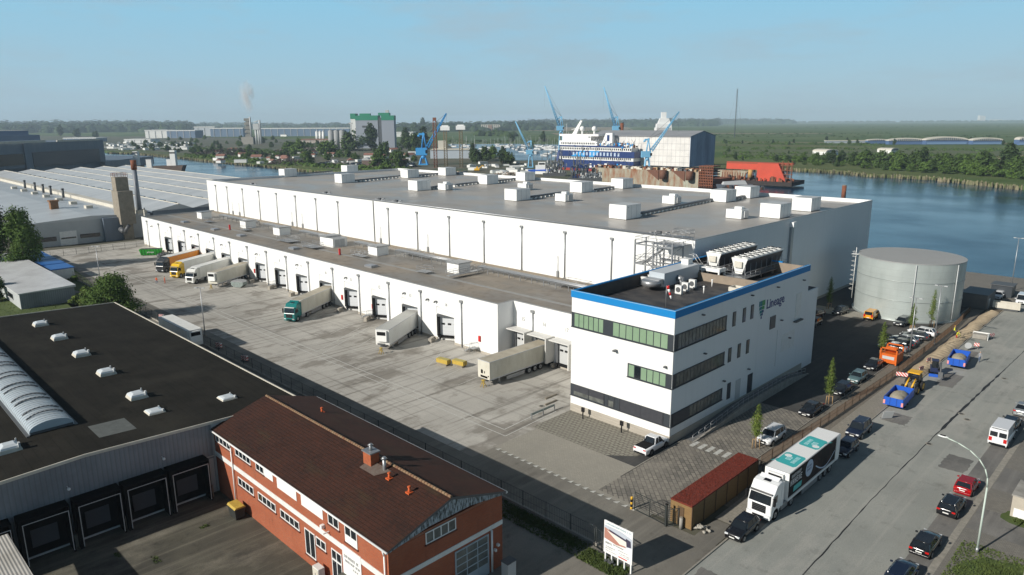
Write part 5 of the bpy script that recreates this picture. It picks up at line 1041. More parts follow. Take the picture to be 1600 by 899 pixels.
# low white building with the bush, blue container sheds
t = thing('site_building', 'low long building with pale roof and two small windows behind the black roof', 'shed', (-200, 37, 0))
MB().box(-240, -180.5, 31, 41.5, 0, 3.4).build('wall', SHED_SIDEY, t, True); MB().prism([(30.7, 3.4), (41.8, 3.4), (41.8, 3.85), (30.7, 3.55)], -240.3, -180.2, 'x').build('roof', CORR_WHITE, t, True)
MB().box(-180.5, -180.42, 31, 41.5, .1, 3.35).build('end_wall', SHED_SHADED, t, True)
for x in (-190.6, -188.2): f = MB().box(x-1.1, x+1.1, 30.9, 30.99, 1.2, 2.3).build('window', GLASS, t, True); MB().box(x-1.15, x+1.15, 30.8, 30.9, 1.05, 1.2).build('sill', GREYL, f)
BR_ = mat('blue_roof_sheet', (.02, .12, .40), .35)
for k in range(5):
    t = thing('container_cabin', 'site container with blue roof behind the low pale building, %s' % ['rightmost', 'second from the right', 'third from the right', 'fourth from the right', 'leftmost'][k], 'container', (-209-k*8.8, 43.4, 0), group='blue roofed container cabins'); MB().box(-7.6, 0, 0, 5.2, 0, 2.7).build('wall', WPAINT if k % 2 == 0 else mat('blue_grey_panel', (.18, .25, .38), .5), t); MB().box(-7.8, .15, -.2, 5.4, 2.7, 2.95).build('roof', BR_, t); MB().box(-4, -3, -.05, 0, .1, 2.1).build('door', GREYD, t)
# ------------------------------------------------------------------ vehicles: local frame, front at -Y, wheels on z=0, origin at centre
TYRE = mat('tyre', (.015, .015, .016), .85); RIM = mat('alloy_rim', (.42, .43, .44), .3, .8); RIMD = mat('dark_rim', (.05, .05, .052), .35, .5)
HEADL = mat('headlight_glass', (.72, .74, .75), .08); TAILL = mat('tail_light', (.50, .012, .010), .2); PLATE = mat('number_plate', (.72, .72, .68), .5); CHROME = mat('chrome_trim', (.6, .6, .6), .15, 1)
def wheel(par, x, y, r, w, rim=RIM, name='wheel'):
    b = MB(); b.cyl((x-w/2, y, r), (x+w/2, y, r), r, n=18, m=0)
    o = b.build(name, TYRE, par); s_ = 1 if x > 0 else -1
    b = MB(); b.cyl((x+s_*(w/2), y, r), (x+s_*(w/2+.012), y, r), r*.64, r*.6, n=12, m=0); b.cyl((x+s_*(w/2+.012), y, r), (x+s_*(w/2+.03), y, r), r*.16, n=8, m=1)
    b.build('rim', [rim, GREYD], o); return o
def car(par, L=4.4, Wd=1.8, H=1.48, paint=BLACKG, kind='hatch', rim=RIM, roofm=None):
    hw = Wd/2; yf, yr = -L/2, L/2; van = kind == 'van'
    # side outline: list of (t along length, belt height, half width factor)
    if van: prof = [(0, .62, .86), (.03, .85, .93), (.12, 1.02, .98), (.20, 1.18, 1), (.6, 1.22, 1), (.97, 1.22, 1), (1, 1.15, .97)]
    elif kind == 'suv': prof = [(0, .60, .80), (.03, .86, .90), (.10, .98, .96), (.26, 1.06, 1), (.55, 1.08, 1), (.9, 1.12, .98), (.98, 1.08, .93), (1, .9, .90)]
    elif kind == 'sedan': prof = [(0, .50, .76), (.03, .70, .88), (.12, .82, .95), (.30, .93, 1), (.55, .95, 1), (.80, 1.0, .97), (.97, .98, .90), (1, .78, .87)]
    elif kind == 'pickup': prof = [(0, .70, .82), (.03, .95, .92), (.10, 1.05, .97), (.27, 1.12, 1), (.60, 1.14, 1), (.99, 1.14, .98), (1, 1.05, .97)]
    else: prof = [(0, .50, .76), (.03, .74, .88), (.12, .86, .95), (.28, .96, 1), (.55, .98, 1), (.88, 1.02, .97), (.98, .98, .92), (1, .75, .89)]
    low = .22 if kind in ('hatch', 'sedan') else .32; secs = []
    for t_, zb, wf in prof:
        w = hw*wf; y = yf+L*t_; dl = .12 if t_ in (0, 1) else 0
        secs.append([(-w*.90, y, low+dl), (-w*.985, y, low+.14+dl), (-w, y, (low+zb)/2+.05), (-w*.975, y, zb-.10), (-w*.86, y, zb), (-w*.4, y, zb+.035), (w*.4, y, zb+.035), (w*.86, y, zb), (w*.975, y, zb-.10), (w, y, (low+zb)/2+.05), (w*.985, y, low+.14+dl), (w*.90, y, low+dl)])
    b = MB(); b.loft(secs, 0, True); body = b.build('body', paint, par)
    # greenhouse
    cfg = dict(hatch=(.26, .40, .86, .97), suv=(.25, .37, .91, .98), sedan=(.27, .42, .72, .90), van=(.10, .24, .96, .995), pickup=(.25, .36, .56, .63))[kind]
    zbt = dict(hatch=.97, suv=1.07, sedan=.95, van=1.15, pickup=1.12)[kind]; y0, y1, y2, y3 = [yf+L*c for c in cfg]
    wb, wr = hw*.90, hw*(.74 if not van else .84)
    base = [(-wb*.9, y0, zbt), (wb*.9, y0, zbt), (wb, y0+.3, zbt), (wb, y3-.25, zbt), (wb*.86, y3, zbt), (-wb*.86, y3, zbt), (-wb, y3-.25, zbt), (-wb, y0+.3, zbt)]
    zt = H-.05
    top = [(-wr*.86, y1, zt), (wr*.86, y1, zt), (wr, y1+.15, zt), (wr, y2-.12, zt), (wr*.88, y2, zt), (-wr*.88, y2, zt), (-wr, y2-.12, zt), (-wr, y1+.15, zt)]
    b = MB(); b.loft([base, top], 0, False); b.build('window', GLASS, body)
    rb = MB(); r2 = [(x*.93, y1+.12 if y < (y1+y2)/2 else y2-.10, zt+.055) if abs(y-y1) < .3 or abs(y-y2) < .3 else (x*.93, y, zt+.055) for x, y, z in top]
    rb.loft([[(x*1.01, y, z) for x, y, z in top], r2], 0, True)
    # pillars
    def pil(a, c, w=.045): rb.cyl(a, c, w, n=4, smooth=False)
    for s_ in (-1, 1):
        pil((s_*wb*.93, y0+.12, zbt), (s_*wr*.95, y1+.06, zt+.01)); pil((s_*wb*.95, y3-.1, zbt), (s_*wr*.95, y2-.04, zt+.01), .07)
        ym = y1*.5+y2*.5 if kind != 'van' else y1+.9; pil((s_*wb*1.0, ym, zbt), (s_*wr*1.005, ym, zt+.01), .035)
        if kind in ('suv', 'hatch'): ym2 = y1+(y2-y1)*.86; pil((s_*wb*1.0, ym2, zbt), (s_*wr*1.005, ym2-.05, zt+.01), .06)
    if van: rb.box(-wb-.005, -wb+.08, y1+1.4, y3-.4, zbt, zt-.1); rb.box(wb-.08, wb+.005, y1+1.4, y3-.4, zbt, zt-.1)
    rb.build('roof', roofm or paint, body)
    if kind == 'pickup':
        bb = MB(); yb0, yb1 = y3+.05, yr-.12; bb.box(-hw*.80, hw*.80, yb0, yb1, 1.14, 1.225); bb.build('bed_cover', BLACK, body)
        MB().cyl((-hw*.7, y3+.1, 1.15), (-hw*.66, y3-.02, 1.62), .04, n=5).cyl((hw*.7, y3+.1, 1.15), (hw*.66, y3-.02, 1.62), .04, n=5).build('roll_bar', BLACK, body)
    zl = prof[1][1]
    for s_ in (-1, 1):
        b = MB(); b.bx((s_*hw*.66, yf+.06, zl-.10), (hw*.36, .16, .13), rz=-s_*.25); b.build('headlight', HEADL, par)
        b = MB(); b.bx((s_*hw*.74, yr-.03, prof[-2][1]-.16), (hw*.34, .12, .15 if not van else .5)); b.build('tail_light', TAILL, par)
        b = MB(); b.bx((s_*(hw+.10), y0+.42, zbt+.05), (.20, .14, .13)); b.build('mirror', paint if kind != 'pickup' else BLACK, par)
    b = MB(); b.box(-hw*.45, hw*.45, yf-.015, yf+.1, low+.16, zl-.12); b.build('grille', BLACK, par)
    MB().box(-.26, .26, yf-.035, yf-.01, low+.16, low+.27).build('number_plate', PLATE, par); b = MB(); b.box(-.26, .26, yr+.005, yr+.03, .62 if kind != 'sedan' else .5, .73 if kind != 'sedan' else .61); b.build('number_plate', PLATE, par)
    bmm = BLACK if kind in ('suv', 'pickup', 'van') else paint; MB().box(-hw*.84, hw*.84, yr-.12, yr+.025, low+.05, low+.25).build('bumper', bmm, par); b = MB(); b.box(-hw*.8, hw*.8, yf-.02, yf+.2, low, low+.12); b.build('bumper', BLACK if kind in ('suv', 'pickup', 'van') else paint, par)
    r = .33 if kind in ('hatch', 'sedan') else .38
    for s_ in (-1, 1):
        for t_ in (.185, .80 if kind != 'pickup' else .77):
            y = yf+L*t_; MB().cyl((s_*(hw*.80), y, r+.02), (s_*(hw+.004), y, r+.02), r+.07, n=18).build('wheel_arch', BLACK, par)
            wheel(par, s_*(hw-.09), y, r, .22, rim)
    if kind == 'suv': b = MB(); b.cyl((-wr*.85, y1+.3, H+.04), (-wr*.85, y2-.2, H+.04), .025, n=4); b.cyl((wr*.85, y1+.3, H+.04), (wr*.85, y2-.2, H+.04), .025, n=4); b.build('roof_rail', CHROME, par)
    return par
def P_(name, col, rough=.22, metal=.0):
    m = mat(name, col, rough, metal)
    bs = m.node_tree.nodes['Principled BSDF']; bs.inputs['Coat Weight'].default_value = .6; bs.inputs['Coat Roughness'].default_value = .05; return m
CARB = P_('car_black', (.008, .008, .010)); CARW = P_('car_white', (.75, .76, .77)); CARR = P_('car_red', (.30, .006, .010)); CARS = P_('car_silver', (.36, .38, .39), .3, .5); CART = P_('car_teal_grey', (.13, .21, .22), .3, .4); CARN = P_('car_navy', (.008, .014, .035)); CARY = P_('car_yellow', (.72, .33, .02)); CARG = P_('car_graphite', (.05, .055, .06), .3, .4); CARM = P_('car_maroon', (.06, .01, .012))
def put(lab, x, y, rz, kind, paint, L, Wd, H, cat='car', name='parked_car', rim=RIM, grp=None):
    t = thing(name, lab, cat, (x, y, .02), rz, grp); car(t, L, Wd, H, paint, kind, rim); return t
g1 = 'cars parked along the right side of the road'
# rear towards the camera means heading +Y: rotate by pi
put('bright red hatchback parked at the right kerb beside the street lamp', -14.5, 84.2, pi, 'hatch', CARR, 4.1, 1.78, 1.45, grp=g1)
put('black estate car parked directly behind the red hatchback, rails on the roof', -14.5, 78.2, pi, 'suv', CARB, 4.5, 1.82, 1.5, grp=g1)
put('black saloon car parked second from the bottom at the right kerb', -14.4, 69.1, pi, 'hatch', CARB, 4.5, 1.82, 1.42, grp=g1)
put('black estate car cut by the bottom edge at the right kerb', -14.5, 62.2, pi, 'suv', CARN, 4.7, 1.84, 1.5, grp=g1)
put('dark car parked just ahead of the white van', -14.6, 106.6, pi, 'hatch', CARB, 4.3, 1.8, 1.45, grp=g1)
put('silver saloon parked ahead of the dark car near the right edge', -14.4, 113.3, pi, 'sedan', CARS, 4.5, 1.8, 1.45, grp=g1)
put('white car at the right edge of the picture, last in the kerbside row', -14.3, 121.8, pi, 'hatch', CARW, 4.2, 1.8, 1.45, grp=g1)
put('white high roof van with two rear windows parked at the right kerb', -14.5, 100.9, pi, 'van', CARW, 5.5, 2.05, 2.5, 'van', 'parked_van')
MB().box(-.85, -.08, 2.745, 2.775, 1.45, 2.05).box(.08, .85, 2.745, 2.775, 1.45, 2.05).build('rear_window', GLASS, bpy.data.objects['parked_van'])
MB().box(-.95, .95, 2.5, 2.742, .4, 2.38).build('rear_door', CARW, bpy.data.objects['parked_van']); MB().box(-.9, .9, -1.4, 2.4, 2.46, 2.5).build('roof_rib', CARW, bpy.data.objects['parked_van'])
put('black hatchback parked in front of the white lorry, near the gate', -27.85, 59.6, 0, 'hatch', CARB, 4.2, 1.8, 1.5)
put('dark blue car parked between the white lorry and the black four wheel drive', -27.2, 84.4, 0, 'hatch', CARN, 4.2, 1.8, 1.5)
put('black tall four wheel drive parked behind the white lorry', -28.0, 90.8, 0, 'suv', CARN, 4.7, 1.9, 1.8)
put('white sports utility car parked in the yard by the slim tree', -35.1, 81.2, 0, 'suv', CARW, 4.8, 1.95, 1.7)
put('black saloon parked in the yard by the first staked tree', -35.1, 93.3, 0, 'sedan', CARB, 4.7, 1.82, 1.45)
put('black coupe parked in the yard between the black saloon and the teal car', -35.0, 104.0, 0, 'hatch', CARB, 4.5, 1.82, 1.4)
put('teal grey hatchback parked in the yard', -35.1, 110.6, 0, 'hatch', CART, 4.2, 1.8, 1.5)
put('black car parked in the shade beside the orange tank machine', -35.4, 118.4, 0, 'sedan', CARB, 4.5, 1.8, 1.45)
g2 = 'cars parked side by side near the round tank'
put('white estate parked sideways, farthest of the row by the tall lamp post', -35.3, 143.8, -pi/2, 'hatch', CARW, 4.6, 1.8, 1.5, grp=g2)
put('dark silver car, second in the sideways row', -35.6, 140.3, -pi/2, 'hatch', CARG, 4.5, 1.8, 1.45, grp=g2)
put('silver car, third in the sideways row', -36.2, 136.6, -pi/2, 'hatch', CARS, 4.5, 1.8, 1.45, grp=g2)
put('black car, fourth in the sideways row', -36.0, 133.6, -pi/2, 'hatch', CARB, 4.5, 1.8, 1.45, grp=g2)
put('silver car nearest the orange machine in the sideways row', -36.2, 130.5, -pi/2, 'sedan', CARS, 4.5, 1.8, 1.42, grp=g2)
put('black sports utility car parked in the sun in front of the round tank', -40.0, 148.3, -.1, 'suv', CARG, 4.6, 1.88, 1.65)
put('yellow small van parked in the sun in front of the round tank', -46.0, 148.9, pi+.05, 'van', CARY, 4.3, 1.85, 1.9, 'van', 'parked_van')
put('black car parked at the left side of the tank', -52.0, 148.8, -.1, 'hatch', CARB, 4.3, 1.8, 1.5)
put('dark red car parked in the shade beyond the office block', -54.6, 142.6, -.2, 'hatch', CARM, 4.3, 1.8, 1.5)
put('grey car parked beside the annex of the office block', -52.3, 136.4, 0, 'hatch', CARG, 4.3, 1.8, 1.5)
put('white pickup truck with a black bed cover parked in front of the office block', -44.35, 68.7, pi, 'pickup', CARW, 5.2, 1.88, 1.8, 'pickup truck', 'pickup_truck', RIMD)
# white van with loader bucket at the road end
t = put('white delivery van standing at the far end of the road', -26.9, 184.5, .05, 'van', CARW, 4.9, 1.95, 2.1, 'van', 'parked_van')
put('small white car half hidden beside the service box near the quay', -31.6, 186.6, 0, 'hatch', CARW, 4.1, 1.75, 1.5)
t = thing('tipping_skip', 'cream open skip standing crosswise at the far end of the trench', 'skip', (-28.0, 175.2, 0), .1); b = MB(); b.box(-2.4, 2.4, -.9, -.8, .5, 1.7); b.box(-2.4, 2.4, .8, .9, .5, 1.7); b.box(-2.4, -2.3, -.8, .8, .5, 1.7); b.box(2.3, 2.4, -.8, .8, .5, 1.7); b.box(-2.3, 2.3, -.8, .8, .5, .6); b.build('body', OFFW, t); MB().box(-2, 2, -.6, .6, .12, .5).build('frame', GREYD, t)

# ---- lorries
def semi_trailer(par, y0, L, z0, H, Wd, wall, roofm, reefer=True, wheels=True, dark=GREYD):
    """box runs from y0 (front) to y0+L (rear)"""
    hw = Wd/2
    b = MB(); b.box(-hw, hw, y0, y0+L, z0, z0+H); box = b.build('box_body', wall, par)
    b = MB(); b.box(-hw+.02, hw-.02, y0+.02, y0+L-.02, z0+H, z0+H+.03); b.build('roof', roofm, box)
    b = MB(); 
    for s_ in (-hw, hw-.05): b.box(s_-.01, s_+.06, y0, y0+L, z0+H-.06, z0+H+.05); b.box(s_-.01, s_+.06, y0, y0+L, z0-.06, z0+.14)
    b.box(-hw-.01, hw+.01, y0-.03, y0+.05, z0+H-.05, z0+H+.05); b.build('rail', GREYL, box)
    b = MB(); b.box(-.55, .55, y0+.2, y0+L-.3, z0-.42, z0-.06); b.box(-hw+.1, hw-.1, y0+L-.25, y0+L-.1, z0-.65, z0-.45); b.build('chassis', GREYD, par)
    for s_ in (-1, 1):
        b = MB(); b.box(s_*hw-.06*(s_ > 0), s_*hw+.06*(s_ < 0), y0+3.6, y0+7.6, z0-.85, z0-.25); b.build('side_guard', GREYM, par)
        b = MB(); b.box(s_*.75-.09, s_*.75+.09, y0+2.4, y0+2.6, .05, z0-.2); b.box(s_*.75-.18, s_*.75+.18, y0+2.3, y0+2.7, 0, .06); b.build('landing_leg', GREYM, par)
    for k in range(3):
        for s_ in (-1, 1): wheel(par, s_*(hw-.20), y0+L-4.9+1.31*k, .52, .38, GREYM)
    if reefer:
        b = MB(); b.box(-.95, .95, y0-.42, y0-.02, z0+.75, z0+H-.12); u = b.build('cooling_unit', WBRIGHT, par); MB().box(-.8, .8, y0-.45, y0-.42, z0+H-.95, z0+H-.3).build('cooling_grille', BLACK, u)
    return par
def cab(par, paint, y0, Wd=2.5, H=3.75, dark=False):
    """tractor cab with its front at y0"""
    hw = Wd/2; g = GLASS
    prof = [(y0+.06, .45), (y0, .62), (y0+.01, 1.75), (y0+.12, 2.0), (y0+.34, 2.78), (y0+.62, 2.98), (y0+1.15, H-.12), (y0+1.7, H), (y0+2.25, H), (y0+2.25, .9), (y0+1.9, .9), (y0+1.9, .5)]
    secs = []
    for x, ins in ((-hw, .07), (-hw+.09, 0), (hw-.09, 0), (hw, .07)):
        cy, cz = y0+1.2, 2.0
        secs.append([(x, cy+(p[0]-cy)*(1-ins), cz+(p[1]-cz)*(1-ins*.35)) for p in prof])
    b = MB(); b.loft(secs, 0, False); body = b.build('cab_body', paint, par)
    b = MB(); b.poly([(-hw+.10, y0+.055, 1.86), (hw-.10, y0+.055, 1.86), (hw-.18, y0+.30, 2.76), (-hw+.18, y0+.30, 2.76)]); b.build('windscreen', g, body)
    b = MB(); b.bx((0, y0+.30, 2.95), (Wd-.3, .22, .20), rot=Matrix.Rotation(-.5, 3, 'X')); b.build('sun_visor', BLACKG if not dark else BLACK, body)
    b = MB(); b.box(-.72, .72, y0-.03, y0+.04, .92, 1.72); gr = b.build('grille', BLACK, body)
    b = MB()
    for k in range(4): b.box(-.68, .68, y0-.05, y0-.03, 1.0+.18*k, 1.03+.18*k)
    b.build('grille_bar', GREYD, gr)
    b = MB(); b.box(-hw+.02, hw-.02, y0-.08, y0+.3, .36, .80); b.build('bumper', paint, body); b = MB(); b.box(-.6, .6, y0-.10, y0-.08, .42, .62); b.build('air_intake', BLACK, body)
    for s_ in (-1, 1):
        MB().box(s_*.98-.22, s_*.98+.22, y0-.11, y0-.04, .62, .80).build('headlight', HEADL, body)
        b = MB(); b.poly([(s_*(hw+.005), y0+.42, 1.9), (s_*(hw+.005), y0+1.35, 1.85), (s_*(hw+.005), y0+1.35, 2.68), (s_*(hw+.005), y0+.62, 2.68)][::s_]); b.build('side_window', g, body)
        b = MB(); b.box(s_*(hw+.22)-.1, s_*(hw+.22)+.1, y0+.1, y0+.3, 1.9, 2.75); b.box(min(s_*hw, s_*(hw+.2)), max(s_*hw, s_*(hw+.2)), y0+.2, y0+.25, 2.6, 2.65); b.build('mirror', BLACK, body)
        b = MB(); b.box(s_*(hw-.02)-.02, s_*(hw-.02)+.03, y0+2.25, y0+2.75, 1.0, H-.15); b.build('side_fairing', paint, body)
        MB().box(s_*(hw-.3)-.28, s_*(hw-.3)+.28, y0+2.5, y0+3.9, .45, 1.05).build('fuel_tank', GREYM, par)
        wheel(par, s_*(hw-.18), y0+1.15, .52, .34, GREYM); wheel(par, s_*(hw-.25), y0+4.85, .52, .5, GREYM)
        MB().cyl((s_*(hw-.35), y0+1.15, .58), (s_*(hw-.0), y0+1.15, .58), .64, n=18).build('wheel_arch', BLACK, par)
    b = MB(); b.box(-.45, .45, y0+.4, y0+6.0, .62, .95); b.build('chassis', GREYD, par)
    b = MB(); b.box(-.35, .35, y0+1.35, y0+1.85, H-.02, H+.03); b.build('roof_hatch', BLACKG, body)
    b = MB(); b.prism([(y0+1.75, H-.02), (y0+2.3, H-.02), (y0+2.3, H+.25)], -hw+.25, hw-.25, 'x'); b.build('roof_spoiler', paint, body)
    return body
DOOR_Y = 79.1
WALLW = mat('trailer_white', (.78, .78, .75), .5, var=(.66, .65, .60), vs=.6, vstretch=(1, 1, .4)); WALLD = mat('trailer_dirty_white', (.62, .60, .52), .6, var=(.44, .40, .31), vs=.55, vstretch=(1, 1, .5), amt=.2)
CREAM = mat('trailer_cream', (.66, .64, .56), .6, var=(.50, .47, .38), vs=.5, vstretch=(1, 1, .4), amt=.2)
TOPD = mat('dirty_trailer_roof', (.50, .46, .37), .7, var=(.33, .285, .21), vs=.5)
TRK = [('articulated lorry with dark grey cab and orange sided trailer at the far left dock', -206.9, P_('cab_dark_grey', (.035, .04, .045)), mat('trailer_orange', (.75, .28, .02), .5, var=(.62, .20, .015), vs=.5), WALLW),
 ('articulated lorry with yellow cab and white trailer at the loading docks', -196.9, P_('cab_yellow', (.72, .45, .02)), WALLW, WALLW),
 ('white articulated lorry at the docks between the yellow cab and the lone cream trailer', -186.8, P_('cab_white', (.68, .68, .64)), WALLW, WALLW),
 ('articulated lorry with teal green cab and cream trailer at the middle dock', -136.6, P_('cab_teal_green', (.008, .17, .16)), CREAM, TOPD)]
for lab, x, cm, wm, rm in TRK:
    t = thing('articulated_lorry', lab, 'lorry', (x-.45+.3, 80.65-.1, .02), radians(29)); yf = -13.7-1.0-1.6
    semi_trailer(t, -13.7, 13.6, 1.15, 2.8, 2.6, wm, rm, False); cab(t, cm, yf)
def solo(lab, x, yf, wm, rm, reef=True, rz=0, L=13.6):
    t = thing('parked_trailer', lab, 'trailer', (x, yf, .02), rz); semi_trailer(t, 0, L, 1.15, 2.8, 2.6, wm, rm, reef); return t
t1 = solo('lone cream box trailer without a cab beside the white lorry at the docks', -170.3, 68.5, CREAM, TOPD, True, radians(29))
t2 = solo('lone white refrigerated trailer without a cab backed to dock thirteen', -99.8, 68.4, WALLW, mat('trailer_grey_roof', (.50, .50, .46), .5, var=(.42, .41, .38), vs=.5), True, radians(29))
t3 = solo('cream weathered container trailer backed to the dock beside the office block', -74.9, 69.3, CREAM, TOPD, False)
for s_ in (-1.3175, 1.3175):
    b = MB()
    for k in range(46): y = .15+k*.29; b.box(s_-.0175, s_+.0175, y, y+.10, 1.3, 3.85)
    b.build('corrugation', CREAM, t3); MB().box(-.6, -.2, -.03, 0, 1.9, 2.5).box(.1, .25, -.03, 0, 2.0, 2.35).box(-.7, .8, -.03, 0, 1.3, 1.6).box(.9, 1.1, -.03, 0, 1.6, 1.8).build('front_fitting', BLACK, t3)
MB().box(-.75, .75, -.47, -.44, 1.3, 1.6).build('label_plate', GREYD, t2)
for k, (x, y, l_) in enumerate([(-74.6, 68.9, 'under the nearest cream trailer'), (-98.9, 67.4, 'under the lone white refrigerated trailer'), (-169.6, 67.7, 'under the lone cream trailer at the far docks')]):
    t = thing('trailer_support', 'yellow support stand '+l_, 'support stand', (x, y, 0), group='yellow trailer support stands'); b = MB(); b.cyl((-.35, -.3, 0), (-.1, 0, 1.05), .05, n=5); b.cyl((.35, -.3, 0), (.1, 0, 1.05), .05, n=5); b.cyl((-.35, .3, 0), (-.1, 0, 1.05), .05, n=5); b.cyl((.35, .3, 0), (.1, 0, 1.05), .05, n=5); b.box(-.4, .4, -.05, .05, .5, .58); b.build('frame', YELD, t); MB().box(-.25, .25, -.2, .2, 1.02, 1.12).build('head_plate', YELD, t)
# trailer parked by the black hall, lying along X
t = thing('parked_trailer', 'white refrigerated trailer parked beside the black roofed hall, half hidden by its roof', 'trailer', (-123.4, 45.6, .02), pi/2); semi_trailer(t, 0, 13.6, 1.15, 2.8, 2.6, WALLW, WALLW, True); 
# the white lorry on the road
t = thing('articulated_lorry', 'white lorry with dark pictured sides and teal speech bubbles on its roof', 'lorry', (-27.85, 80.05, .02))
DARKS = NT('trailer_side_picture', .6, spec=.12); nn = DARKS.noise(.35, 5); DARKS.color(DARKS.mix(DARKS.rng(nn, .45, .62), (.008, .009, .012), (.05, .026, .022)))
semi_trailer(t, -13.4, 13.4, 1.15, 2.85, 2.56, DARKS.m, WBRIGHT, False)
MB().box(-1.29, 1.29, -13.46, -13.4, 1.05, 4.02).build('front_wall', WBRIGHT, t); MB().box(1.28, 1.34, -1.1, -.0, 1.15, 3.98).build('rear_panel', WBRIGHT, t)
MB().box(1.285, 1.305, -13.4, 0, .92, 1.16).build('side_rail', WBRIGHT, t)
b = MB(); b.box(-.8, .8, -13.9, -13.46, 2.6, 3.85); b.build('cooling_unit', WBRIGHT, t); MB().box(-.7, .7, -13.95, -13.9, 3.35, 3.7).build('cooling_grille', BLACK, t)
body = cab(t, P_('lorry_white', (.80, .81, .81)), -17.15, 2.5, 3.75)
MB().poly([(-.6, -17.19, 1.66), (.6, -17.19, 1.66), (.6, -17.19, 1.68), (-.6, -17.19, 1.68)]).build('brand_strip', CHROME, body)
TEAL = mat('speech_bubble_teal', (.05, .42, .42), .5)
def bubble(cy, flip):
    s_ = -1 if flip else 1; z = 4.035+.003
    def R(x, y): return (x*s_*1.28, cy+y*s_*1.28, z)
    b = MB(); b.poly([R(-.75, -1.1), R(.7, -1.25), R(.85, -1.0), R(.85, .9), R(.7, 1.1), R(-.7, 1.2), R(-.88, 1.0), R(-.88, -.9)]); b.poly([R(-.86, -.9), R(-1.22, -1.25), R(-.8, -.3)]); b.build('speech_bubble', TEAL, t)
    b = MB(); b.cyl((-.62*s_, cy+.75*s_, z), (-.62*s_, cy+.75*s_, z+.004), .38, n=18); b.build('speech_bubble_disc', WBRIGHT, t)
    PB = mat('bubble_lettering', (.55, .80, .82), .5)
    letters(-.9, -.62, 1.7, .62, PB, t, lambda u, v: (v*.9*s_, cy+u*s_, z+.006), 'roof_lettering', 31, False)
    letters(-.95, .22, 2.0, .42, PB, t, lambda u, v: (v*s_, cy+u*s_, z+.006), 'roof_lettering', 32, False)
bubble(-10.2, False); bubble(-4.6, True)
LB = mat('pale_blue_disc', (.42, .52, .66), .5)
b = MB(); b.cyl((1.282, -8.35, 2.85), (1.30, -8.35, 2.85), .95, n=28); b.build('side_disc', LB, t)
letters(-9.0, 3.0, 1.3, .22, NAVY, t, lambda u, v: (1.306, u, v), 'side_lettering', 41, False); letters(-9.0, 2.6, 1.3, .25, NAVY, t, lambda u, v: (1.306, u, v), 'side_lettering', 42, False)
PGL = mat('pale_lettering', (.62, .62, .64), .5)
letters(-13.0, 3.25, 2.7, .38, PGL, t, lambda u, v: (1.292, u, v), 'side_lettering', 43, False); letters(-13.0, 2.45, 3.5, .68, PGL, t, lambda u, v: (1.292, u, v), 'side_lettering', 44, False)
b = MB(); b.poly([(1.292, -12.2, 1.55), (1.292, -10.2, 1.55), (1.292, -10.1, 2.15), (1.292, -12.1, 2.15)]); b.build('side_badge', TEAL, t)
b = MB(); pts = [(-6.6+i*.33, 2.35-1.0*sin(pi*i/16)) for i in range(17)]
for (ya, za), (yb, zb) in zip(pts[:-1], pts[1:]): b.poly([(1.293, ya, za), (1.293, yb, zb), (1.293, yb, zb+.16), (1.293, ya, za+.16)])
b.build('side_bowl_arc', LB, t)

# ---- site machines
def tipper(x, y, rz, lab, load=True):
    t = thing('tipper_trailer', lab, 'trailer', (x, y, 0), rz); b = MB(); w, l = 1.25, 2.9
    b.box(-w, w, -l, -l+.08, .7, 1.75); b.box(-w, w, l-.08, l, .7, 1.75); b.box(-w, -w+.08, -l, l, .7, 1.75); b.box(w-.08, w, -l, l, .7, 1.75); b.box(-w, w, -l, l, .62, .72)
    b.build('bed', BLUEP, t); b = MB()
    for yy in (-l-.03, ): b.box(-.45, -.38, yy, yy+.04, .7, 1.75); b.box(.38, .45, yy, yy+.04, .7, 1.75)
    b.build('tailgate_rib', mat('dark_blue', (.01, .05, .25), .5), t)
    MB().box(-1.25, -1.0, -l-.06, -l, .75, 1.3).box(1.0, 1.25, -l-.06, -l, .75, 1.3).build('warning_stripe', mat('red_white_tape', (.75, .3, .28), .5), t)
    for s_ in (-1, 1):
        for yy in (-.7, .6): wheel(t, s_*1.0, yy, .42, .3, GREYM)
    MB().box(-.1, .1, l, l+1.6, .6, .7).build('drawbar', GREYD, t)
    if load:
        b = MB(); r = random.Random(6)
        b.ell((0, .1, .9), (1.15, 2.4, .85), 22, 12, 0, .035, r); b.ell((.2, -.9, 1.0), (.8, 1.2, .7), 16, 9, 0, .04, r)
        b.build('sand_load', mat('load_sand', (.40, .36, .27), .95, var=(.30, .265, .20), vs=2, bump=.5), t)
    return t
tipper(-27.6, 104.9, .05, 'blue tipper trailer loaded with sand in front of the yellow loader'); tipper(-26.0, 129.5, .1, 'blue open tipper trailer beyond the mini excavator', True)
t = thing('wheel_loader', 'yellow backhoe loader standing behind the loaded blue trailer', 'loader', (-27.8, 111.9, 0))
MB().box(-.7, .7, -1.6, 2.2, .75, 1.55).build('chassis', GREYD, t); MB().frus((-.75, .75, -.2, 1.4), 1.55, (-.65, .65, -.1, 1.2), 2.7).build('cab_glass', GLASS, t); MB().box(-.8, .8, -.3, 1.4, 2.7, 2.85).build('cab_roof', mat('loader_yellow', (.78, .42, .02), .4), t); MB().box(-.5, .5, 1.4, 2.7, 1.2, 1.8).build('bonnet', MATS['loader_yellow'], t)
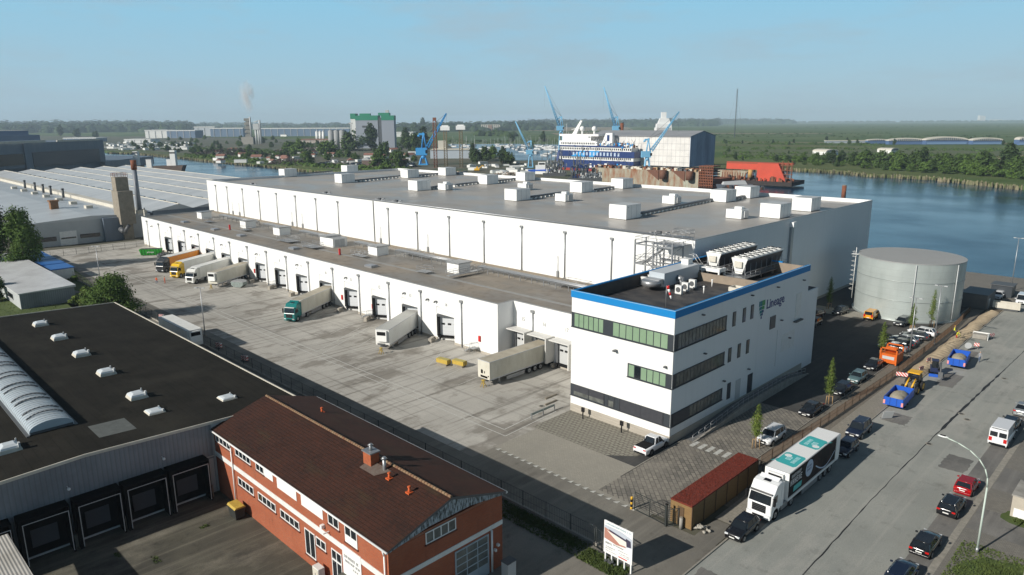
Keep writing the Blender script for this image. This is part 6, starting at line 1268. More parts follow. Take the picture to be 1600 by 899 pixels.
for s_ in (-1, 1):
    wheel(t, s_*.95, .9, .75, .5, MATS['loader_yellow']); wheel(t, s_*.95, -1.2, .55, .4, MATS['loader_yellow'])
    MB().cyl((s_*.42, -.5, 2.0), (s_*.42, -2.0, 1.2), .13, n=6).cyl((s_*.42, -2.0, 1.2), (s_*.42, -2.7, .5), .12, n=6).build('lift_arm', MATS['loader_yellow'], t)
    for yy in (-.2, 1.3): MB().cyl((s_*.72, yy, 1.5), (s_*.66, yy*.85, 2.7), .05, n=4).build('cab_post', BLACK, t)
MB().prism([(-3.3, .1), (-2.6, .1), (-2.5, .9), (-3.1, .35)], -1.1, 1.1, 'x').build('bucket', mat('bucket_grey', (.20, .19, .17), .6), t)
t = thing('mini_excavator', 'small dark blue excavator with tracks beside the open trench', 'excavator', (-27.4, 121.8, 0), .3)
for s_ in (-.65, .65): MB().box(s_-.2, s_+.2, -1.0, 1.0, 0, .5).build('track', BLACK, t)
MB().box(-.7, .7, -.6, 1.1, .55, 1.3).build('engine_house', mat('machine_navy', (.02, .03, .08), .4), t); MB().box(-.6, .3, -.7, .3, 1.3, 2.4).build('cab_glass', GLASS, t); MB().box(-.65, .35, -.75, .35, 2.4, 2.5).build('cab_roof', MATS['machine_navy'], t)
MB().cyl((.4, -.6, 1.0), (.5, -2.0, 2.6), .14, n=6).cyl((.5, -2.0, 2.6), (.5, -3.2, 1.4), .11, n=6).build('boom', GREYD, t); MB().prism([(-3.6, .7), (-3.0, .7), (-2.9, 1.4), (-3.3, 1.5)], .2, .8, 'x').build('bucket', GREYD, t); MB().box(-.9, .9, -1.5, -1.35, .05, .5).build('blade', BLUEP, t)
t = thing('orange_compressor', 'bright orange tank machine with hoses between the parked cars and the fence', 'machine', (-34.2, 123.0, 0))
MB().box(-1.3, 1.3, -1.6, 1.6, .35, 1.9).build('casing', ORANGE, t); b = MB(); b.box(-1.3, -1.1, -1.7, -1.5, .2, 2.9); b.box(1.1, 1.3, -1.7, -1.5, .2, 2.9); b.box(-1.3, -1.1, 1.5, 1.7, .2, 2.9); b.box(1.1, 1.3, 1.5, 1.7, .2, 2.9); b.box(-1.3, 1.3, -1.7, -1.55, 2.7, 2.9); b.box(-1.3, 1.3, 1.5, 1.7, 2.7, 2.9); b.build('frame', ORANGE, t)
MB().cyl((-.9, 0, 2.3), (.9, 0, 2.3), .5, n=12).build('drum', ORANGE, t); MB().box(-.9, .9, -1.64, -1.6, 1.0, 1.5).build('label_plate', GREYL, t)
for s_ in (-1, 1): wheel(t, s_*1.1, .0, .35, .22)
# skips
t = thing('green_skip', 'bright green open skip beside the loading hall at far left', 'skip', (-229.5, 74.6, 0), .95)
b = MB(); b.frus((-2.6, 2.6, -1.1, 1.1), .15, (-3.1, 3.1, -1.2, 1.2), 1.9); b.build('body', GREENP, t); b = MB()
for k in range(7): x = -2.5+k*.83; MB().box(x-.05, x+.05, -1.28, -1.15, .2, 1.9).build('rib', GREENP, t)
b.box(-2.6, 2.6, 1.15, 1.28, 1.5, 1.9); b.build('rear_rail', GREENP, t); MB().box(-2.9, 2.9, -1.05, 1.05, 1.905, 1.93).build('load', mat('dark_waste', (.03, .04, .03), .9), t); letters(-.8, .8, 2.2, .4, WPAINT, t, lambda u, v: (u, -1.29, v), 'lettering', 51, False)
t = thing('grey_skip', 'small grey skip with sloping sides beside the lone cream trailer', 'skip', (-167.2, 73.6, 0), .5); MB().prism([(-1.6, .6), (-.9, .1), (.9, .1), (1.6, .6), (1.75, 1.4), (-1.75, 1.4)], -.9, .9, 'y').build('body', mat('skip_green_grey', (.26, .32, .30), .6, var=(.18, .2, .19), vs=2), t); MB().prism([(-1.75, 1.4), (1.75, 1.4), (1.1, 1.8), (-1.1, 1.8)], -.9, .9, 'y').build('lid', GREYM, t)
t = thing('scrap_heap', 'small heap of dark sheeting next to the green skip', 'heap', (-224.5, 76, 0)); b = MB(); r = random.Random(4)
for i in range(10): b.ell((r.uniform(-1.5, 1.5), r.uniform(-1, 1), .3), (r.uniform(.4, .9), r.uniform(.4, .8), r.uniform(.3, .9)), 7, 4, 0, .35, r)
b.build('heap', GREYD, t)
for k, (x, y, l_) in enumerate([(-86.8, 71.3, 'left one of the pair'), (-84.3, 72.6, 'right one of the pair')]):
    t = thing('ballast_block', 'dirty yellow ballast block on a grey pallet, '+l_, 'block', (x, y, 0), .15, 'yellow blocks in the yard'); MB().box(-1.2, 1.2, -.5, .5, .35, 1.0).build('block', YELD, t); MB().box(-1.0, 1.0, -.5, .5, 0, .35).build('pallet', CONCD, t); MB().box(-1.15, 1.15, -.45, .45, 1.0, 1.05).build('top_plate', mat('olive_top', (.42, .35, .10), .7), t)
# ------------------------------------------------------------------ people: one skinned body each
def person(lab, x, y, rz, pose, top, legs, hairm, hat=None, held=None, grp=None):
    t = thing('person', lab, 'person', (x, y, .01), rz, grp)
    J = {}
    if pose == 'walk': hipz = .92; fr, bk_ = -.28, .26
    elif pose == 'bend': hipz = .80; fr, bk_ = -.12, .10
    else: hipz = .93; fr, bk_ = -.06, .05
    lean = .42 if pose == 'bend' else .03
    V = [(0, 0, hipz, .13), (0, -lean*.45, hipz+.26, .125), (0, -lean, hipz+.48, .15), (0, -lean*1.15, hipz+.60, .06), (0, -lean*1.25-.02, hipz+.70, .085), (0, -lean*1.3-.02, hipz+.82, .08)]
    E = [(0, 1), (1, 2), (2, 3), (3, 4), (4, 5)]
    def add(par_, *pts):
        for p in pts: V.append(p); E.append((par_, len(V)-1)); par_ = len(V)-1
        return par_
    for s_, f in ((-1, fr), (1, bk_)):
        add(0, (s_*.10, f*.1, hipz-.06, .10), (s_*.11, f*.55-.03, .50, .07), (s_*.11, f, .10, .048), (s_*.115, f-.13, .04, .04))
    for s_ in (-1, 1):
        sw = -s_*.12 if pose == 'walk' else -.05
        ex = .45 if pose == 'bend' else 0
        w_ = add(2, (s_*.19, -lean, hipz+.47, .062), (s_*.24, -lean+sw*.6-ex*.3, hipz+.20, .046), (s_*.23, -lean+sw*1.6-.06-ex*.6, hipz-.02, .034), (s_*.225, -lean+sw*1.9-.07-ex*.65, hipz-.08, .036))
        for q in (-.03, -.01, .01, .03): add(w_, (s_*.225+q*.6, -lean+sw*2.0-.08-ex*.68+q, hipz-.17+abs(q), .010))
        add(w_, (s_*.20, -lean+sw*1.9-.12-ex*.65, hipz-.11, .011))
    me = bpy.data.meshes.new('body'); me.from_pydata([v[:3] for v in V], E, []); o = bpy.data.objects.new('body', me); COL.objects.link(o)
    md = o.modifiers.new('skin', 'SKIN'); 
    for i, v in enumerate(V): me.skin_vertices[0].data[i].radius = (v[3], v[3]) if me.skin_vertices else (.1, .1)
    me.skin_vertices[0].data[0].use_root = True
    o.modifiers.new('sub', 'SUBSURF').levels = 1; o.modifiers['sub'].render_levels = 1
    dg = bpy.context.evaluated_depsgraph_get(); m2 = bpy.data.meshes.new_from_object(o.evaluated_get(dg)); bpy.data.objects.remove(o)
    o = bpy.data.objects.new('body', m2); COL.objects.link(o); o.parent = t; m2.materials.clear()
    for m in (SKIN, top, legs, BLACK): m2.materials.append(m)
    for p in m2.polygons:
        c = p.center; p.use_smooth = True
        if c.z < .11: p.material_index = 3
        elif c.z < hipz+.02 and abs(c.x) < .185: p.material_index = 2
        elif c.z > hipz+.61: p.material_index = 0
        elif c.z < hipz-.03: p.material_index = 0
        else: p.material_index = 1
    hx, hy, hz = 0, V[5][1], V[5][2]-.02
    b = MB(); b.ell((0, hy+.02, hz+.05), (.09, .105, .085), 10, 6, zmin=-.3); b.build('hair' if not hat else 'helmet', hat or hairm, t)
    b = MB(); b.ell((0, hy-.10, hz-.02), (.014, .02, .02), 6, 4); b.ell((-.035, hy-.085, hz+.01), (.012, .008, .010), 6, 4, 1); b.ell((.035, hy-.085, hz+.01), (.012, .008, .010), 6, 4, 1); b.ell((-.088, hy, hz), (.012, .02, .03), 6, 4); b.ell((.088, hy, hz), (.012, .02, .03), 6, 4); b.box(-.02, .02, hy-.092, hy-.085, hz-.055, hz-.048, 2); b.build('face', [SKIN, BLACK, RED], t)
    return t
HAIR = mat('dark_hair', (.03, .02, .012), .8)
person('person in orange jacket and grey trousers walking in the lorry yard, left of two', -185.9, 60.9, .9, 'walk', HIVIS, JEANS, HAIR)
person('person in orange work jacket standing in the lorry yard, right of the two', -184.6, 62.4, -.4, 'stand', HIVIS, mat('hivis_trousers', (.55, .10, .03), .7), HAIR)
person('person in grey jacket and jeans walking along the road near the trench', -23.9, 133.5, .5, 'walk', mat('grey_jacket', (.30, .31, .33), .8), JEANS, mat('grey_hair', (.35, .33, .30), .8))
person('worker in red trousers and yellow vest bending over the trench', -30.0, 145.3, .6, 'bend', mat('yellow_vest', (.70, .70, .05), .6), RED, HAIR, YELLOW)
person('worker in dark clothes and yellow vest standing behind the bending worker', -31.0, 147.6, 1.8, 'stand', MATS['yellow_vest'], mat('dark_trousers', (.03, .03, .04), .8), HAIR, YELLOW)
# ------------------------------------------------------------------ lamps
def yardlamp(x, y, h, lab, rz=0, grp='tall yard lamps'):
    t = thing('yard_lamp', lab, 'lamp post', (x, y, 0), rz, grp); MB().cyl((0, 0, 0), (0, 0, h), .11, .06, n=8).build('pole', GREYM, t); MB().box(-.9, .9, -.06, .06, h-.05, h+.05).build('crossarm', GREYM, t)
    for s_ in (-.75, .75): MB().bx((s_, -.12, h+.05), (.5, .4, .12)).build('lamp_head', GREYL, t)
    MB().cyl((0, 0, 0), (0, 0, .5), .2, n=8).build('base', CONC, t); return t
for x, y, h, l_ in ((-191.1, 49.7, 10.3, 'in front of the left factory wall'), (-131.9, 50.6, 9.3, 'beside the half hidden white trailer')): yardlamp(x, y, h, 'thin grey yard lamp post '+l_, .6)
for x, y, h, l_ in ((-32.8, 127.6, 10.4, 'left one of two by the car park fence'), (-31.9, 138.4, 10.8, 'right one of two by the car park fence'), (-31, 196, 12.5, 'standing behind the round tank')): yardlamp(x, y, h, 'slender pale lamp post, '+l_, .0, 'slender lamp posts near the tank')
t = thing('street_lamp', 'tall pale green street lamp with a long curved arm over the road at right', 'street lamp', (-10.8, 71.7, 0))
b = MB(); LG = mat('pale_green_steel', (.46, .53, .47), .5); pts = [(0, 0, 0), (0, 0, 6.6)]; b.cyl(pts[0], pts[1], .10, .075, n=10)
pr = [(0, 0, 6.6), (-.08, 0, 7.5), (-.35, 0, 8.3), (-.9, 0, 9.05), (-1.7, 0, 9.65), (-2.7, 0, 10.05), (-3.6, 0, 10.25)]
for p, q in zip(pr[:-1], pr[1:]): b.cyl(p, q, .06, n=8)
b.build('pole', LG, t); MB().cyl((0, 0, 0), (0, 0, .5), .14, n=10).build('base', GREYM, t)
MB().ell((-3.95, 0, 10.30), (.50, .17, .10), 12, 6).build('lamp_head', mat('lamp_cover', (.70, .72, .70), .3), t); MB().box(-4.2, -3.75, -.1, .1, 10.38, 10.42).build('sensor', BLACK, t)
# ------------------------------------------------------------------ bushes behind the black roof etc. are in the trees section; fences
def fence(name, lab, pts, h, gap, m, mesh=True, bars=2, wire=.012):
    a = pts[0]; t = thing(name, lab, 'fence', (a[0], a[1], 0)); b = MB(); post = MB()
    for (xa, ya), (xb, yb) in zip(pts[:-1], pts[1:]):
        L = math.hypot(xb-xa, yb-ya); n = max(1, round(L/gap))
        for k in range(n+1): f = k/n; x, y = xa+(xb-xa)*f-a[0], ya+(yb-ya)*f-a[1]; post.cyl((x, y, 0), (x, y, h+.08), .045, n=5)
        for k in range(bars+1): z = .1+(h-.1)*k/bars; b.cyl((xa-a[0], ya-a[1], z), (xb-a[0], yb-a[1], z), .022, n=4)
        if mesh:
            nw = int(L/.22)
            for k in range(nw): f = k/nw; x, y = xa+(xb-xa)*f-a[0], ya+(yb-ya)*f-a[1]; b.poly([(x-wire, y, .1), (x+wire, y+wire, .1), (x+wire, y+wire, h), (x-wire, y, h)])
    b.build('mesh_panel', m, t); post.build('post', m, t); return t
GF = mat('fence_green_black', (.025, .03, .028), .6); RF = mat('brown_fence', (.10, .06, .035), .8)
fence('yard_fence', 'dark wire mesh fence along the lane behind the brick building', [(-258, 48.1), (-36.7, 48.1)], 1.9, 3.2, GF, True, 2)
fence('boundary_fence', 'wire fence in front of the pale factory hall at left', [(-247.5, 48.5), (-248.5, 80)], 1.8, 3.5, GF, True, 2)
fence('car_park_fence', 'brown mesh fence between the yard cars and the roadside footway', [(-32.9, 74.0), (-32.2, 92), (-31.6, 118), (-32.0, 150), (-33, 168)], 1.25, 2.5, RF, True, 2, .020)
def gate(lab, x0, y0, x1, y1, h, nb):
    t = thing('steel_gate', lab, 'gate', (x0, y0, 0)); dx, dy = x1-x0, y1-y0; b = MB()
    for f in (0, .5, 1): b.cyl((dx*f, dy*f, .1), (dx*f, dy*f, h), .05, n=4)
    for z in (.15, h): b.cyl((0, 0, z), (dx, dy, z), .045, n=4)
    b.build('frame', GF, t); b = MB()
    for k in range(1, nb): z = .15+(h-.15)*k/nb; b.cyl((0, 0, z), (dx, dy, z), .02, n=4)
    b.build('bars', GF, t); return t
gate('dark steel sliding gate with horizontal bars beside the yellow and black post', -37.72, 55.7, -33.9, 55.4, 2.1, 9); gate('second leaf of the dark gate in front of the timber shed end', -33.6, 55.4, -32.3, 57.3, 1.9, 8)
gate('dark gate panel at the end of the lane fence behind the billboard', -36.6, 47.7, -34.7, 47.4, 2.1, 9)
t = thing('gate_post', 'thick dark post between the two gate leaves', 'post', (-33.78, 55.4, 0)); MB().box(-.09, .09, -.09, .09, 0, 2.4).build('post', GF, t); MB().box(-.12, .12, -.12, .12, 2.4, 2.45).build('cap', BLACK, t)
t = thing('bollard', 'yellow and black striped post at the gate', 'bollard', (-38.1, 55.7, 0)); b = MB()
for k in range(5): b.cyl((0, 0, k*.28), (0, 0, k*.28+.28), .12, n=10, m=k % 2)
b.build('post', [YELLOW, BLACK], t)
t = thing('bollard', 'round concrete post in front of the timber shed', 'bollard', (-32.5, 56.1, 0)); MB().cyl((0, 0, 0), (0, 0, 1.2), .18, n=12).build('post', CONC, t); MB().cyl((0, 0, 1.2), (0, 0, 1.26), .15, n=12).build('cap', CONCD, t)
t = thing('rock_pile', 'small pile of pale rubble stones beside the timber shed', 'rubble', (-31.0, 57.3, 0)); b = MB(); r = random.Random(9)
for i in range(38): s_ = r.uniform(.09, .2); a_ = r.uniform(0, 6.3); d_ = r.uniform(0, .8); b.ell((d_*cos(a_)*1.1, d_*sin(a_)*.8, s_*.6+(.3*(1-d_))), (s_, s_*.9, s_*.8), 6, 4, 0, .25, r)
b.build('stones', mat('rubble', (.45, .42, .36), .9, var=(.3, .28, .24), vs=3), t)
# timber shed with red sedum roof
t = thing('timber_shed', 'long timber slatted bicycle shed with a red planted roof', 'shed', (-32.8, 63.4, 0))
b = MB(); b.box(-1.15, 1.15, -6.9, 6.9, .05, 2.45)
for k in range(17): z = .12+k*.138; b.box(-1.19, 1.19, -6.94, 6.94, z, z+.09)
b.build('wall', WOOD, t); MB().box(-1.2, 1.2, -6.95, 6.95, 2.45, 2.6).build('roof', SEDUM, t); b = MB()
for k in range(7): y = -6.9+k*2.3; b.box(1.19, 1.25, y-.05, y+.05, 0, 2.45)
b.box(-.35, .35, -7.0, -6.94, .1, 2.1); b.build('door_frame', mat('dark_timber', (.10, .06, .03), .8), t)
b = MB(); r = random.Random(2)
for i in range(2600): x, y = r.uniform(-1.15, 1.15), r.uniform(-6.9, 6.9); s_ = r.uniform(.03, .08); a_ = r.uniform(0, 3.1); b.poly([(x-s_*cos(a_), y-s_*sin(a_), 2.6), (x+s_*cos(a_), y+s_*sin(a_), 2.6), (x+r.uniform(-.05, .05), y+r.uniform(-.05, .05), 2.6+r.uniform(.03, .10))])
o = b.build('sedum_tufts', SEDUM, t); o['kind'] = 'stuff'
# bicycle rack tangle behind shed
t = thing('bicycle_rack', 'dark metal bicycle rack behind the timber shed', 'bicycle rack', (-33.0, 73.0, 0)); b = MB()
for k in range(6): x = -1+k*.4; b.tube([(x, -.6, 0), (x, -.6, .9), (x, .6, .9), (x, .6, 0)], .03, 4)
b.cyl((-1, -.6, .05), (1, -.6, .05), .03, n=4); b.build('hoops', GF, t)
# guard rail
t = thing('guard_rail', 'short grey guard rail on three posts in the loading yard', 'guard rail', (-61.1, 67.4, 0)); MB().box(-.04, .04, -2.4, 2.4, .55, .85).build('rail', mat('rail_green_grey', (.20, .24, .23), .5), t)
for y in (-2.3, 0, 2.3): MB().box(.04, .14, y-.06, y+.06, 0, .8).build('post', GREYM, t)
# chargers
for k, x in enumerate((-56.27, -49.9)):
    t = thing('charging_post', 'black electric car charging post by the office wall, %s one' % ('left', 'right')[k], 'charger', (x, 70.1, 0), group='charging posts'); MB().box(-.06, .06, -.06, .06, 0, 1.0).build('post', BLACK, t); MB().box(-.22, .22, -.12, .12, 1.0, 1.6).build('charger_head', BLACKG, t)
# wheel stops by right docks
for k, (x, y, l_) in enumerate([(-64.5, 72.9, 'upper one'), (-63.0, 71.2, 'lower one')]): t = thing('wheel_stop', 'short dark kerb block in the yard left of the office, '+l_, 'wheel stop', (x, y, 0), .0, 'wheel stop blocks'); MB().prism([(-.15, 0), (.15, 0), (.1, .22), (-.1, .22)], -1.2, 1.2, 'y').build('block', CONCD, t)
# billboard
t = thing('billboard', 'white construction billboard on five white posts beside the lane entrance', 'billboard', (-33.2, 46.7, 0))
b = MB(); b.box(-1.55, 1.55, -.06, 0, .95, 4.15); b.build('board', WBRIGHT, t)
for k in range(5): x = -1.4+k*.7; MB().box(x-.06, x+.06, 0, .12, 0, 4.1).build('post', WBRIGHT, t)
MB().box(-1.5, 1.5, .0, .1, 1.2, 1.28).box(-1.5, 1.5, .0, .1, 3.7, 3.78).build('back_brace', GREYL, t)
y = -.066
b = MB()
b.poly([(-1.5, y, 3.70), (-1.5, y, 2.35), (-.2, y, 2.20), (1.5, y, 2.55), (1.5, y, 3.45), (.2, y, 3.72)]); b.build('picture', mat('picture_sky', (.46, .50, .56), .6), t)
y = -.072; b = MB()
b.poly([(-1.5, y, 3.45), (-.7, y, 3.3), (.95, y, 2.35), (-.2, y, 2.2), (-1.5, y, 2.4)], 0); b.build('picture_ground', mat('picture_ground', (.42, .20, .15), .6), t)
y = -.078; b = MB(); b.poly([(-1.25, y, 3.25), (.95, y, 2.95), (1.0, y, 2.5), (.2, y, 2.42)], 0); b.build('picture_hall', mat('picture_white', (.72, .68, .62), .6), t)
y = -.082; b = MB(); b.poly([(-1.0, y, 3.42), (.9, y, 3.15), (.95, y, 2.96), (-.9, y, 3.24)], 0); b.poly([(.85, y, 3.3), (1.35, y, 3.2), (1.42, y, 2.6), (.95, y, 2.5)], 0); b.build('picture_roof', mat('picture_dark', (.045, .04, .07), .6), t)
MB().poly([(.1, -.07, 1.12), (1.05, -.07, 1.12), (1.05, -.07, 1.22), (.1, -.07, 1.22)]).build('red_line', RED, t)
letters(-1.3, 3.83, 2.7, .16, mat('lettering_teal', (.20, .35, .42), .6), t, lambda u, v: (u, -.07, v), 'lettering', 61, False)
for k, (u, v, w, h) in enumerate([(-.5, 2.02, 1.2, .13), (-1.35, 1.9, .8, .2), (-1.35, 1.6, 1.1, .09), (0, 1.75, 1.2, .07), (-1.35, 1.42, .9, .08), (.2, 1.5, 1.1, .07), (-1.3, 1.2, 1.2, .07), (.3, 1.32, 1.0, .09)]): letters(u, v, w, h, GREYD if k != 7 else MATS['lettering_teal'], t, lambda u, v: (u, -.07, v), 'lettering', 70+k, False)
t = thing('spotlight_row', 'dark floodlight and cabling hanging under the billboard', 'floodlight', (-34.2, 46.4, 0)); b = MB(); r = random.Random(12)
for i in range(8): b.bx((r.uniform(-.4, .8), r.uniform(-.15, .15), r.uniform(.15, .7)), (r.uniform(.1, .3), r.uniform(.1, .2), r.uniform(.1, .3)), rz=r.uniform(0, 1))
b.build('fittings', GREYD, t)
# construction barriers and signs
RW = NT('barrier_stripes', .5); tcn = RW.n.new('ShaderNodeTexCoord').outputs['Object']; s3 = RW.sep(tcn); dgl = RW.math('FRACT', RW.math('MULTIPLY', RW.math('ADD', s3[0], s3[2]), 2.2), 0); RW.color(RW.mix(RW.math('GREATER_THAN', dgl, .5), (.75, .74, .72), (.62, .06, .04)))
def barrier(x, y, rz, w, lab):
    t = thing('road_barrier', lab, 'barrier', (x, y, 0), rz, 'red and white barriers'); MB().box(-w/2, w/2, -.03, .03, .45, 1.05).build('board', RW.m, t)
    for s_ in (-1, 1): MB().box(s_*w*.42-.06, s_*w*.42+.06, -.35, .35, 0, .1).box(s_*w*.42-.04, s_*w*.42+.04, -.03, .03, .1, .5).build('leg', GREYD, t)
barrier(-30.0, 116.2, .25, 2.6, 'long red and white barrier across the footway behind the yellow loader'); barrier(-29.2, 121.3, 1.35, 1.2, 'red and white barrier beside the trench, nearer one by the excavator'); barrier(-29.6, 126.7, 1.35, 1.2, 'red and white barrier beside the trench, farther one by the excavator')
barrier(-25.4, 149.8, 1.2, 1.2, 'short red and white barrier by the crate on the road'); barrier(-26.0, 141.2, .2, .8, 'upright red and white board beside the oval sign on the road')
t = thing('traffic_sign', 'grey oval sign back lying beside a striped board on the road', 'sign', (-26.8, 139.0, 0), .5); MB().cyl((0, -.03, .9), (0, .03, .9), .55, n=18).build('panel', GREYL, t); MB().cyl((0, .05, 0), (0, .05, 1.2), .04, n=6).build('post', GREYM, t)
t = thing('pallet_crate', 'pale crate standing on the road under a white frame', 'crate', (-27.0, 148.3, 0), .1); MB().box(-1.1, 1.1, -.6, .6, .1, .9).build('crate', CONC, t); b = MB(); b.box(-1.2, 1.4, .6, .7, .95, 1.15); b.box(1.2, 1.3, -.6, .7, 0, 1.1); b.box(-1.2, -1.1, .6, .7, 0, 1.1); b.build('frame', WPAINT, t)
t = thing('standing_board', 'grey leaning board on the road behind the blue trailer tailgate', 'board', (-26.9, 98.3, 0), .9); MB().bx((0, 0, .6), (1.5, .05, 1.15), rot=Matrix.Rotation(.3, 3, 'X')).build('board', GREYL, t); MB().box(-.7, .7, .1, .5, 0, .06).build('foot', GREYD, t)
for k, (x, y) in enumerate([(-122.5, 49.2), (-112.3, 49.2), (-172.5, 49.3), (-150.2, 49.3)]):
    t = thing('safety_barrier', 'small red and white barrier stack, %s' % ['beside the half hidden white trailer', 'right of the half hidden white trailer', 'behind the round bush', 'left of the lamp post by the bush'][k], 'barrier', (x, y, 0), .3, 'barrier stacks by the fence'); MB().box(-.6, .6, -.2, .2, .2, 1.0).build('board', RW.m, t); MB().box(-.7, .7, -.3, .3, 0, .2).build('foot', GREYD, t)
# utility building at right
t = thing('utility_box', 'beige concrete utility box with white doors on the grass at the right edge', 'utility box', (-8.0, 83.0, 0)); MB().box(-2, 2.6, -1.8, 2.2, .0, 2.3).build('wall', mat('beige_concrete', (.50, .45, .37), .85, var=(.38, .34, .28), vs=.8, bump=.15), t)
MB().box(-2.1, 2.7, -1.9, 2.3, 2.3, 2.42).build('roof', mat('box_roof', (.42, .40, .36), .85, var=(.18, .17, .15), vs=.6), t)
for x in (-1.75, -.35, 1.05): MB().box(x, x+1.33, -1.86, -1.8, .1, 1.0).build('door', WBRIGHT, t)
t = thing('white_post_box', 'white angular cabinet cut by the right edge at the bottom', 'cabinet', (at(1597, 890).x+.9, at(1597, 890).y, 0), .0); MB().box(-.6, 1.5, -1.2, 2.5, 0, 1.6).build('casing', WPAINT, t); MB().box(-.7, 1.6, -1.3, 2.6, 1.6, 1.7).build('lid', GREYL, t)
# ------------------------------------------------------------------ trees
def leaf(b, c, n, s, r):
    n = n.normalized(); a = n.orthogonal().normalized(); q = Matrix.Rotation(r.uniform(0, 2*pi), 3, n); a = q @ a; d = n.cross(a); k = r.uniform(.6, 1.2)
    b.poly([tuple(c-a*s), tuple(c+d*s*.55*k), tuple(c+a*s), tuple(c-d*s*.55*k)])
def crown(clumps, nleaf, s, seed, fuzz=.25):
    r = random.Random(seed); b = MB(); vol = [cx[3]**2*cx[4] for cx in clumps]; tot = sum(vol)
    for cx, v in zip(clumps, vol):
        for i in range(int(nleaf*v/tot)):
            d = Vector((r.gauss(0, 1), r.gauss(0, 1), r.gauss(0, 1))).normalized(); rad = (r.random()**.4)*(1+r.uniform(-fuzz, fuzz))
            p = Vector((cx[0]+d.x*cx[3]*rad, cx[1]+d.y*cx[3]*rad, cx[2]+d.z*cx[4]*rad)); leaf(b, p, d+Vector((r.gauss(0, .5), r.gauss(0, .5), r.gauss(0, .5)+.35)), s*r.uniform(.6, 1.4), r)
    return b
def bushy_clumps(w, h, z0, n, seed):
    r = random.Random(seed); out = []
    for i in range(n):
        a = r.uniform(0, 2*pi); f = r.uniform(0, .72); zz = r.uniform(.12, .9); taper = 1-abs(zz-.4)*1.1
        out.append((w*f*cos(a)*taper, w*f*sin(a)*taper, z0+h*zz, w*r.uniform(.26, .45), h*r.uniform(.12, .22)))
    return out
def make_tree(name, lab, cat, loc, w, h, z0, n, nleaf, s, seed, m, group=None, trunkr=.2, limbs=5):
    t = thing(name, lab, cat, loc, 0, group); r = random.Random(seed)
    b = MB(); b.cyl((0, 0, 0), (0, 0, z0+h*.3), trunkr, trunkr*.6, n=7)
    for i in range(limbs):
        a = 2*pi*i/limbs+r.uniform(-.3, .3); z1 = z0+h*r.uniform(-.05, .2); b.cyl((0, 0, z1), (w*.55*cos(a), w*.55*sin(a), z1+h*.35), trunkr*.5, trunkr*.15, n=5)
    b.cyl((0, 0, z0+h*.3), (0, 0, z0+h*.8), trunkr*.6, trunkr*.15, n=5)
    b.build('trunk', BARK, t); crown(bushy_clumps(w, h, z0, n, seed), nleaf, s, seed+1).build('crown', m, t); return t
# slim staked street trees
def slim(lab, x, y, h, seed, src=None, m=None):
    t = thing('young_tree', lab, 'tree', (x, y, 0), 0, 'slim young trees around the car park'); z0 = 1.7
    MB().cyl((0, 0, 0), (0, 0, h*.8), .07, .03, n=6).build('trunk', mat('pale_trunk', (.42, .28, .16), .8), t)
    r = random.Random(seed); cl = []
    for i in range(13): f = i/12; w = .80*(sin(pi*(.16+.74*f))**.6)*(1-.42*f)*r.uniform(.78, 1.15); cl.append((r.uniform(-.2, .2)*(1-f), r.uniform(-.2, .2)*(1-f), z0+(h-z0)*f, max(.16, w), (h-z0)/13))
    crown(cl, 2300, .085, seed, .45).build('crown', m or FOL[3], t)
    b = MB()
    for a in (0, 2.1, 4.2): b.cyl((.5*cos(a), .5*sin(a), 0), (.45*cos(a), .45*sin(a), 1.3), .05, n=5)
    b.cyl((.45, 0, 1.2), (.45*cos(2.1), .45*sin(2.1), 1.2), .03, n=4); b.cyl((.45*cos(4.2), .45*sin(4.2), 1.2), (.45*cos(2.1), .45*sin(2.1), 1.2), .03, n=4); b.cyl((.45, 0, 1.2), (.45*cos(4.2), .45*sin(4.2), 1.2), .03, n=4)
    b.build('stake', mat('stake_wood', (.36, .24, .12), .8), t); return t
for k, (x, y, h, l_) in enumerate([(-35.5, 77.9, 5.6, 'slim young tree right beside the white sports utility car'), (-34.6, 98.2, 6.6, 'slim young tree on wooden stakes between the black cars in the yard'), (-36.3, 125.0, 6.0, 'slim young tree behind the orange machine'),
  (-37.3, 144.6, 5.4, 'slim young tree beside the left slender lamp post'), (-35.6, 150.6, 7.4, 'slim young tree in front of the right side of the round tank'), (-55.2, 151.0, 6.8, 'slim young tree in the shade against the tall white side wall')]): slim(l_, x, y, h, 100+k)
p = at(32, 425)
make_tree('broadleaf_tree', 'tall dense green tree at the left edge in front of the factory hall', 'tree', (p.x+2, p.y+1, 0), 6.2, 15.5, 2.0, 26, 15000, .30, 201, FOL[1], None, .3)
p = at(12, 428)
make_tree('broadleaf_tree', 'dark green tree cut by the left edge of the picture', 'tree', (p.x-3, p.y-2, 0), 6.5, 18.5, 2.0, 26, 15000, .32, 202, FOL[0], None, .3)
p = at(190, 492)
make_tree('round_bush', 'broad spreading green bush behind the black roof beside the yard fence', 'bush', (-157, 42.6, 0), 6.4, 8.6, .6, 34, 20000, .22, 203, FOL[1], None, .2, 8)
make_tree('round_bush', 'lower green bush left of the broad spreading bush', 'bush', (-168, 41.0, 0), 3.4, 4.6, .3, 12, 5000, .18, 204, FOL[3], None, .15, 6)
make_tree('feathery_tree', 'light green feathery tree in front of the low pale building', 'tree', (-194, 28.3, 0), 3.1, 6.0, .4, 16, 8000, .20, 205, FOL[1], None, .15, 7)
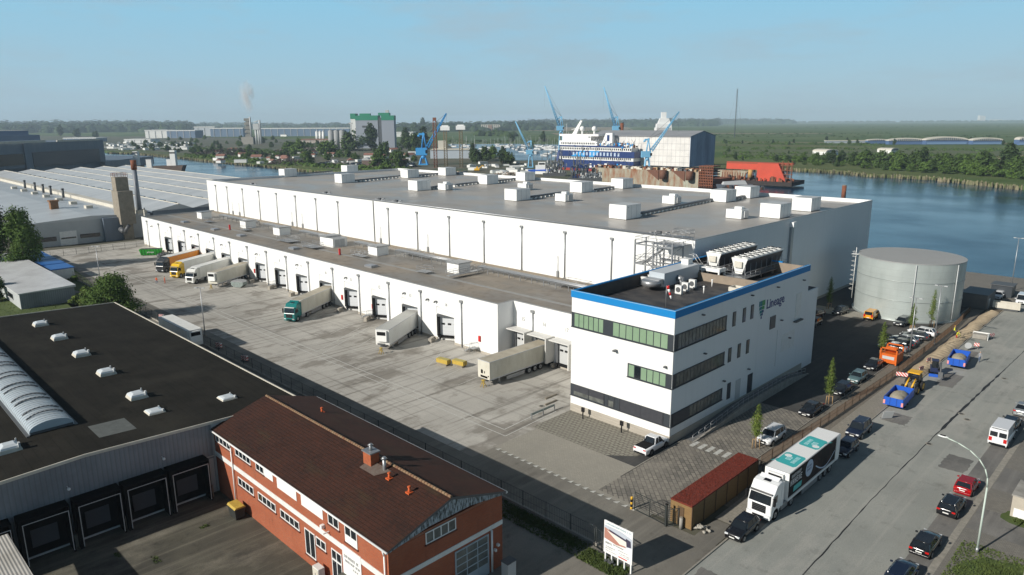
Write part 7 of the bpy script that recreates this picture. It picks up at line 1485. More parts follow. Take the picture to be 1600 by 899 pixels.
for k, (x, y, w, h) in enumerate([(-215, 47.5, 2.4, 2.0), (-228, 46, 2.8, 2.2), (-238, 43, 3, 3), (-205, 48.5, 1.8, 1.5), (-176.5, 40.5, 1.5, 2.0), (-247, 38, 4, 4), (-252, 30, 4, 6)]):
    make_tree('low_shrub', 'low green shrub left of the yard fence, ' + ['tallest by the lane bend', 'beside the blue cabins', 'behind the blue cabins', 'nearest the fence', 'by the low pale building', 'large one behind the cabins', 'large one near the left edge'][k], 'shrub', (x, y, 0), w, h, .1, 8, 1500, .22, 220+k, FOL[1 if k % 2 else 3], 'low shrubs left of the yard', .08, 3)
# ---- far trees: three kinds, copied
kinds = []
for k, (w, h, m) in enumerate([(5.6, 9.0, FOL[0]), (6.0, 7.8, FOL[1]), (4.8, 10.5, FOL[2]), (6.2, 6.8, FOL[1])]):
    kinds.append(make_tree('distant_tree', '', 'tree', (0, 0, 0), w, h, .6, 17, 1500, .62, 300+k, m, None, .25, 4))
used_k = [0, 0, 0, 0]
def far_tree(k, x, y, sc, lab, grp, rz=0):
    v = Vector((x, y, -CAMH)); px_ = 800+FPX*v.dot(rt)/v.dot(fw); py_ = 449.5-FPX*v.dot(up)/v.dot(fw)
    lab = ['dark ', 'rounded ', 'narrow ', 'broad '][k] + lab + ('' if 'bank' in lab else ', far off' if py_ < 226 else ', midway' if py_ < 240 else ', nearer')  + ', ' + whereabouts(px_)
    if not used_k[k]: o = kinds[k]; used_k[k] = 1
    else: o = dup(kinds[k])
    o.location = (x, y, -.3); o.rotation_euler.z = rz; o.scale = (sc, sc, sc); o['label'] = lab; o['group'] = grp; return o
r = random.Random(17)
# river bank belt on the right
pts = [(1225, 257, .7), (1245, 256, .9), (1262, 257, .9), (1282, 258, 1.0), (1300, 260, 1.0), (1322, 262, 1.2), (1345, 264, 1.45), (1368, 266, 1.45), (1388, 266, 1.3), (1402, 268, 1.5), (1420, 268, 1.5), (1436, 268, 1.4), (1455, 271, 1.4), (1472, 272, 1.4), (1490, 274, 1.4), (1508, 275, 1.35), (1522, 276, 1.5), (1541, 278, 1.7), (1560, 279, 1.8), (1575, 282, 1.2), (1588, 283, 1.5), (1605, 285, 1.6), (1622, 287, 1.6)]
pts += [(x+9, y-3, sc*.9) for x, y, sc in pts[::2]]
lab_b = ['tall dark tree', 'rounded green tree', 'narrow dark tree', 'broad light tree']
near_ = ['beside the red dock', 'below the small white hangars', 'below the blue hangars', 'near the right edge']
for i, (px, py, sc) in enumerate(pts):
    q = at(px, py-3); far_tree([0, 1, 1, 0, 2, 0, 1][i % 7], q.x+r.uniform(-3, 3), q.y+9, sc*1.12, 'tree in the belt on the right river bank', 'trees along the right river bank', r.uniform(0, 6))
for i in range(62):
    px = r.uniform(1215, 1625); f = (px-1225)/400; q = at(px, 258+f*26-r.uniform(1, 8)); far_tree(r.choice([0, 1, 1, 3]), q.x, q.y+5, r.uniform(.5, 1.05)*(.75+.6*f), 'low undergrowth tree on the right river bank', 'undergrowth trees on the right river bank', r.uniform(0, 6))
for i in range(40):
    px = r.uniform(1130, 1610); py = 248+(px-1230)*.03+r.uniform(-9, 9); q = at(px, py); far_tree(r.choice([0, 1, 2, 3]), q.x, q.y, r.uniform(.35, .8), 'small shrub on the rough meadow', 'scattered shrubs on the meadow', r.uniform(0, 6))
for i in range(26):
    px = r.uniform(1130, 1600); py = 224+r.uniform(-4, 3); q = at(px, py); far_tree(r.choice([0, 2]), q.x, q.y, r.uniform(.45, .95), 'bush along the meadow track', 'bushes along the meadow track', r.uniform(0, 6))
# town trees, left and middle
for i in range(170):
    px = r.uniform(200, 665); py = 217+r.random()**.8*36*(.4+.6*min(1, (px-180)/250)); q = at(px, py); far_tree(r.choice([0, 1, 1, 0]), q.x, q.y, r.uniform(.6, 1.1)*(1 if py > 225 else 1.3), 'tree among the harbour yards', 'trees among the harbour yards', r.uniform(0, 6))
for px, py, sc, k in [(455, 240, 2.0, 3), (468, 241, 2.2, 1), (505, 243, 2.3, 3), (520, 243, 2.1, 1), (480, 256, 1.5, 1), (560, 232, 3.3, 0), (580, 234, 3.4, 2), (548, 236, 3.0, 0), (600, 245, 2.0, 0), (645, 238, 2.9, 0), (660, 236, 3.0, 2), (635, 232, 2.8, 2), (605, 272, 1.3, 1), (595, 262, 1.8, 1), (625, 262, 1.6, 0), (745, 254, 1.6, 0), (760, 252, 1.7, 0), (770, 250, 1.7, 1), (785, 257, 1.5, 2), (795, 258, 1.4, 0), (740, 248, 1.5, 2), (800, 222, 1.9, 0), (848, 222, 1.9, 2), (932, 226, 1.7, 0), (830, 234, 1.2, 0), (120, 214, 3, 0), (95, 213, 3.4, 2), (150, 216, 2.4, 0), (660, 205, 5.5, 2), (650, 208, 4.5, 0)]:
    q = at(px, py); far_tree(k, q.x, q.y, sc, 'large tree of the harbour side', 'large trees of the harbour side', r.uniform(0, 6))
# ---- far woods, each one mass
def wood(name, lab, x0, x1, pb0, pb1, hh, dens, m, seed, depth=1.5, s=6):
    r = random.Random(seed); b = MB(); n = int((x1-x0)*dens)
    for i in range(n):
        px = r.uniform(x0, x1); f = (px-x0)/(x1-x0); pb = pb0+(pb1-pb0)*f-r.uniform(0, depth); q = at(px, pb); d = q.length/1100; h = hh*d*r.uniform(.55, 1.15); w = h*r.uniform(.7, 1.5)
        for k in range(34):
            dd = Vector((r.gauss(0, 1), r.gauss(0, 1), abs(r.gauss(0, 1)))).normalized(); rad = r.uniform(.75, 1.08); c = Vector((q.x+dd.x*w*rad, q.y+dd.y*w*rad, dd.z*h*rad)); leaf(b, c, dd+Vector((0, 0, .3)), h*.34, r)
        b.ell((q.x, q.y, 0), (w*.86, w*.86, h*.86), 7, 5, 0, .12, r)
    o = b.build(name, m); tag(o, lab, 'woodland', kind='stuff'); return o
wood('distant_woodland', 'dark wooded belt on the horizon at left', 0, 300, 209, 206, 10, 1.4, FOL[2], 1, 7)
wood('distant_woodland', 'dark trees on the horizon behind the silos', 230, 560, 202, 201, 6, 1.1, FOL[2], 2, 4)
wood('distant_woodland', 'wooded horizon behind the tall blue crane', 600, 860, 208, 204, 10, 1.3, FOL[2], 3, 6)
wood('distant_woodland', 'wooded horizon behind the docked ship', 815, 1120, 199.5, 197.5, 9, 1.3, FOL[2], 4, 3)
wood('distant_woodland', 'wooded horizon right of the white shed ending in a clump', 1060, 1243, 194.5, 193.6, 6.5, 1.0, FOL[2], 5, 1.2)
wood('distant_woodland', 'thin line of trees on the far horizon at right', 1240, 1620, 191.6, 189.6, 2.6, .7, FOL[2], 6, .5)
wood('distant_woodland', 'thin line of trees on the far horizon at left', -10, 420, 200.0, 198.0, 2.6, .6, FOL[2], 7, 1.5)
wood('distant_woodland', 'green grove beside the pale apartment building', 745, 805, 213, 214, 8, .8, FOL[0], 8, 1.5)

def scrub(lab, segs, n, hmin, hmax, m, seed):
    r = random.Random(seed); b = MB()
    for i in range(n):
        (xa, ya), (xb, yb) = r.choice(segs); f = r.random(); q = at(xa+(xb-xa)*f, ya+(yb-ya)*f+r.gauss(0, 1.0)); h = r.uniform(hmin, hmax); w = h*r.uniform(.8, 2.2)
        for k in range(22):
            dd = Vector((r.gauss(0, 1), r.gauss(0, 1), abs(r.gauss(0, .8)))).normalized(); c = Vector((q.x+dd.x*w*r.uniform(.5, 1), q.y+dd.y*w*r.uniform(.5, 1), dd.z*h)); leaf(b, c, dd+Vector((0, 0, .4)), h*.42, r)
    tag(b.build('meadow_scrub', m), lab, 'scrub', kind='stuff')
scrub('low green scrub in broken rows over the meadow beyond the right bank', [((1130, 232), (1600, 236)), ((1130, 240), (1600, 246)), ((1210, 252), (1600, 256)), ((1130, 224), (1380, 227)), ((1130, 246), (1420, 252))], 620, 1.2, 4.0, FOL[1], 61)
scrub('dark scrub along field edges on the far plain', [((1110, 214), (1600, 214)), ((1000, 212), (1400, 209)), ((700, 222), (860, 221)), ((780, 206), (1000, 204)), ((1240, 199), (1600, 198))], 380, 1.5, 4.5, FOL[0], 62)
scrub('green bushes along the left river bank edge', [((285, 243), (400, 252)), ((400, 252), (520, 262)), ((520, 262), (640, 268)), ((330, 236), (640, 250)), ((200, 230), (420, 236)), ((420, 224), (650, 230))], 620, .8, 4.2, FOL[1], 63)
# ------------------------------------------------------------------ across the river
UD = Vector((fw.x, fw.y, 0)).normalized(); UR = Vector((rt.x, rt.y, 0)).normalized()
def far(name, lab, cat, px, py, grp=None, turn=0):
    q = at(px, py); t = thing(name, lab, cat, (q.x, q.y, 0), math.atan2(UR.y, UR.x)+turn, grp); return t, q.dot(UD)/FPX*1.0   # metres per image pixel
def fbox(b, s, x0, x1, y0, y1, z0, z1, m=0): return b.box(x0*s, x1*s, y0*s, y1*s, z0*s, z1*s, m)
SW = mat('sheeting_white', (.60, .58, .54), .7, var=(.50, .48, .45), vs=.06)
# --- white sheeted hall on the dock (own axes follow the main hall)
t = thing('sheeted_repair_hall', 'big white sheeted repair hall with grey pitched roof behind the rusty dock', 'repair hall', (-355, 592, 0))
p_fl, p_fr, p_br = at(935, 262), at(1076, 274), at(1126, 268)
ex = Vector((p_fr.x-p_fl.x, p_fr.y-p_fl.y, 0)).normalized(); 
c0_ = Vector((p_fr.x, p_fr.y, 0)); L_, D_ = 150.0, 46.0
sc_ = c0_.dot(UD)/FPX
zt_ = 58*sc_
ang = pi+radians(3); t.location = c0_; t.rotation_euler.z = radians(2)
Hh = CAMH + (fw*FPX + rt*(1076-800) + up*(449.5-214)).z*c0_.length/math.hypot((fw*FPX + rt*(1076-800) + up*(449.5-214)).x, (fw*FPX + rt*(1076-800) + up*(449.5-214)).y)
L_, D_ = 92, 38
RG = SHM = NT('sheet_wall_front', .7); xx = SHM.sep(); fr = SHM.math('FRACT', SHM.math('MULTIPLY', xx[0], .28), 0); fz = SHM.math('FRACT', SHM.math('MULTIPLY', xx[2], .22), 0); k = SHM.mix(SHM.rng(SHM.noise(.15, 4), .4, .65), (.70, .68, .65), (.60, .585, .56)); k = SHM.mix(SHM.rng(fr, .90, .97, 0, .6), k, (.22, .23, .25)); k = SHM.mix(SHM.rng(fz, .88, .98, 0, .5), k, (.25, .25, .26)); SHM.color(k)
SH2 = NT('sheet_wall_side_shaded', .7); xx = SH2.sep(); fr = SH2.math('FRACT', SH2.math('MULTIPLY', xx[1], .30), 0); k = SH2.mix(SH2.rng(SH2.noise(.12, 4, SH2.map((1, 1, .3))), .4, .65), (.30, .36, .46), (.17, .20, .27)); k = SH2.mix(SH2.rng(fr, .88, 1, 0, .7), k, (.12, .14, .18)); SH2.color(k)  # same white sheeting, painted blue-grey to carry the shade on the gable
MB().box(-L_, 0, 0, D_, 6, Hh).build('wall', SHM.m, t); MB().prism([(-.05, 6), (D_+.05, 6), (D_+.05, Hh), (D_/2, Hh+3.6), (-.05, Hh)], 0, .3, 'x').build('gable', SH2.m, t)
b = MB(); b.prism([(-.8, Hh), (D_/2, Hh+3.8), (D_+.8, Hh), (D_+.8, Hh+.3), (D_/2, Hh+4.2), (-.8, Hh+.3)], -L_, .6, 'x'); b.build('roof', mat('hall_grey_roof', (.22, .23, .25), .6, var=(.33, .34, .35), vs=.1, vstretch=(.4, 1, 1)), t)
# white superstructure behind
t, s = far('ship_superstructure', 'white ship deckhouse and funnel rising behind the sheeted hall', 'ship superstructure', 1036, 262)
MB().box(-12*s, 10*s, 0, 20*s, 0, 60*s).build('hull', WBRIGHT, t); MB().frus((-13*s, 12*s, 0, 10*s), 50*s, (-12*s, 10*s, 0, 10*s), 66*s).build('deckhouse', WBRIGHT, t); MB().prism([(-12*s, 62*s), (12*s, 62*s), (6*s, 74*s), (-7*s, 74*s)], 2*s, 8*s, 'y').box(-5*s, 2.5*s, 3*s, 8*s, 74*s, 83*s).build('funnel', WBRIGHT, t)
# --- floating dock, rusty
t, s = far('floating_dock', 'long rust streaked floating dock wall behind the cold store roof', 'floating dock', 1010, 287)
t.rotation_euler.z = radians(4)
L_ = 150
MB().box(-40, 38, -4, 6, -2.2, 9).build('dock_wall', RUSTL, t); MB().box(-60, 38, 6, 44, -2.2, 3).build('pontoon', RUST, t)
b = MB(); r = random.Random(31)
for i in range(240): x = r.uniform(-40, 38); b.box(x, x+r.uniform(.4, 2.4), r.uniform(-3, 3), r.uniform(3, 5), 9, 9+r.uniform(.3, 1.9), r.choice([0, 0, 1, 2, 3]))
b.build('deck_gear', [RUST, GREYD, mat('tan_gear', (.35, .24, .13), .8), OFFW], t)
b = MB()
for x in (2, 20): b.prism([(x, 9.2), (x+9, 9.2), (x+9, 3)], -4.6, -4.0, 'y'); b.cyl((x+13, -6, 4), (x+13, -6, 9.4), 2.3, n=10)
b.build('corner_bracket', mat('brown_bracket', (.14, .06, .035), .8), t)
b = MB()
for i in range(8): b.box(38, 38+9, -4, 6, 1+i*1.6, 1.6+i*1.6)
for i in range(9): x = 38+i*1.1; b.box(x, x+.4, -4.2, -4, 0, 13)
b.build('end_ladder_frame', RUST, t)
# dark blue cruise ship in the dock
t, s = far('cruise_ship', 'dark blue and white cruise ship in dock with domes and white mast', 'ship', 925, 268); t.rotation_euler.z = radians(2)
NB = mat('ship_navy', (.012, .035, .14), .4); LBl = mat('ship_light_blue', (.02, .28, .62), .4); s *= 1.0
b = MB(); fbox(b, s, -68, 75, 0, 22, 2, 17); b.prism([(0, 4*s), (22*s, 4*s), (15*s, 30*s), (7*s, 30*s)], -74*s, -68*s, 'x'); b.build('hull', NB, t)
MB().box(-68*s, 76*s, -.2*s, 0, 0, 4*s).build('boot_topping', mat('ship_red', (.28, .03, .02), .6), t)
for z0, z1, x0, x1, m in ((17, 22, -66, 74, WPAINT), (22, 31, -66, 76, NB), (31, 37, -64, 70, WPAINT), (37, 39, -66, 60, NB), (39, 46, -66, 8, WBRIGHT), (46, 53, -60, -4, WBRIGHT), (53, 56, -66, 10, WBRIGHT)):
    MB().box(x0*s, x1*s, 1.0*s if m is not NB else 0, 20*s, z0*s, z1*s).build('deck', m, t)
b = MB()
for z in (18, 32, 40): 
    for i in range(34): x = -62+i*4; 
    for i in range(38):
        x = -62+i*3.5
        if z == 40 and x > 4: continue
        b.box(x*s, (x+1.9)*s, .85*s, 1.0*s, (z+.6)*s, (z+3.4)*s)
b.build('porthole_row', GLASS, t)
b = MB()
for i in range(14): x = -38+i*6.5; b.box(x*s, (x+3.2)*s, -.15*s, 0, 24*s, 29*s)
b.build('hull_window', LB, t)
MB().poly([(-42*s, -.12*s, 22*s), (-22*s, -.12*s, 31*s), (-14*s, -.12*s, 31*s), (-14*s, -.12*s, 22*s)]).poly([(-6*s, -.12*s, 22*s), (-6*s, -.12*s, 31*s), (14*s, -.12*s, 31*s), (2*s, -.12*s, 22*s)]).build('hull_swoosh', LBl, t)
b = MB(); b.prism([(-46*s, 56*s), (-38*s, 56*s), (-27*s, 76*s), (-30*s, 77*s)], 8*s, 11*s, 'y'); b.cyl((-48*s, 9*s, 63*s), (-26*s, 9*s, 66*s), .5*s, n=5); b.cyl((-58*s, 9*s, 56*s), (-58*s, 9*s, 72*s), .25*s, n=4); b.build('mast', WBRIGHT, t)
for x in (-26, -3): MB().ell((x*s, 8*s, 64*s), (3.9*s, 3.9*s, 4.2*s), 14, 9).cyl((x*s, 8*s, 55*s), (x*s, 8*s, 61*s), 1.4*s, n=8).build('radar_dome', WBRIGHT, t)
MB().prism([(12*s, 40*s), (32*s, 40*s), (32*s, 58*s), (20*s, 58*s)], 6*s, 12*s, 'y').build('funnel', WBRIGHT, t); MB().box(22.5*s, 27*s, 5.8*s, 6*s, 46*s, 55*s).build('funnel_emblem', NB, t)
b = MB(); r = random.Random(2)
for i in range(60): x = r.uniform(8, 72); b.box(x*s, (x+r.uniform(1, 4))*s, 2*s, 6*s, 37*s, (38+r.uniform(1, 6))*s, r.choice([0, 1, 2]))
b.build('deck_clutter', [WPAINT, mat('deck_brown', (.22, .10, .05), .8), LBl], t)
b = MB(); r = random.Random(77)
for i in range(170):
    x = r.uniform(-66, 74); z0 = r.uniform(36, 54) if x < 10 else r.uniform(36, 42); k_ = r.random()
    if k_ < .45: b.cyl((x*s, r.uniform(.5, 14)*s, z0*s), ((x+r.uniform(-3, 3))*s, r.uniform(.5, 14)*s, (z0+r.uniform(3, 13))*s), r.uniform(.18, .4)*s, n=3, m=r.randrange(3))
    else: b.bx((x*s, r.uniform(.4, 12)*s, z0*s), (r.uniform(.8, 4)*s, r.uniform(.8, 2)*s, r.uniform(.8, 3)*s), r.randrange(4))
for i in range(60): x = r.uniform(-66, 74); z0 = r.uniform(4, 36); b.cyl((x*s, -.8*s, z0*s), ((x+r.uniform(-4, 4))*s, -.8*s, (z0+r.uniform(2, 9))*s), .3*s, n=3, m=r.choice([1, 2]))
for i in range(30): x = r.uniform(-20, 74); b.bx((x*s, -1*s, r.uniform(3, 12)*s), (r.uniform(1, 5)*s, 1*s, r.uniform(1, 4)*s), r.choice([2, 3, 0]))
b.build('rigging', [WBRIGHT, GREYM, GREYD, LBl], t)
# tug boat and clutter in front
t, s = far('tug_boat', 'blue and white tug boat left of the cruise ship', 'boat', 845, 272); MB().prism([(-17*s, 0), (14*s, 0), (19*s, 7*s), (-20*s, 6*s)], 0, 10*s, 'y').build('hull', BLUEP, t); MB().box(-8*s, 10*s, 2*s, 8*s, 6*s, 13*s).box(-4*s, 7*s, 2.5*s, 7*s, 13*s, 18*s).build('wheelhouse', WBRIGHT, t); MB().box(-3*s, 6*s, 2.3*s, 2.5*s, 14*s, 16.5*s).build('window', GLASS, t); MB().cyl((2*s, 5*s, 18*s), (2*s, 5*s, 30*s), .5*s, n=5).build('mast', GREYD, t)
for k, (px, pw, lab) in enumerate([(868, 18, 'dark grey frigate-like workboat mast cluster left of the ship'), (905, 16, 'dark grey scaffold mast cluster in front of the ship'), (925, 20, 'dark workboat with white deckhouse below the cruise ship')]):
    t, s = far('workboat', lab, 'boat', px, 284 if k else 276); MB().prism([(-pw*s, 0), (pw*.8*s, 0), (pw*s, 6*s), (-pw*1.1*s, 5*s)], 0, 8*s, 'y').build('hull', GREYD, t); b = MB(); r = random.Random(40+k)
    for i in range(150): x = r.uniform(-pw*.9, pw*.9); z = r.uniform(4, 44 if k < 2 else 22); b.box(x*s, (x+r.uniform(.5, 2.5))*s, r.uniform(0, 3)*s, r.uniform(3, 6)*s, z*s*.5, (z*.5+r.uniform(1, 6))*s, r.choice([0, 0, 1, 2]))
    for i in range(9): x = r.uniform(-pw*.6, pw*.6); b.cyl((x*s, 3*s, 5*s), (x*s+r.uniform(-2, 2)*s, 3*s, r.uniform(26, 46)*s*(1 if k < 2 else .5)), .5*s, n=4)
    b.build('superstructure', [GREYD, GREYM, NB if k == 1 else WPAINT], t)
# red dock section at right
t, s = far('red_floating_dock', 'bright red floating dock section with rusty frames beside the open water', 'floating dock', 1182, 286); t.rotation_euler.z = radians(6)
RD = mat('dock_red', (.62, .07, .03), .7, var=(.40, .05, .025), vs=.08); 
b = MB(); b.prism([(-2*s, 2*s), (44*s, 2*s), (30*s, 30*s), (-2*s, 30*s)], 4*s, 14*s, 'y'); b.build('red_wall', RD, t)
b = MB(); fbox(b, s, -60, 54, -2, 60, -3, 3); b.build('pontoon', mat('black_pontoon', (.03, .022, .02), .8), t)
b = MB(); fbox(b, s, -62, -4, 30, 34, 18, 27); b.build('red_back_wall', RD, t); b = MB(); fbox(b, s, -62, 44, 30, 36, 27, 30); b.build('walkway', mat('walk_red', (.30, .06, .03), .8), t)
b = MB(); r = random.Random(7)
for i in range(26): x = -60+i*4.2; b.cyl((x*s, 10*s, 0), (x*s, 10*s, (14 if x < 0 else 30)*s), .7*s, n=4)
for i in range(110): x = r.uniform(-60, 52); y = r.uniform(-2, 12); b.box(x*s, (x+r.uniform(.8, 4))*s, y*s, (y+2)*s, 2*s, (2+r.uniform(1, 9))*s, r.choice([0, 0, 1]))
for x in (36, 44, 50): b.cyl((x*s, 6*s, 3*s), (x*s, 6*s, 34*s), .8*s, n=4)
for z in (8, 14, 20, 27): b.box(34*s, 52*s, 5*s, 6*s, z*s, (z+.8)*s)
b.build('frame', [RUST, mat('frame_black', (.05, .03, .025), .8)], t); MB().cyl((-10*s, -2*s, 8*s), (-10*s, -2*s, 20*s), 3.4*s, n=12).build('tan_tank', mat('tan_tank', (.50, .30, .10), .7), t)
b = MB(); fbox(b, s, -68, -28, 10, 22, 2, 17); b.prism([(-28*s, 17*s), (-18*s, 17*s), (-28*s, 4*s)], 10*s, 14*s, 'y'); b.build('pale_dock_end', RUSTL, t)
t, s = far('barge', 'grey barge with slanted pale hatch covers between the two docks', 'barge', 1150, 297); MB().prism([(-25*s, 0), (22*s, 0), (26*s, 8*s), (-28*s, 8*s)], 0, 14*s, 'y').build('hull', mat('barge_grey', (.12, .14, .17), .6), t); MB().prism([(-20*s, 8*s), (18*s, 8*s), (14*s, 14*s), (-18*s, 12*s)], 2*s, 12*s, 'y').build('hatch_cover', GREYL, t)
b = MB(); r = random.Random(88)
for i in range(40): x = r.uniform(-26, 40); b.box(x*s, (x+r.uniform(1, 4))*s, -3*s, 0, 0, r.uniform(2, 8)*s, r.choice([0, 1]))
b.build('side_gear', [RUST, GREYD], t)
t, s = far('mooring_dolphin', 'rusty mooring pile standing in the river near the far corner of the roof', 'mooring pile', 1318, 306); t.location.z = -2.2; MB().cyl((0, 0, 0), (0, 0, 22*s), 3.3*s, n=12).build('pile', RUST, t); MB().cyl((0, 0, 22*s), (0, 0, 23*s), 3.0*s, n=12).build('cap', CONCD, t)
# --- harbour cranes
def crane(lab, px, pb, turn, jib, col, base_h=26, k=1.0, s_over=None):
    """jib: (dx, dz) of the tip in image pixels from the jib foot"""
    t, s = far('harbour_crane', lab, 'crane', px, pb); 
    if s_over: s = s_over
    b = MB()
    for sx in (-1, 1):
        for sy in (-1, 1): b.cyl((sx*6*k*s, sy*5*k*s, 0), (sx*3.2*k*s, sy*3*k*s, (base_h-4*k)*s), 1.5*k*s, 1.1*k*s, n=5, smooth=False)
    b.box(-7*k*s, 7*k*s, -5.8*k*s, 5.8*k*s, 0, 2*k*s); b.cyl((0, 0, (base_h-6*k)*s), (0, 0, base_h*s), 4*k*s, n=10); b.build('portal', col, t)
    zb = base_h
    MB().box(-11*k*s, 6*k*s, -4.5*k*s, 4.5*k*s, zb*s, (zb+11*k)*s).build('machine_house', col, t)
    b = MB(); 
    for sy in (-2.5, 2.5): b.cyl((-2*k*s, sy*k*s, (zb+10*k)*s), (1.0*k*s, sy*.5*k*s, (zb+34*k)*s), .9*k*s, n=5); b.cyl((5*k*s, sy*k*s, (zb+10*k)*s), (1.0*k*s, sy*.5*k*s, (zb+34*k)*s), .8*k*s, n=5)
    b.box(-6*k*s, 3*k*s, -2*k*s, 2*k*s, (zb+30*k)*s, (zb+33*k)*s); b.ell((-6*k*s, 0, (zb+29*k)*s), (2.2*k*s, 2*k*s, 2*k*s), 8, 5); b.build('tower', col, t)
    x0, z0 = (7*k if jib[0] > 0 else -5*k), zb+12*k; x1, z1 = x0+jib[0], z0+jib[1]; n = 16; b = MB(); rr = .80*s*max(k, .8)
    def pt(f, sx, sy): w = (2.4*(1-f)+.7)*k; dx, dz = x1-x0, z1-z0; L = math.hypot(dx, dz); nx, nz = -dz/L, dx/L; return ((x0+dx*f+nx*w*.7*sx)*s, sy*w*.8*s, (z0+dz*f+nz*w*.7*sx)*s)
    for sx in (-1, 1):
        for sy in (-1, 1): b.cyl(pt(0, sx, sy), pt(1, sx, sy), rr, rr*.7, n=4)
    for i in range(n):
        f0, f1 = i/n, (i+1)/n
        b.cyl(pt(f0, -1, -1), pt(f1, 1, -1), rr*.6, n=3); b.cyl(pt(f0, 1, -1), pt(f1, -1, -1), rr*.6, n=3); b.cyl(pt(f0, -1, -1), pt(f1, -1, 1), rr*.6, n=3); b.cyl(pt(f0, 1, -1), pt(f0, 1, 1), rr*.6, n=3)
    b.build('jib', col, t); b = MB(); b.cyl(((1.0*k)*s, 0, (zb+34*k)*s), (x1*s, 0, z1*s), .22*k*s, n=3); b.cyl((1.0*k*s, 0, (zb+33*k)*s), ((x0+(x1-x0)*.5)*s, 0, (z0+(z1-z0)*.5)*s), .35*k*s, n=3); b.cyl((x1*s, 0, z1*s), (x1*s, 0, (z1-min(30, z1*.5))*s), .12*k*s, n=3); b.build('cable', GREYD, t)
    MB().box((4*k)*s, (7.5*k)*s, -6*k*s, -4*k*s, (zb+3*k)*s, (zb+8*k)*s).build('cab', GLASS, t); return t
crane('bright blue harbour crane with its jib raised to the right, left of the marina', 662, 258, 0, (30, 50), CRANEB, 15, 1.0)
crane('small pale blue crane leaning its jib left, beside the tug', 829, 262, 0, (-20, 42), CRANEL, 20, .62)
crane('pale blue crane with tall jib raised left above the ship bridge', 876, 262, 0, (-22, 58), CRANEL, 56, .62)
crane('pale blue crane with tall jib raised left behind the ship funnel', 962, 262, 0, (-18, 56), CRANEL, 56, .62)
crane('pale blue crane with jib raised right in front of the sheeted hall', 1010, 283, 0, (40, 58), CRANEL, 36, .85)
t, s = far('cylinder_stack', 'dark brown funnel pipe beside the crane on the hall roof', 'funnel', 970, 262); MB().cyl((0, 0, 0), (0, 0, 67*s), 2.6*s, n=10).build('pipe', RUST, t); MB().cyl((0, 0, 67*s), (0, 0, 68*s), 2.9*s, n=10).build('cap', GREYD, t)
# --- three legs of a jack-up / lattice towers with white heads
for k, (px, top, pb) in enumerate([(697, 202, 262), (721, 201, 262), (681, 188, 262)]):
    t, s = far('lattice_tower', 'rusty lattice tower %s' % ['with a white head, left of two', 'with a white head, right of two', 'with a brown top, beside the bright blue crane'][k], 'tower', px, pb); h = pb-top-4; b = MB()
    for sx in (-2.2, 2.2):
        for sy in (-2.2, 2.2): b.cyl((sx*s, sy*s, 0), (sx*s, sy*s, h*s), .45*s, n=4)
    for i in range(16): z = i*h/16; z2 = (i+1)*h/16; b.cyl((-2.2*s, -2.2*s, z*s), (2.2*s, -2.2*s, z2*s), .3*s, n=3); b.cyl((2.2*s, -2.2*s, z*s), (2.2*s, 2.2*s, z2*s), .3*s, n=3); b.box(-3*s, 3*s, -2.4*s, -2.0*s, z*s, (z+.5)*s)
    b.build('lattice', RUST if k == 2 else mat('tower_tan', (.20, .16, .10), .8), t); 
    if k < 2: MB().box(-7*s, 7*s, -4*s, 4*s, h*s, (h+6)*s).box(-5*s, 5*s, -3*s, 3*s, (h+6)*s, (h+7.5)*s).build('head', WBRIGHT, t)
    else: MB().box(-2.5*s, 2.5*s, -2*s, 2*s, h*s, (h+5)*s).build('head', RUST, t)
t, s = far('white_workshop', 'white and blue grey workshop behind the lattice towers', 'workshop', 705, 248); MB().box(-32*s, 30*s, 0, 20*s, 0, 13*s).build('wall', mat('workshop_wall', (.42, .47, .52), .6), t); MB().prism([(-32*s, 13*s), (30*s, 13*s), (26*s, 15*s), (-28*s, 15*s)], -1*s, 20*s, 'y').build('roof', OFFW, t); MB().box(-20*s, -8*s, 2*s, 10*s, 15*s, 27*s).build('stair_block', OFFW, t)
# --- grain silos
t, s = far('grain_silo', 'tall grey grain silo block with green top, left and larger of the two', 'silo', 584, 232)
GS = mat('silo_grey', (.32, .35, .40), .7, var=(.24, .27, .32), vs=.02, vstretch=(2, 2, .3)); GT = mat('silo_green', (.02, .22, .13), .6)
MB().box(-26*s, 8*s, 0, 22*s, 0, 42*s).build('shaft', GS, t); MB().box(-34*s, -26*s, 3*s, 22*s, 0, 44*s).build('white_side', WPAINT, t); MB().box(-26.2*s, 8.2*s, -.3*s, 22.3*s, 42*s, 49*s).box(-34.2*s, -26.2*s, 2.7*s, 22*s, 44*s, 52*s).box(-20*s, -4*s, 3*s, 12*s, 49*s, 52*s).build('green_top', GT, t); MB().box(-16*s, -4*s, -.2*s, 0, 31*s, 34*s).build('dark_lettering', GREYD, t)
t, s = far('grain_silo', 'tall dark grey grain silo with green top, right one with the lift head', 'silo', 607, 232); MB().box(-9*s, 10*s, 0, 18*s, 0, 42*s).build('shaft', GS, t); MB().box(-9.3*s, 10.3*s, -.3*s, 18*s, 42*s, 49*s).box(-14*s, 3*s, 2*s, 14*s, 49*s, 53*s).build('green_top', GT, t); MB().box(-3*s, 2*s, 3*s, 8*s, 53*s, 57*s).build('lift_head', GREYL, t); MB().box(-14*s, -9*s, 2*s, 18*s, 0, 46*s).build('joint_shaft', mat('silo_dark', (.08, .09, .10), .7), t)
t, s = far('concrete_silos', 'cluster of round grey concrete silos beside a thin mast', 'silo', 528, 236)
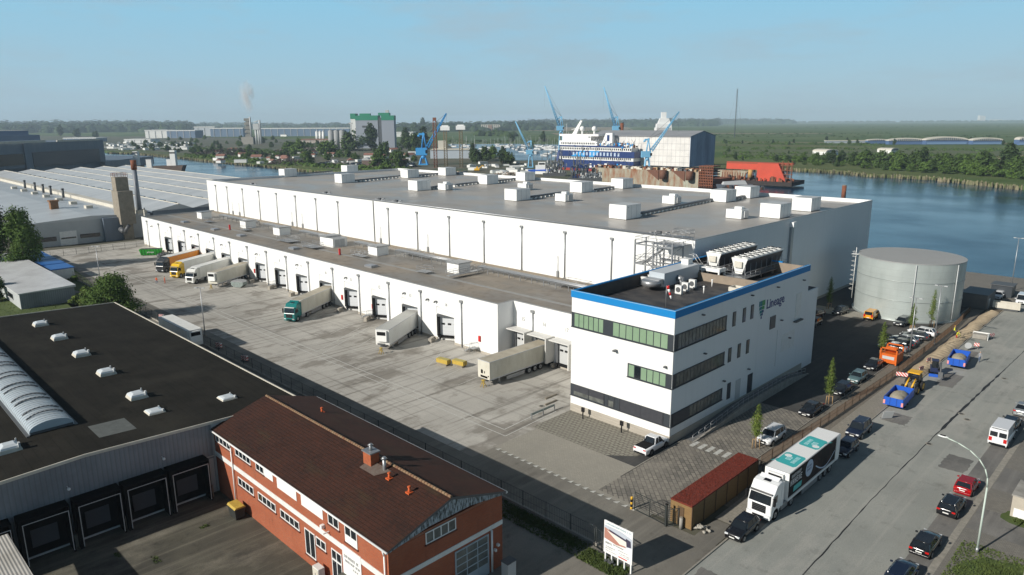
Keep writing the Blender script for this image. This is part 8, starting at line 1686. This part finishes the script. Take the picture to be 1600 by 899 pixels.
for i in range(6):
    x, y = -9+(i % 3)*8.5, (i//3)*8.5; MB().cyl((x*s, y*s, 0), (x*s, y*s, 30*s), 4.6*s, n=14).cyl((x*s, y*s, 30*s), (x*s, y*s, 31.5*s), 4.2*s, 2*s, n=14).build('silo', mat('silo_concrete', (.30, .31, .31), .8), t)
MB().cyl((22*s, 0, 0), (22*s, 0, 42*s), .8*s, n=5).box(19*s, 25*s, -.6*s, .6*s, 40*s, 42*s).build('mast', GREYL, t)
t, s = far('small_silos', 'pair of slim white cement silos left of the round silo cluster', 'silo', 502, 222)
for x in (-6, -1, 4): MB().cyl((x*s, 0, 0), (x*s, 0, 15*s), 2.2*s, n=10).cyl((x*s, 0, 15*s), (x*s, 0, 17*s), 2.2*s, .4*s, n=10).build('silo', WPAINT, t)
# --- cement works with smoke
t, s = far('asphalt_plant', 'grey mixing plant tower with steel chimney giving off white smoke', 'industrial plant', 392, 226)
b = MB(); fbox(b, s, -14, 4, 0, 12, 0, 11); b.build('base', CONC, t); b = MB()
for i in range(5): fbox(b, s, -8, 0, 1, 9, 11+i*6, 15+i*6)
fbox(b, s, -6, -1, 2, 8, 11, 38); b.build('tower', mat('plant_tower', (.30, .29, .26), .8, var=(.12, .12, .11), vs=.1), t)
b = MB()
for x in (8, 12, 15): b.cyl((x*s, 3*s, 0), (x*s, 3*s, (24 if x != 15 else 36)*s), 1.6*s, n=8)
b.cyl((1*s, 2*s, 10*s), (1*s, 2*s, 41*s), 1.3*s, n=8); b.cyl((15*s, 3*s, 36*s), (6*s, 3*s, 33*s), .6*s, n=5); b.box(5*s, 14*s, 1*s, 6*s, 22*s, 31*s); b.build('chimney', GREYL, t)
# smoke: soft volume
sv = bpy.data.materials.new('smoke_volume'); sv.use_nodes = True; n = sv.node_tree.nodes; l = sv.node_tree.links; n.remove(n['Principled BSDF']); pv = n.new('ShaderNodeVolumePrincipled'); pv.inputs['Color'].default_value = (.95, .95, .96, 1)
tcx = n.new('ShaderNodeTexCoord'); vm = n.new('ShaderNodeVectorMath'); vm.operation = 'LENGTH'; l.new(tcx.outputs['Object'], vm.inputs[0]); mr = n.new('ShaderNodeMapRange'); mr.inputs[1].default_value = 1; mr.inputs[2].default_value = .25; mr.inputs[3].default_value = 0; mr.inputs[4].default_value = 1; l.new(vm.outputs['Value'], mr.inputs[0])
nzz = n.new('ShaderNodeTexNoise'); nzz.inputs['Scale'].default_value = 1.6; nzz.inputs['Detail'].default_value = 3; l.new(tcx.outputs['Object'], nzz.inputs[0]); m3 = n.new('ShaderNodeMapRange'); m3.inputs[1].default_value = .42; m3.inputs[2].default_value = .7; l.new(nzz.outputs[0], m3.inputs[0])
mm = n.new('ShaderNodeMath'); mm.operation = 'MULTIPLY'; l.new(mr.outputs[0], mm.inputs[0]); l.new(m3.outputs[0], mm.inputs[1]); m4 = n.new('ShaderNodeMath'); m4.operation = 'MULTIPLY'; m4.inputs[1].default_value = .2; pv.inputs['Anisotropy'].default_value = -.35; l.new(mm.outputs[0], m4.inputs[0]); l.new(m4.outputs[0], pv.inputs['Density']); l.new(pv.outputs[0], n['Material Output'].inputs['Volume'])
q = at(392, 226)
sm_ = MB(); sm_.ell((0, 0, 0), (1, 1, 1), 16, 10); o = sm_.build('smoke_plume', sv); o.location = (q.x, q.y, 72*s*1.0); o.scale = (13*s, 13*s, 28*s); tag(o, 'white smoke drifting up from the mixing plant chimney', 'smoke', kind='stuff')
# --- long industrial sheds at left
LD = mat('long_shed_blue', (.10, .16, .25), .6, var=(.16, .22, .32), vs=.01)
for k, (x0, x1, pb, top, m, lab) in enumerate([(330, 380, 214, 202, LD, 'long blue grey shed left of the mixing plant'), (410, 545, 213, 202, LD, 'very long blue grey shed with white roof edge behind the silos'), (228, 262, 216, 205, WPAINT, 'white box shaped warehouse at left across the river'), (262, 305, 216, 205.5, LD, 'dark shed right of the white box warehouse'), (305, 336, 213, 200, mat('pale_shed', (.45, .48, .52), .6), 'pale grey high warehouse left of the long sheds'),
   (100, 150, 222, 217, LD, 'low blue shed in front of the woods at left'), (470, 560, 224, 219, mat('cream_shed', (.52, .44, .38), .7), 'low cream shed in front of the long blue shed'), (620, 645, 214, 208, WPAINT, 'low white building right of the grain silos'), (195, 235, 224, 219, WPAINT, 'row of white caravans and sheds at the boat yard')]):
    t, s = far('industrial_shed', lab, 'warehouse', (x0+x1)/2, pb); w = (x1-x0)/2; h = pb-top; MB().box(-w*s, w*s, 0, 30*s, 0, h*s).build('wall', m, t); MB().box(-(w+.5)*s, (w+.5)*s, -.5*s, 30*s, h*s, (h+1.2)*s).build('roof', WPAINT if k != 6 else mat('shed_brown_roof', (.30, .16, .11), .8), t)
    if w > 15: b = MB(); 
    if w > 15:
        for i in range(int(w/5)): MB().box((-w+5+i*10)*s, (-w+5.6+i*10)*s, -.5*s, 0, 0, h*s).build('pier', GREYL, t)
t, s = far('apartment_block', 'pale four storey apartment building on the far field', 'apartment building', 767, 205); MB().box(-15*s, 14*s, 0, 12*s, 0, 9.5*s).build('wall', OFFW, t); b = MB()
for i in range(9):
    for j in range(3): b.box((-13.5+i*3.0)*s, (-12+i*3.0)*s, -.2*s, 0, (1.2+j*2.8)*s, (2.8+j*2.8)*s)
b.build('window', GLASS, t); MB().box(-4*s, 2*s, -1*s, 0, 0, 9*s).build('brick_bay', mat('brown_bay', (.26, .16, .12), .8), t)
# arched workshop
t, s = far('arched_workshop', 'old workshop with two round arched roofs by the river bank', 'workshop', 590, 262)
for i, x in enumerate((-24, -12, 0)):
    MB().box(x*s, (x+11.5)*s, 0, 18*s, 0, 11*s).build('wall', mat('workshop_brown', (.17, .12, .10), .8), t); MB().prism([((x+5.75+5.75*cos(a))*s, (11+4*sin(a))*s) for a in [pi*i_/8 for i_ in range(9)]], -.4*s, 18*s, 'y').build('roof', OFFW if i else GREYL, t)
MB().box(12*s, 45*s, 3*s, 16*s, 0, 9*s).build('side_wing', mat('wing_wall', (.40, .38, .36), .8), t); MB().box(11*s, 46*s, 2*s, 17*s, 9*s, 12*s).build('wing_roof', mat('shed_brown_roof', (.30, .16, .11), .8), t)
# --- small house copies through the harbour yards
h0 = thing('small_house', '', 'house'); MB().box(-5, 5, -3.5, 3.5, 0, 3.4).build('wall', WPAINT, h0); MB().prism([(-4, 3.3), (4, 3.3), (0, 5.6)], -5.3, 5.3, 'x').build('roof', mat('house_roof', (.24, .12, .09), .8), h0)
h1 = thing('flat_cabin', '', 'cabin'); MB().box(-6, 6, -2.5, 2.5, 0, 3).build('wall', WPAINT, h1); MB().box(-6.1, 6.1, -2.6, 2.6, 3, 3.2).build('roof', GREYL, h1)
u = [0, 0]; r = random.Random(50)
def spread(n, x0, x1, y0, y1, lab, grp, which=None, sc=(1, 1)):
    for i in range(n):
        px, py = r.uniform(x0, x1), r.uniform(y0, y1); q = at(px, py); w = which if which is not None else r.randrange(2); src = (h0, h1)[w]
        o = src if not u[w] else dup(src); u[w] = 1; o.location = (q.x, q.y, 0); o.rotation_euler.z = r.uniform(0, 3.1); k = r.uniform(*sc); o.scale = (k, k, k); o['label'] = lab + ', ' + ('farther, ' if py < (y0+y1)/2 else 'nearer, ') + whereabouts(px); o['group'] = grp
spread(40, 330, 650, 236, 258, 'small pale house or cabin in the harbour yards', 'small buildings in the harbour yards', None, (.7, 1.1))
spread(90, 165, 300, 223, 235, 'small white shelter in the packed yard', 'white shelters in the yard at left', 1, (.6, 1.1))
spread(30, 730, 870, 255, 274, 'small container on the shipyard quay', 'containers on the shipyard quay', 1, (.4, .8))
spread(14, 430, 620, 205, 216, 'low white building on the far industrial plain', 'low buildings on the far plain', 1, (1.2, 2.2))
# parked cars far away
c0 = thing('distant_car', '', 'car'); MB().frus((-2.2, 2.2, -.9, .9), .3, (-2.1, 2.1, -.85, .85), .95).build('body', CARW, c0); MB().frus((-1.4, 1.5, -.8, .8), .95, (-.9, 1.0, -.65, .65), 1.45).build('window', GLASS, c0)
c1 = thing('distant_car', '', 'car'); MB().frus((-2.2, 2.2, -.9, .9), .3, (-2.1, 2.1, -.85, .85), .95).build('body', CARN, c1); MB().frus((-1.4, 1.5, -.8, .8), .95, (-.9, 1.0, -.65, .65), 1.45).build('window', GLASS, c1)
uu = [0, 0]
for i in range(90):
    px, py = r.uniform(500, 650), r.uniform(253, 263); w = r.randrange(2); src = (c0, c1)[w]; o = src if not uu[w] else dup(src); uu[w] = 1; q = at(px, py); o.location = (q.x, q.y, .1); o.rotation_euler.z = r.choice([0, 1.57])+r.uniform(-.1, .1); o['label'] = ('small white', 'small dark')[w]+' car beyond the river, '+('farther, ' if py < 258 else 'nearer, ')+whereabouts(px); o['group'] = ('white', 'dark')[w]+' cars across the river'
# scrap heaps
def heap(lab, x0, x1, pb, hh, cols, seed, n=500, nm='scrap_heap'):
    t, s = far(nm, lab, 'scrap heap', (x0+x1)/2, pb); r = random.Random(seed); b = MB(); w = (x1-x0)/2
    for i in range(n): x = r.uniform(-w, w); h = hh*(1-(abs(x)/w)**2.2)*r.random(); z = h; d = r.uniform(.3, 1.1); b.bx((x*s, r.uniform(0, 16)*s, z*s), (d*s*1.6, d*s, d*s), r.randrange(len(cols)), rz=r.uniform(0, 3))
    b.build('heap', cols, t)
BR1, BR2, BR3 = mat('scrap_brown', (.09, .065, .05), .9), mat('scrap_dark', (.035, .032, .03), .9), mat('scrap_grey', (.22, .21, .20), .8)
heap('dark scrap heap in front of the mixing plant', 290, 420, 243, 10, [BR2, BR2, BR1], 1, 1600); heap('brown scrap heap on the river bank', 415, 480, 257, 9, [BR1, BR1, BR3, BR2], 2, 1100); heap('rusty shipyard scrap left of the bright blue crane', 636, 660, 272, 5, [RUST, BR1, BR3, OFFW], 3, 250)
heap('mixed shipyard clutter behind the roof edge under the lattice towers', 660, 760, 277, 8, [BR1, RUST, BR3, OFFW, mat('clutter_sand', (.42, .33, .24), .9)], 4, 900); heap('mixed shipyard clutter between the yellow digger and the tug', 755, 835, 278, 8, [BR1, RUST, BR3, OFFW, MATS['clutter_sand']], 5, 800); heap('long low heap of grey scrap across the harbour', 420, 570, 236, 5, [BR3, BR1, BR2, BR1, OFFW], 6, 1500)
heap('dark clutter on the dock deck right of the sheeted hall', 1076, 1126, 287, 4, [BR2, RUST], 8, 300)
t, s = far('quay_wall_shed', 'long pale quay wall on the shipyard side behind the back parapet', 'wall', 800, 283); MB().box(-60*s, 60*s, 0, 3*s, -2, 3.5*s).build('wall', mat('quay_pale', (.50, .46, .40), .8, var=(.38, .34, .28), vs=.1), t); MB().box(-60*s, 60*s, -.3*s, 0, 3.5*s, 4*s).build('coping', OFFW, t)
t, s = far('yellow_excavator', 'small yellow excavator on the shipyard quay', 'excavator', 745, 268); MB().box(-4*s, 4*s, 0, 4*s, 1.5*s, 4.5*s).box(-1*s, 2*s, 0, 3*s, 4.5*s, 7*s).build('body', YELLOW, t); MB().cyl((3*s, 1*s, 4*s), (9*s, 1*s, 9*s), .7*s, n=5).cyl((9*s, 1*s, 9*s), (12*s, 1*s, 6*s), .6*s, n=5).build('boom', YELLOW, t); MB().box(-5*s, 5*s, 0, 4*s, 0, 1.5*s).build('track', BLACK, t)
# --- ships at left in the river: low coaster with white bridge
for k, (px, w, tw, lab) in enumerate([(212, 7, 3.5, 'white bridge of a moored ship, left one of the far river berth'), (262, 22, 4, 'dark hulled ship with a white bridge tower moored behind the factory roofs')]):
    t, s = far('moored_ship', lab, 'ship', px, 266); MB().prism([(-w*s, -2), (w*.9*s, -2), (w*1.1*s, 7*s), (-w*1.05*s, 6*s)], 0, 14*s, 'y').build('hull', mat('hull_dark', (.03, .03, .03), .6, var=(.20, .12, .08), vs=.06), t); MB().box(-tw*s+(k*8*s), tw*s+(k*8*s), 3*s, 10*s, 5*s, (30 if k else 28)*s).box((-tw-6+k*8)*s, (tw-6+k*8)*s, 3*s, 10*s, 5*s, 16*s).build('bridge', WBRIGHT, t); MB().box(-tw*s+(k*8*s)-.3, tw*s+(k*8*s)+.3, 2.8*s, 3*s, 25*s, 27*s).build('window', GLASS, t)
for k, px in enumerate((177, 233)): t, s = far('quay_block', 'small white block house on the left river quay, %s one' % ('left', 'right')[k], 'block house', px, 262); MB().box(-4*s, 4*s, 0, 6*s, 0, 12*s).build('wall', WBRIGHT, t); MB().box(-4.3*s, 4.3*s, -.3*s, 6*s, 12*s, 12.6*s).build('roof', GREYL, t)
# --- marina boats
bt = thing('sailing_boat', '', 'boat'); MB().prism([(-4, -.3), (3.6, -.3), (5, .9), (-4.4, .9)], -1.2, 1.2, 'y').build('hull', WBRIGHT, bt); MB().box(-1.5, 1.6, -.8, .8, .9, 1.5).build('cabin', GLASSB, bt); MB().cyl((.5, 0, .9), (.5, 0, 12), .09, n=4).cyl((.5, 0, 2), (-3, 0, 2), .07, n=4).build('mast', GREYL, bt)
ub = 0
for i in range(110):
    px = r.uniform(705, 895); py = r.uniform(226, 236) if i % 6 else r.uniform(236, 246); q = at(px, py); o = bt if not ub else dup(bt); ub = 1; o.location = (q.x, q.y, .3); o.rotation_euler.z = r.choice([.5, 2.0])+r.uniform(-.1, .1); k = r.uniform(.8, 1.5); o.scale = (k, k, k); o['label'] = 'white sailing boat in the marina, %s row, %s' % ('far' if py < 229 else 'middle' if py < 233 else 'near', whereabouts(px)); o['group'] = 'boats in the marina'
# --- round roof hangars on the meadow
def hangar(px, pb, w, h, wall, lab, turn=0, dd=14, rise=4):
    t, s = far('round_roof_hangar', lab, 'hangar', px, pb, None, turn); n = 12
    MB().box(-w*s, w*s, 0, dd*s, 0, h*s).build('wall', wall, t)
    top = [((-w*1.03)*s, h*s)]+[((-w*1.03*cos(pi*i/n))*s, (h+rise*sin(pi*i/n)+.4)*s) for i in range(n+1)]+[(w*1.03*s, h*s)]
    MB().prism(top, -.5*s, dd*s, 'y').build('roof', OFFW, t); b = MB()
    for i in range(int(w/1.6)): x = -w+1+i*3.2; b.box((x-.9)*s, (x+.9)*s, -.8*s, -.5*s, (h-.6)*s, (h+rise*.75*(1-(x/w)**2))*s)
    b.build('window', mat('hangar_dark_glass', (.03, .05, .09), .6), t)
    if dd > 10: MB().box(-w*.95*s, w*.95*s, -.3*s, 0, .5*s, h*.5*s).build('door', mat('hangar_door_blue', (.16, .26, .42), .6), t)
HB = mat('hangar_blue', (.08, .14, .28), .6)
hangar(1372, 225, 16, 5, HB, 'leftmost low blue hangar with curved roof on the meadow', 0, 8, 2); hangar(1417, 226, 28, 5.5, HB, 'long blue hangar with white arched roof, second from the left', 0, 10, 4); hangar(1479, 226, 32, 6.5, HB, 'largest blue hangar with white arched roof', 0, 12, 5); hangar(1543, 226, 23, 6, HB, 'blue hangar with white arched roof right of the largest', 0, 12, 4); hangar(1600, 227, 8, 8, HB, 'hangar cut by the right edge of the picture', 0, 12, 4)
hangar(1300, 243, 13, 6, WPAINT, 'small white hangar nearer the river, left one', .45, 26, 3); hangar(1398, 240, 11, 5, WPAINT, 'small white hangar nearer the river, half hidden by trees', .6, 22, 3)
t, s = far('low_shed_row', 'row of low pale sheds left of the hangars', 'shed', 1322, 224); MB().box(-30*s, 30*s, 0, 8*s, 0, 3.5*s).build('wall', mat('shed_grey_blue', (.30, .34, .38), .7), t); MB().box(-31*s, 31*s, -.5*s, 8*s, 3.5*s, 4.3*s).build('roof', OFFW, t)
t, s = far('storage_building', 'pale grain buildings far away on the right horizon', 'building', 1534, 190.6); MB().box(-4*s, 1*s, 0, 5*s, 0, 10*s).box(1.5*s, 5*s, 0, 5*s, 0, 9*s).build('wall', WPAINT, t); MB().box(14*s, 30*s, 0, 4*s, 0, 4*s).box(34*s, 50*s, 0, 4*s, 0, 3*s).build('low_wing', WPAINT, t)
t, s = far('lattice_mast', 'tall thin lattice radio mast on the right horizon', 'mast', 1147.5, 215); b = MB(); H_ = 72*s
for a in (0, 2.1, 4.2): b.cyl((.8*s*cos(a), .8*s*sin(a), 0), (.8*s*cos(a), .8*s*sin(a), H_), .22*s, n=4)
for i in range(40): z = i*H_/40; b.cyl((.8*s, 0, z), (.8*s*cos(2.1), .8*s*sin(2.1), z+H_/40), .14*s, n=3)
b.build('lattice', mat('mast_grey', (.12, .14, .17), .7), t); b = MB()
for a in (.4, 2.6, 4.7): b.cyl((0, 0, H_*.95), (16*s*cos(a), 16*s*sin(a), 0), .07*s, n=3)
b.build('guy_wire', MATS['mast_grey'], t)
for k, (px, h) in enumerate([(51, 9), (66, 8), (80, 11), (176, 12), (196, 9)]):
    t, s = far('wind_turbine', 'tiny white wind turbine on the far left horizon, ' + ['leftmost', 'second from left', 'middle one', 'fourth from left', 'rightmost'][k], 'wind turbine', px, 197.5, 'wind turbines on the left horizon'); MB().cyl((0, 0, 0), (0, 0, h*s), .3*s, .2*s, n=6).build('tower', WPAINT, t); b = MB()
    for a in (.3, 2.4, 4.5): b.cyl((0, -.3*s, h*s), (5*s*cos(a), -.3*s, h*s+5*s*sin(a)), .22*s, .05*s, n=4)
    b.build('rotor', WPAINT, t)
# ------------------------------------------------------------------ haze: one closed box of thin air
hz = bpy.data.materials.new('haze_air'); hz.use_nodes = True; n = hz.node_tree.nodes; n.remove(n['Principled BSDF']); pv = n.new('ShaderNodeVolumePrincipled'); pv.inputs['Color'].default_value = (.68, .84, 1.0, 1); pv.inputs['Density'].default_value = 9.5e-5; pv.inputs['Anisotropy'].default_value = 0
hz.node_tree.links.new(pv.outputs[0], n['Material Output'].inputs['Volume'])
o = MB().box(-R, R, -1000, R, -5.2, 190).build('haze', hz); o['kind'] = 'stuff'
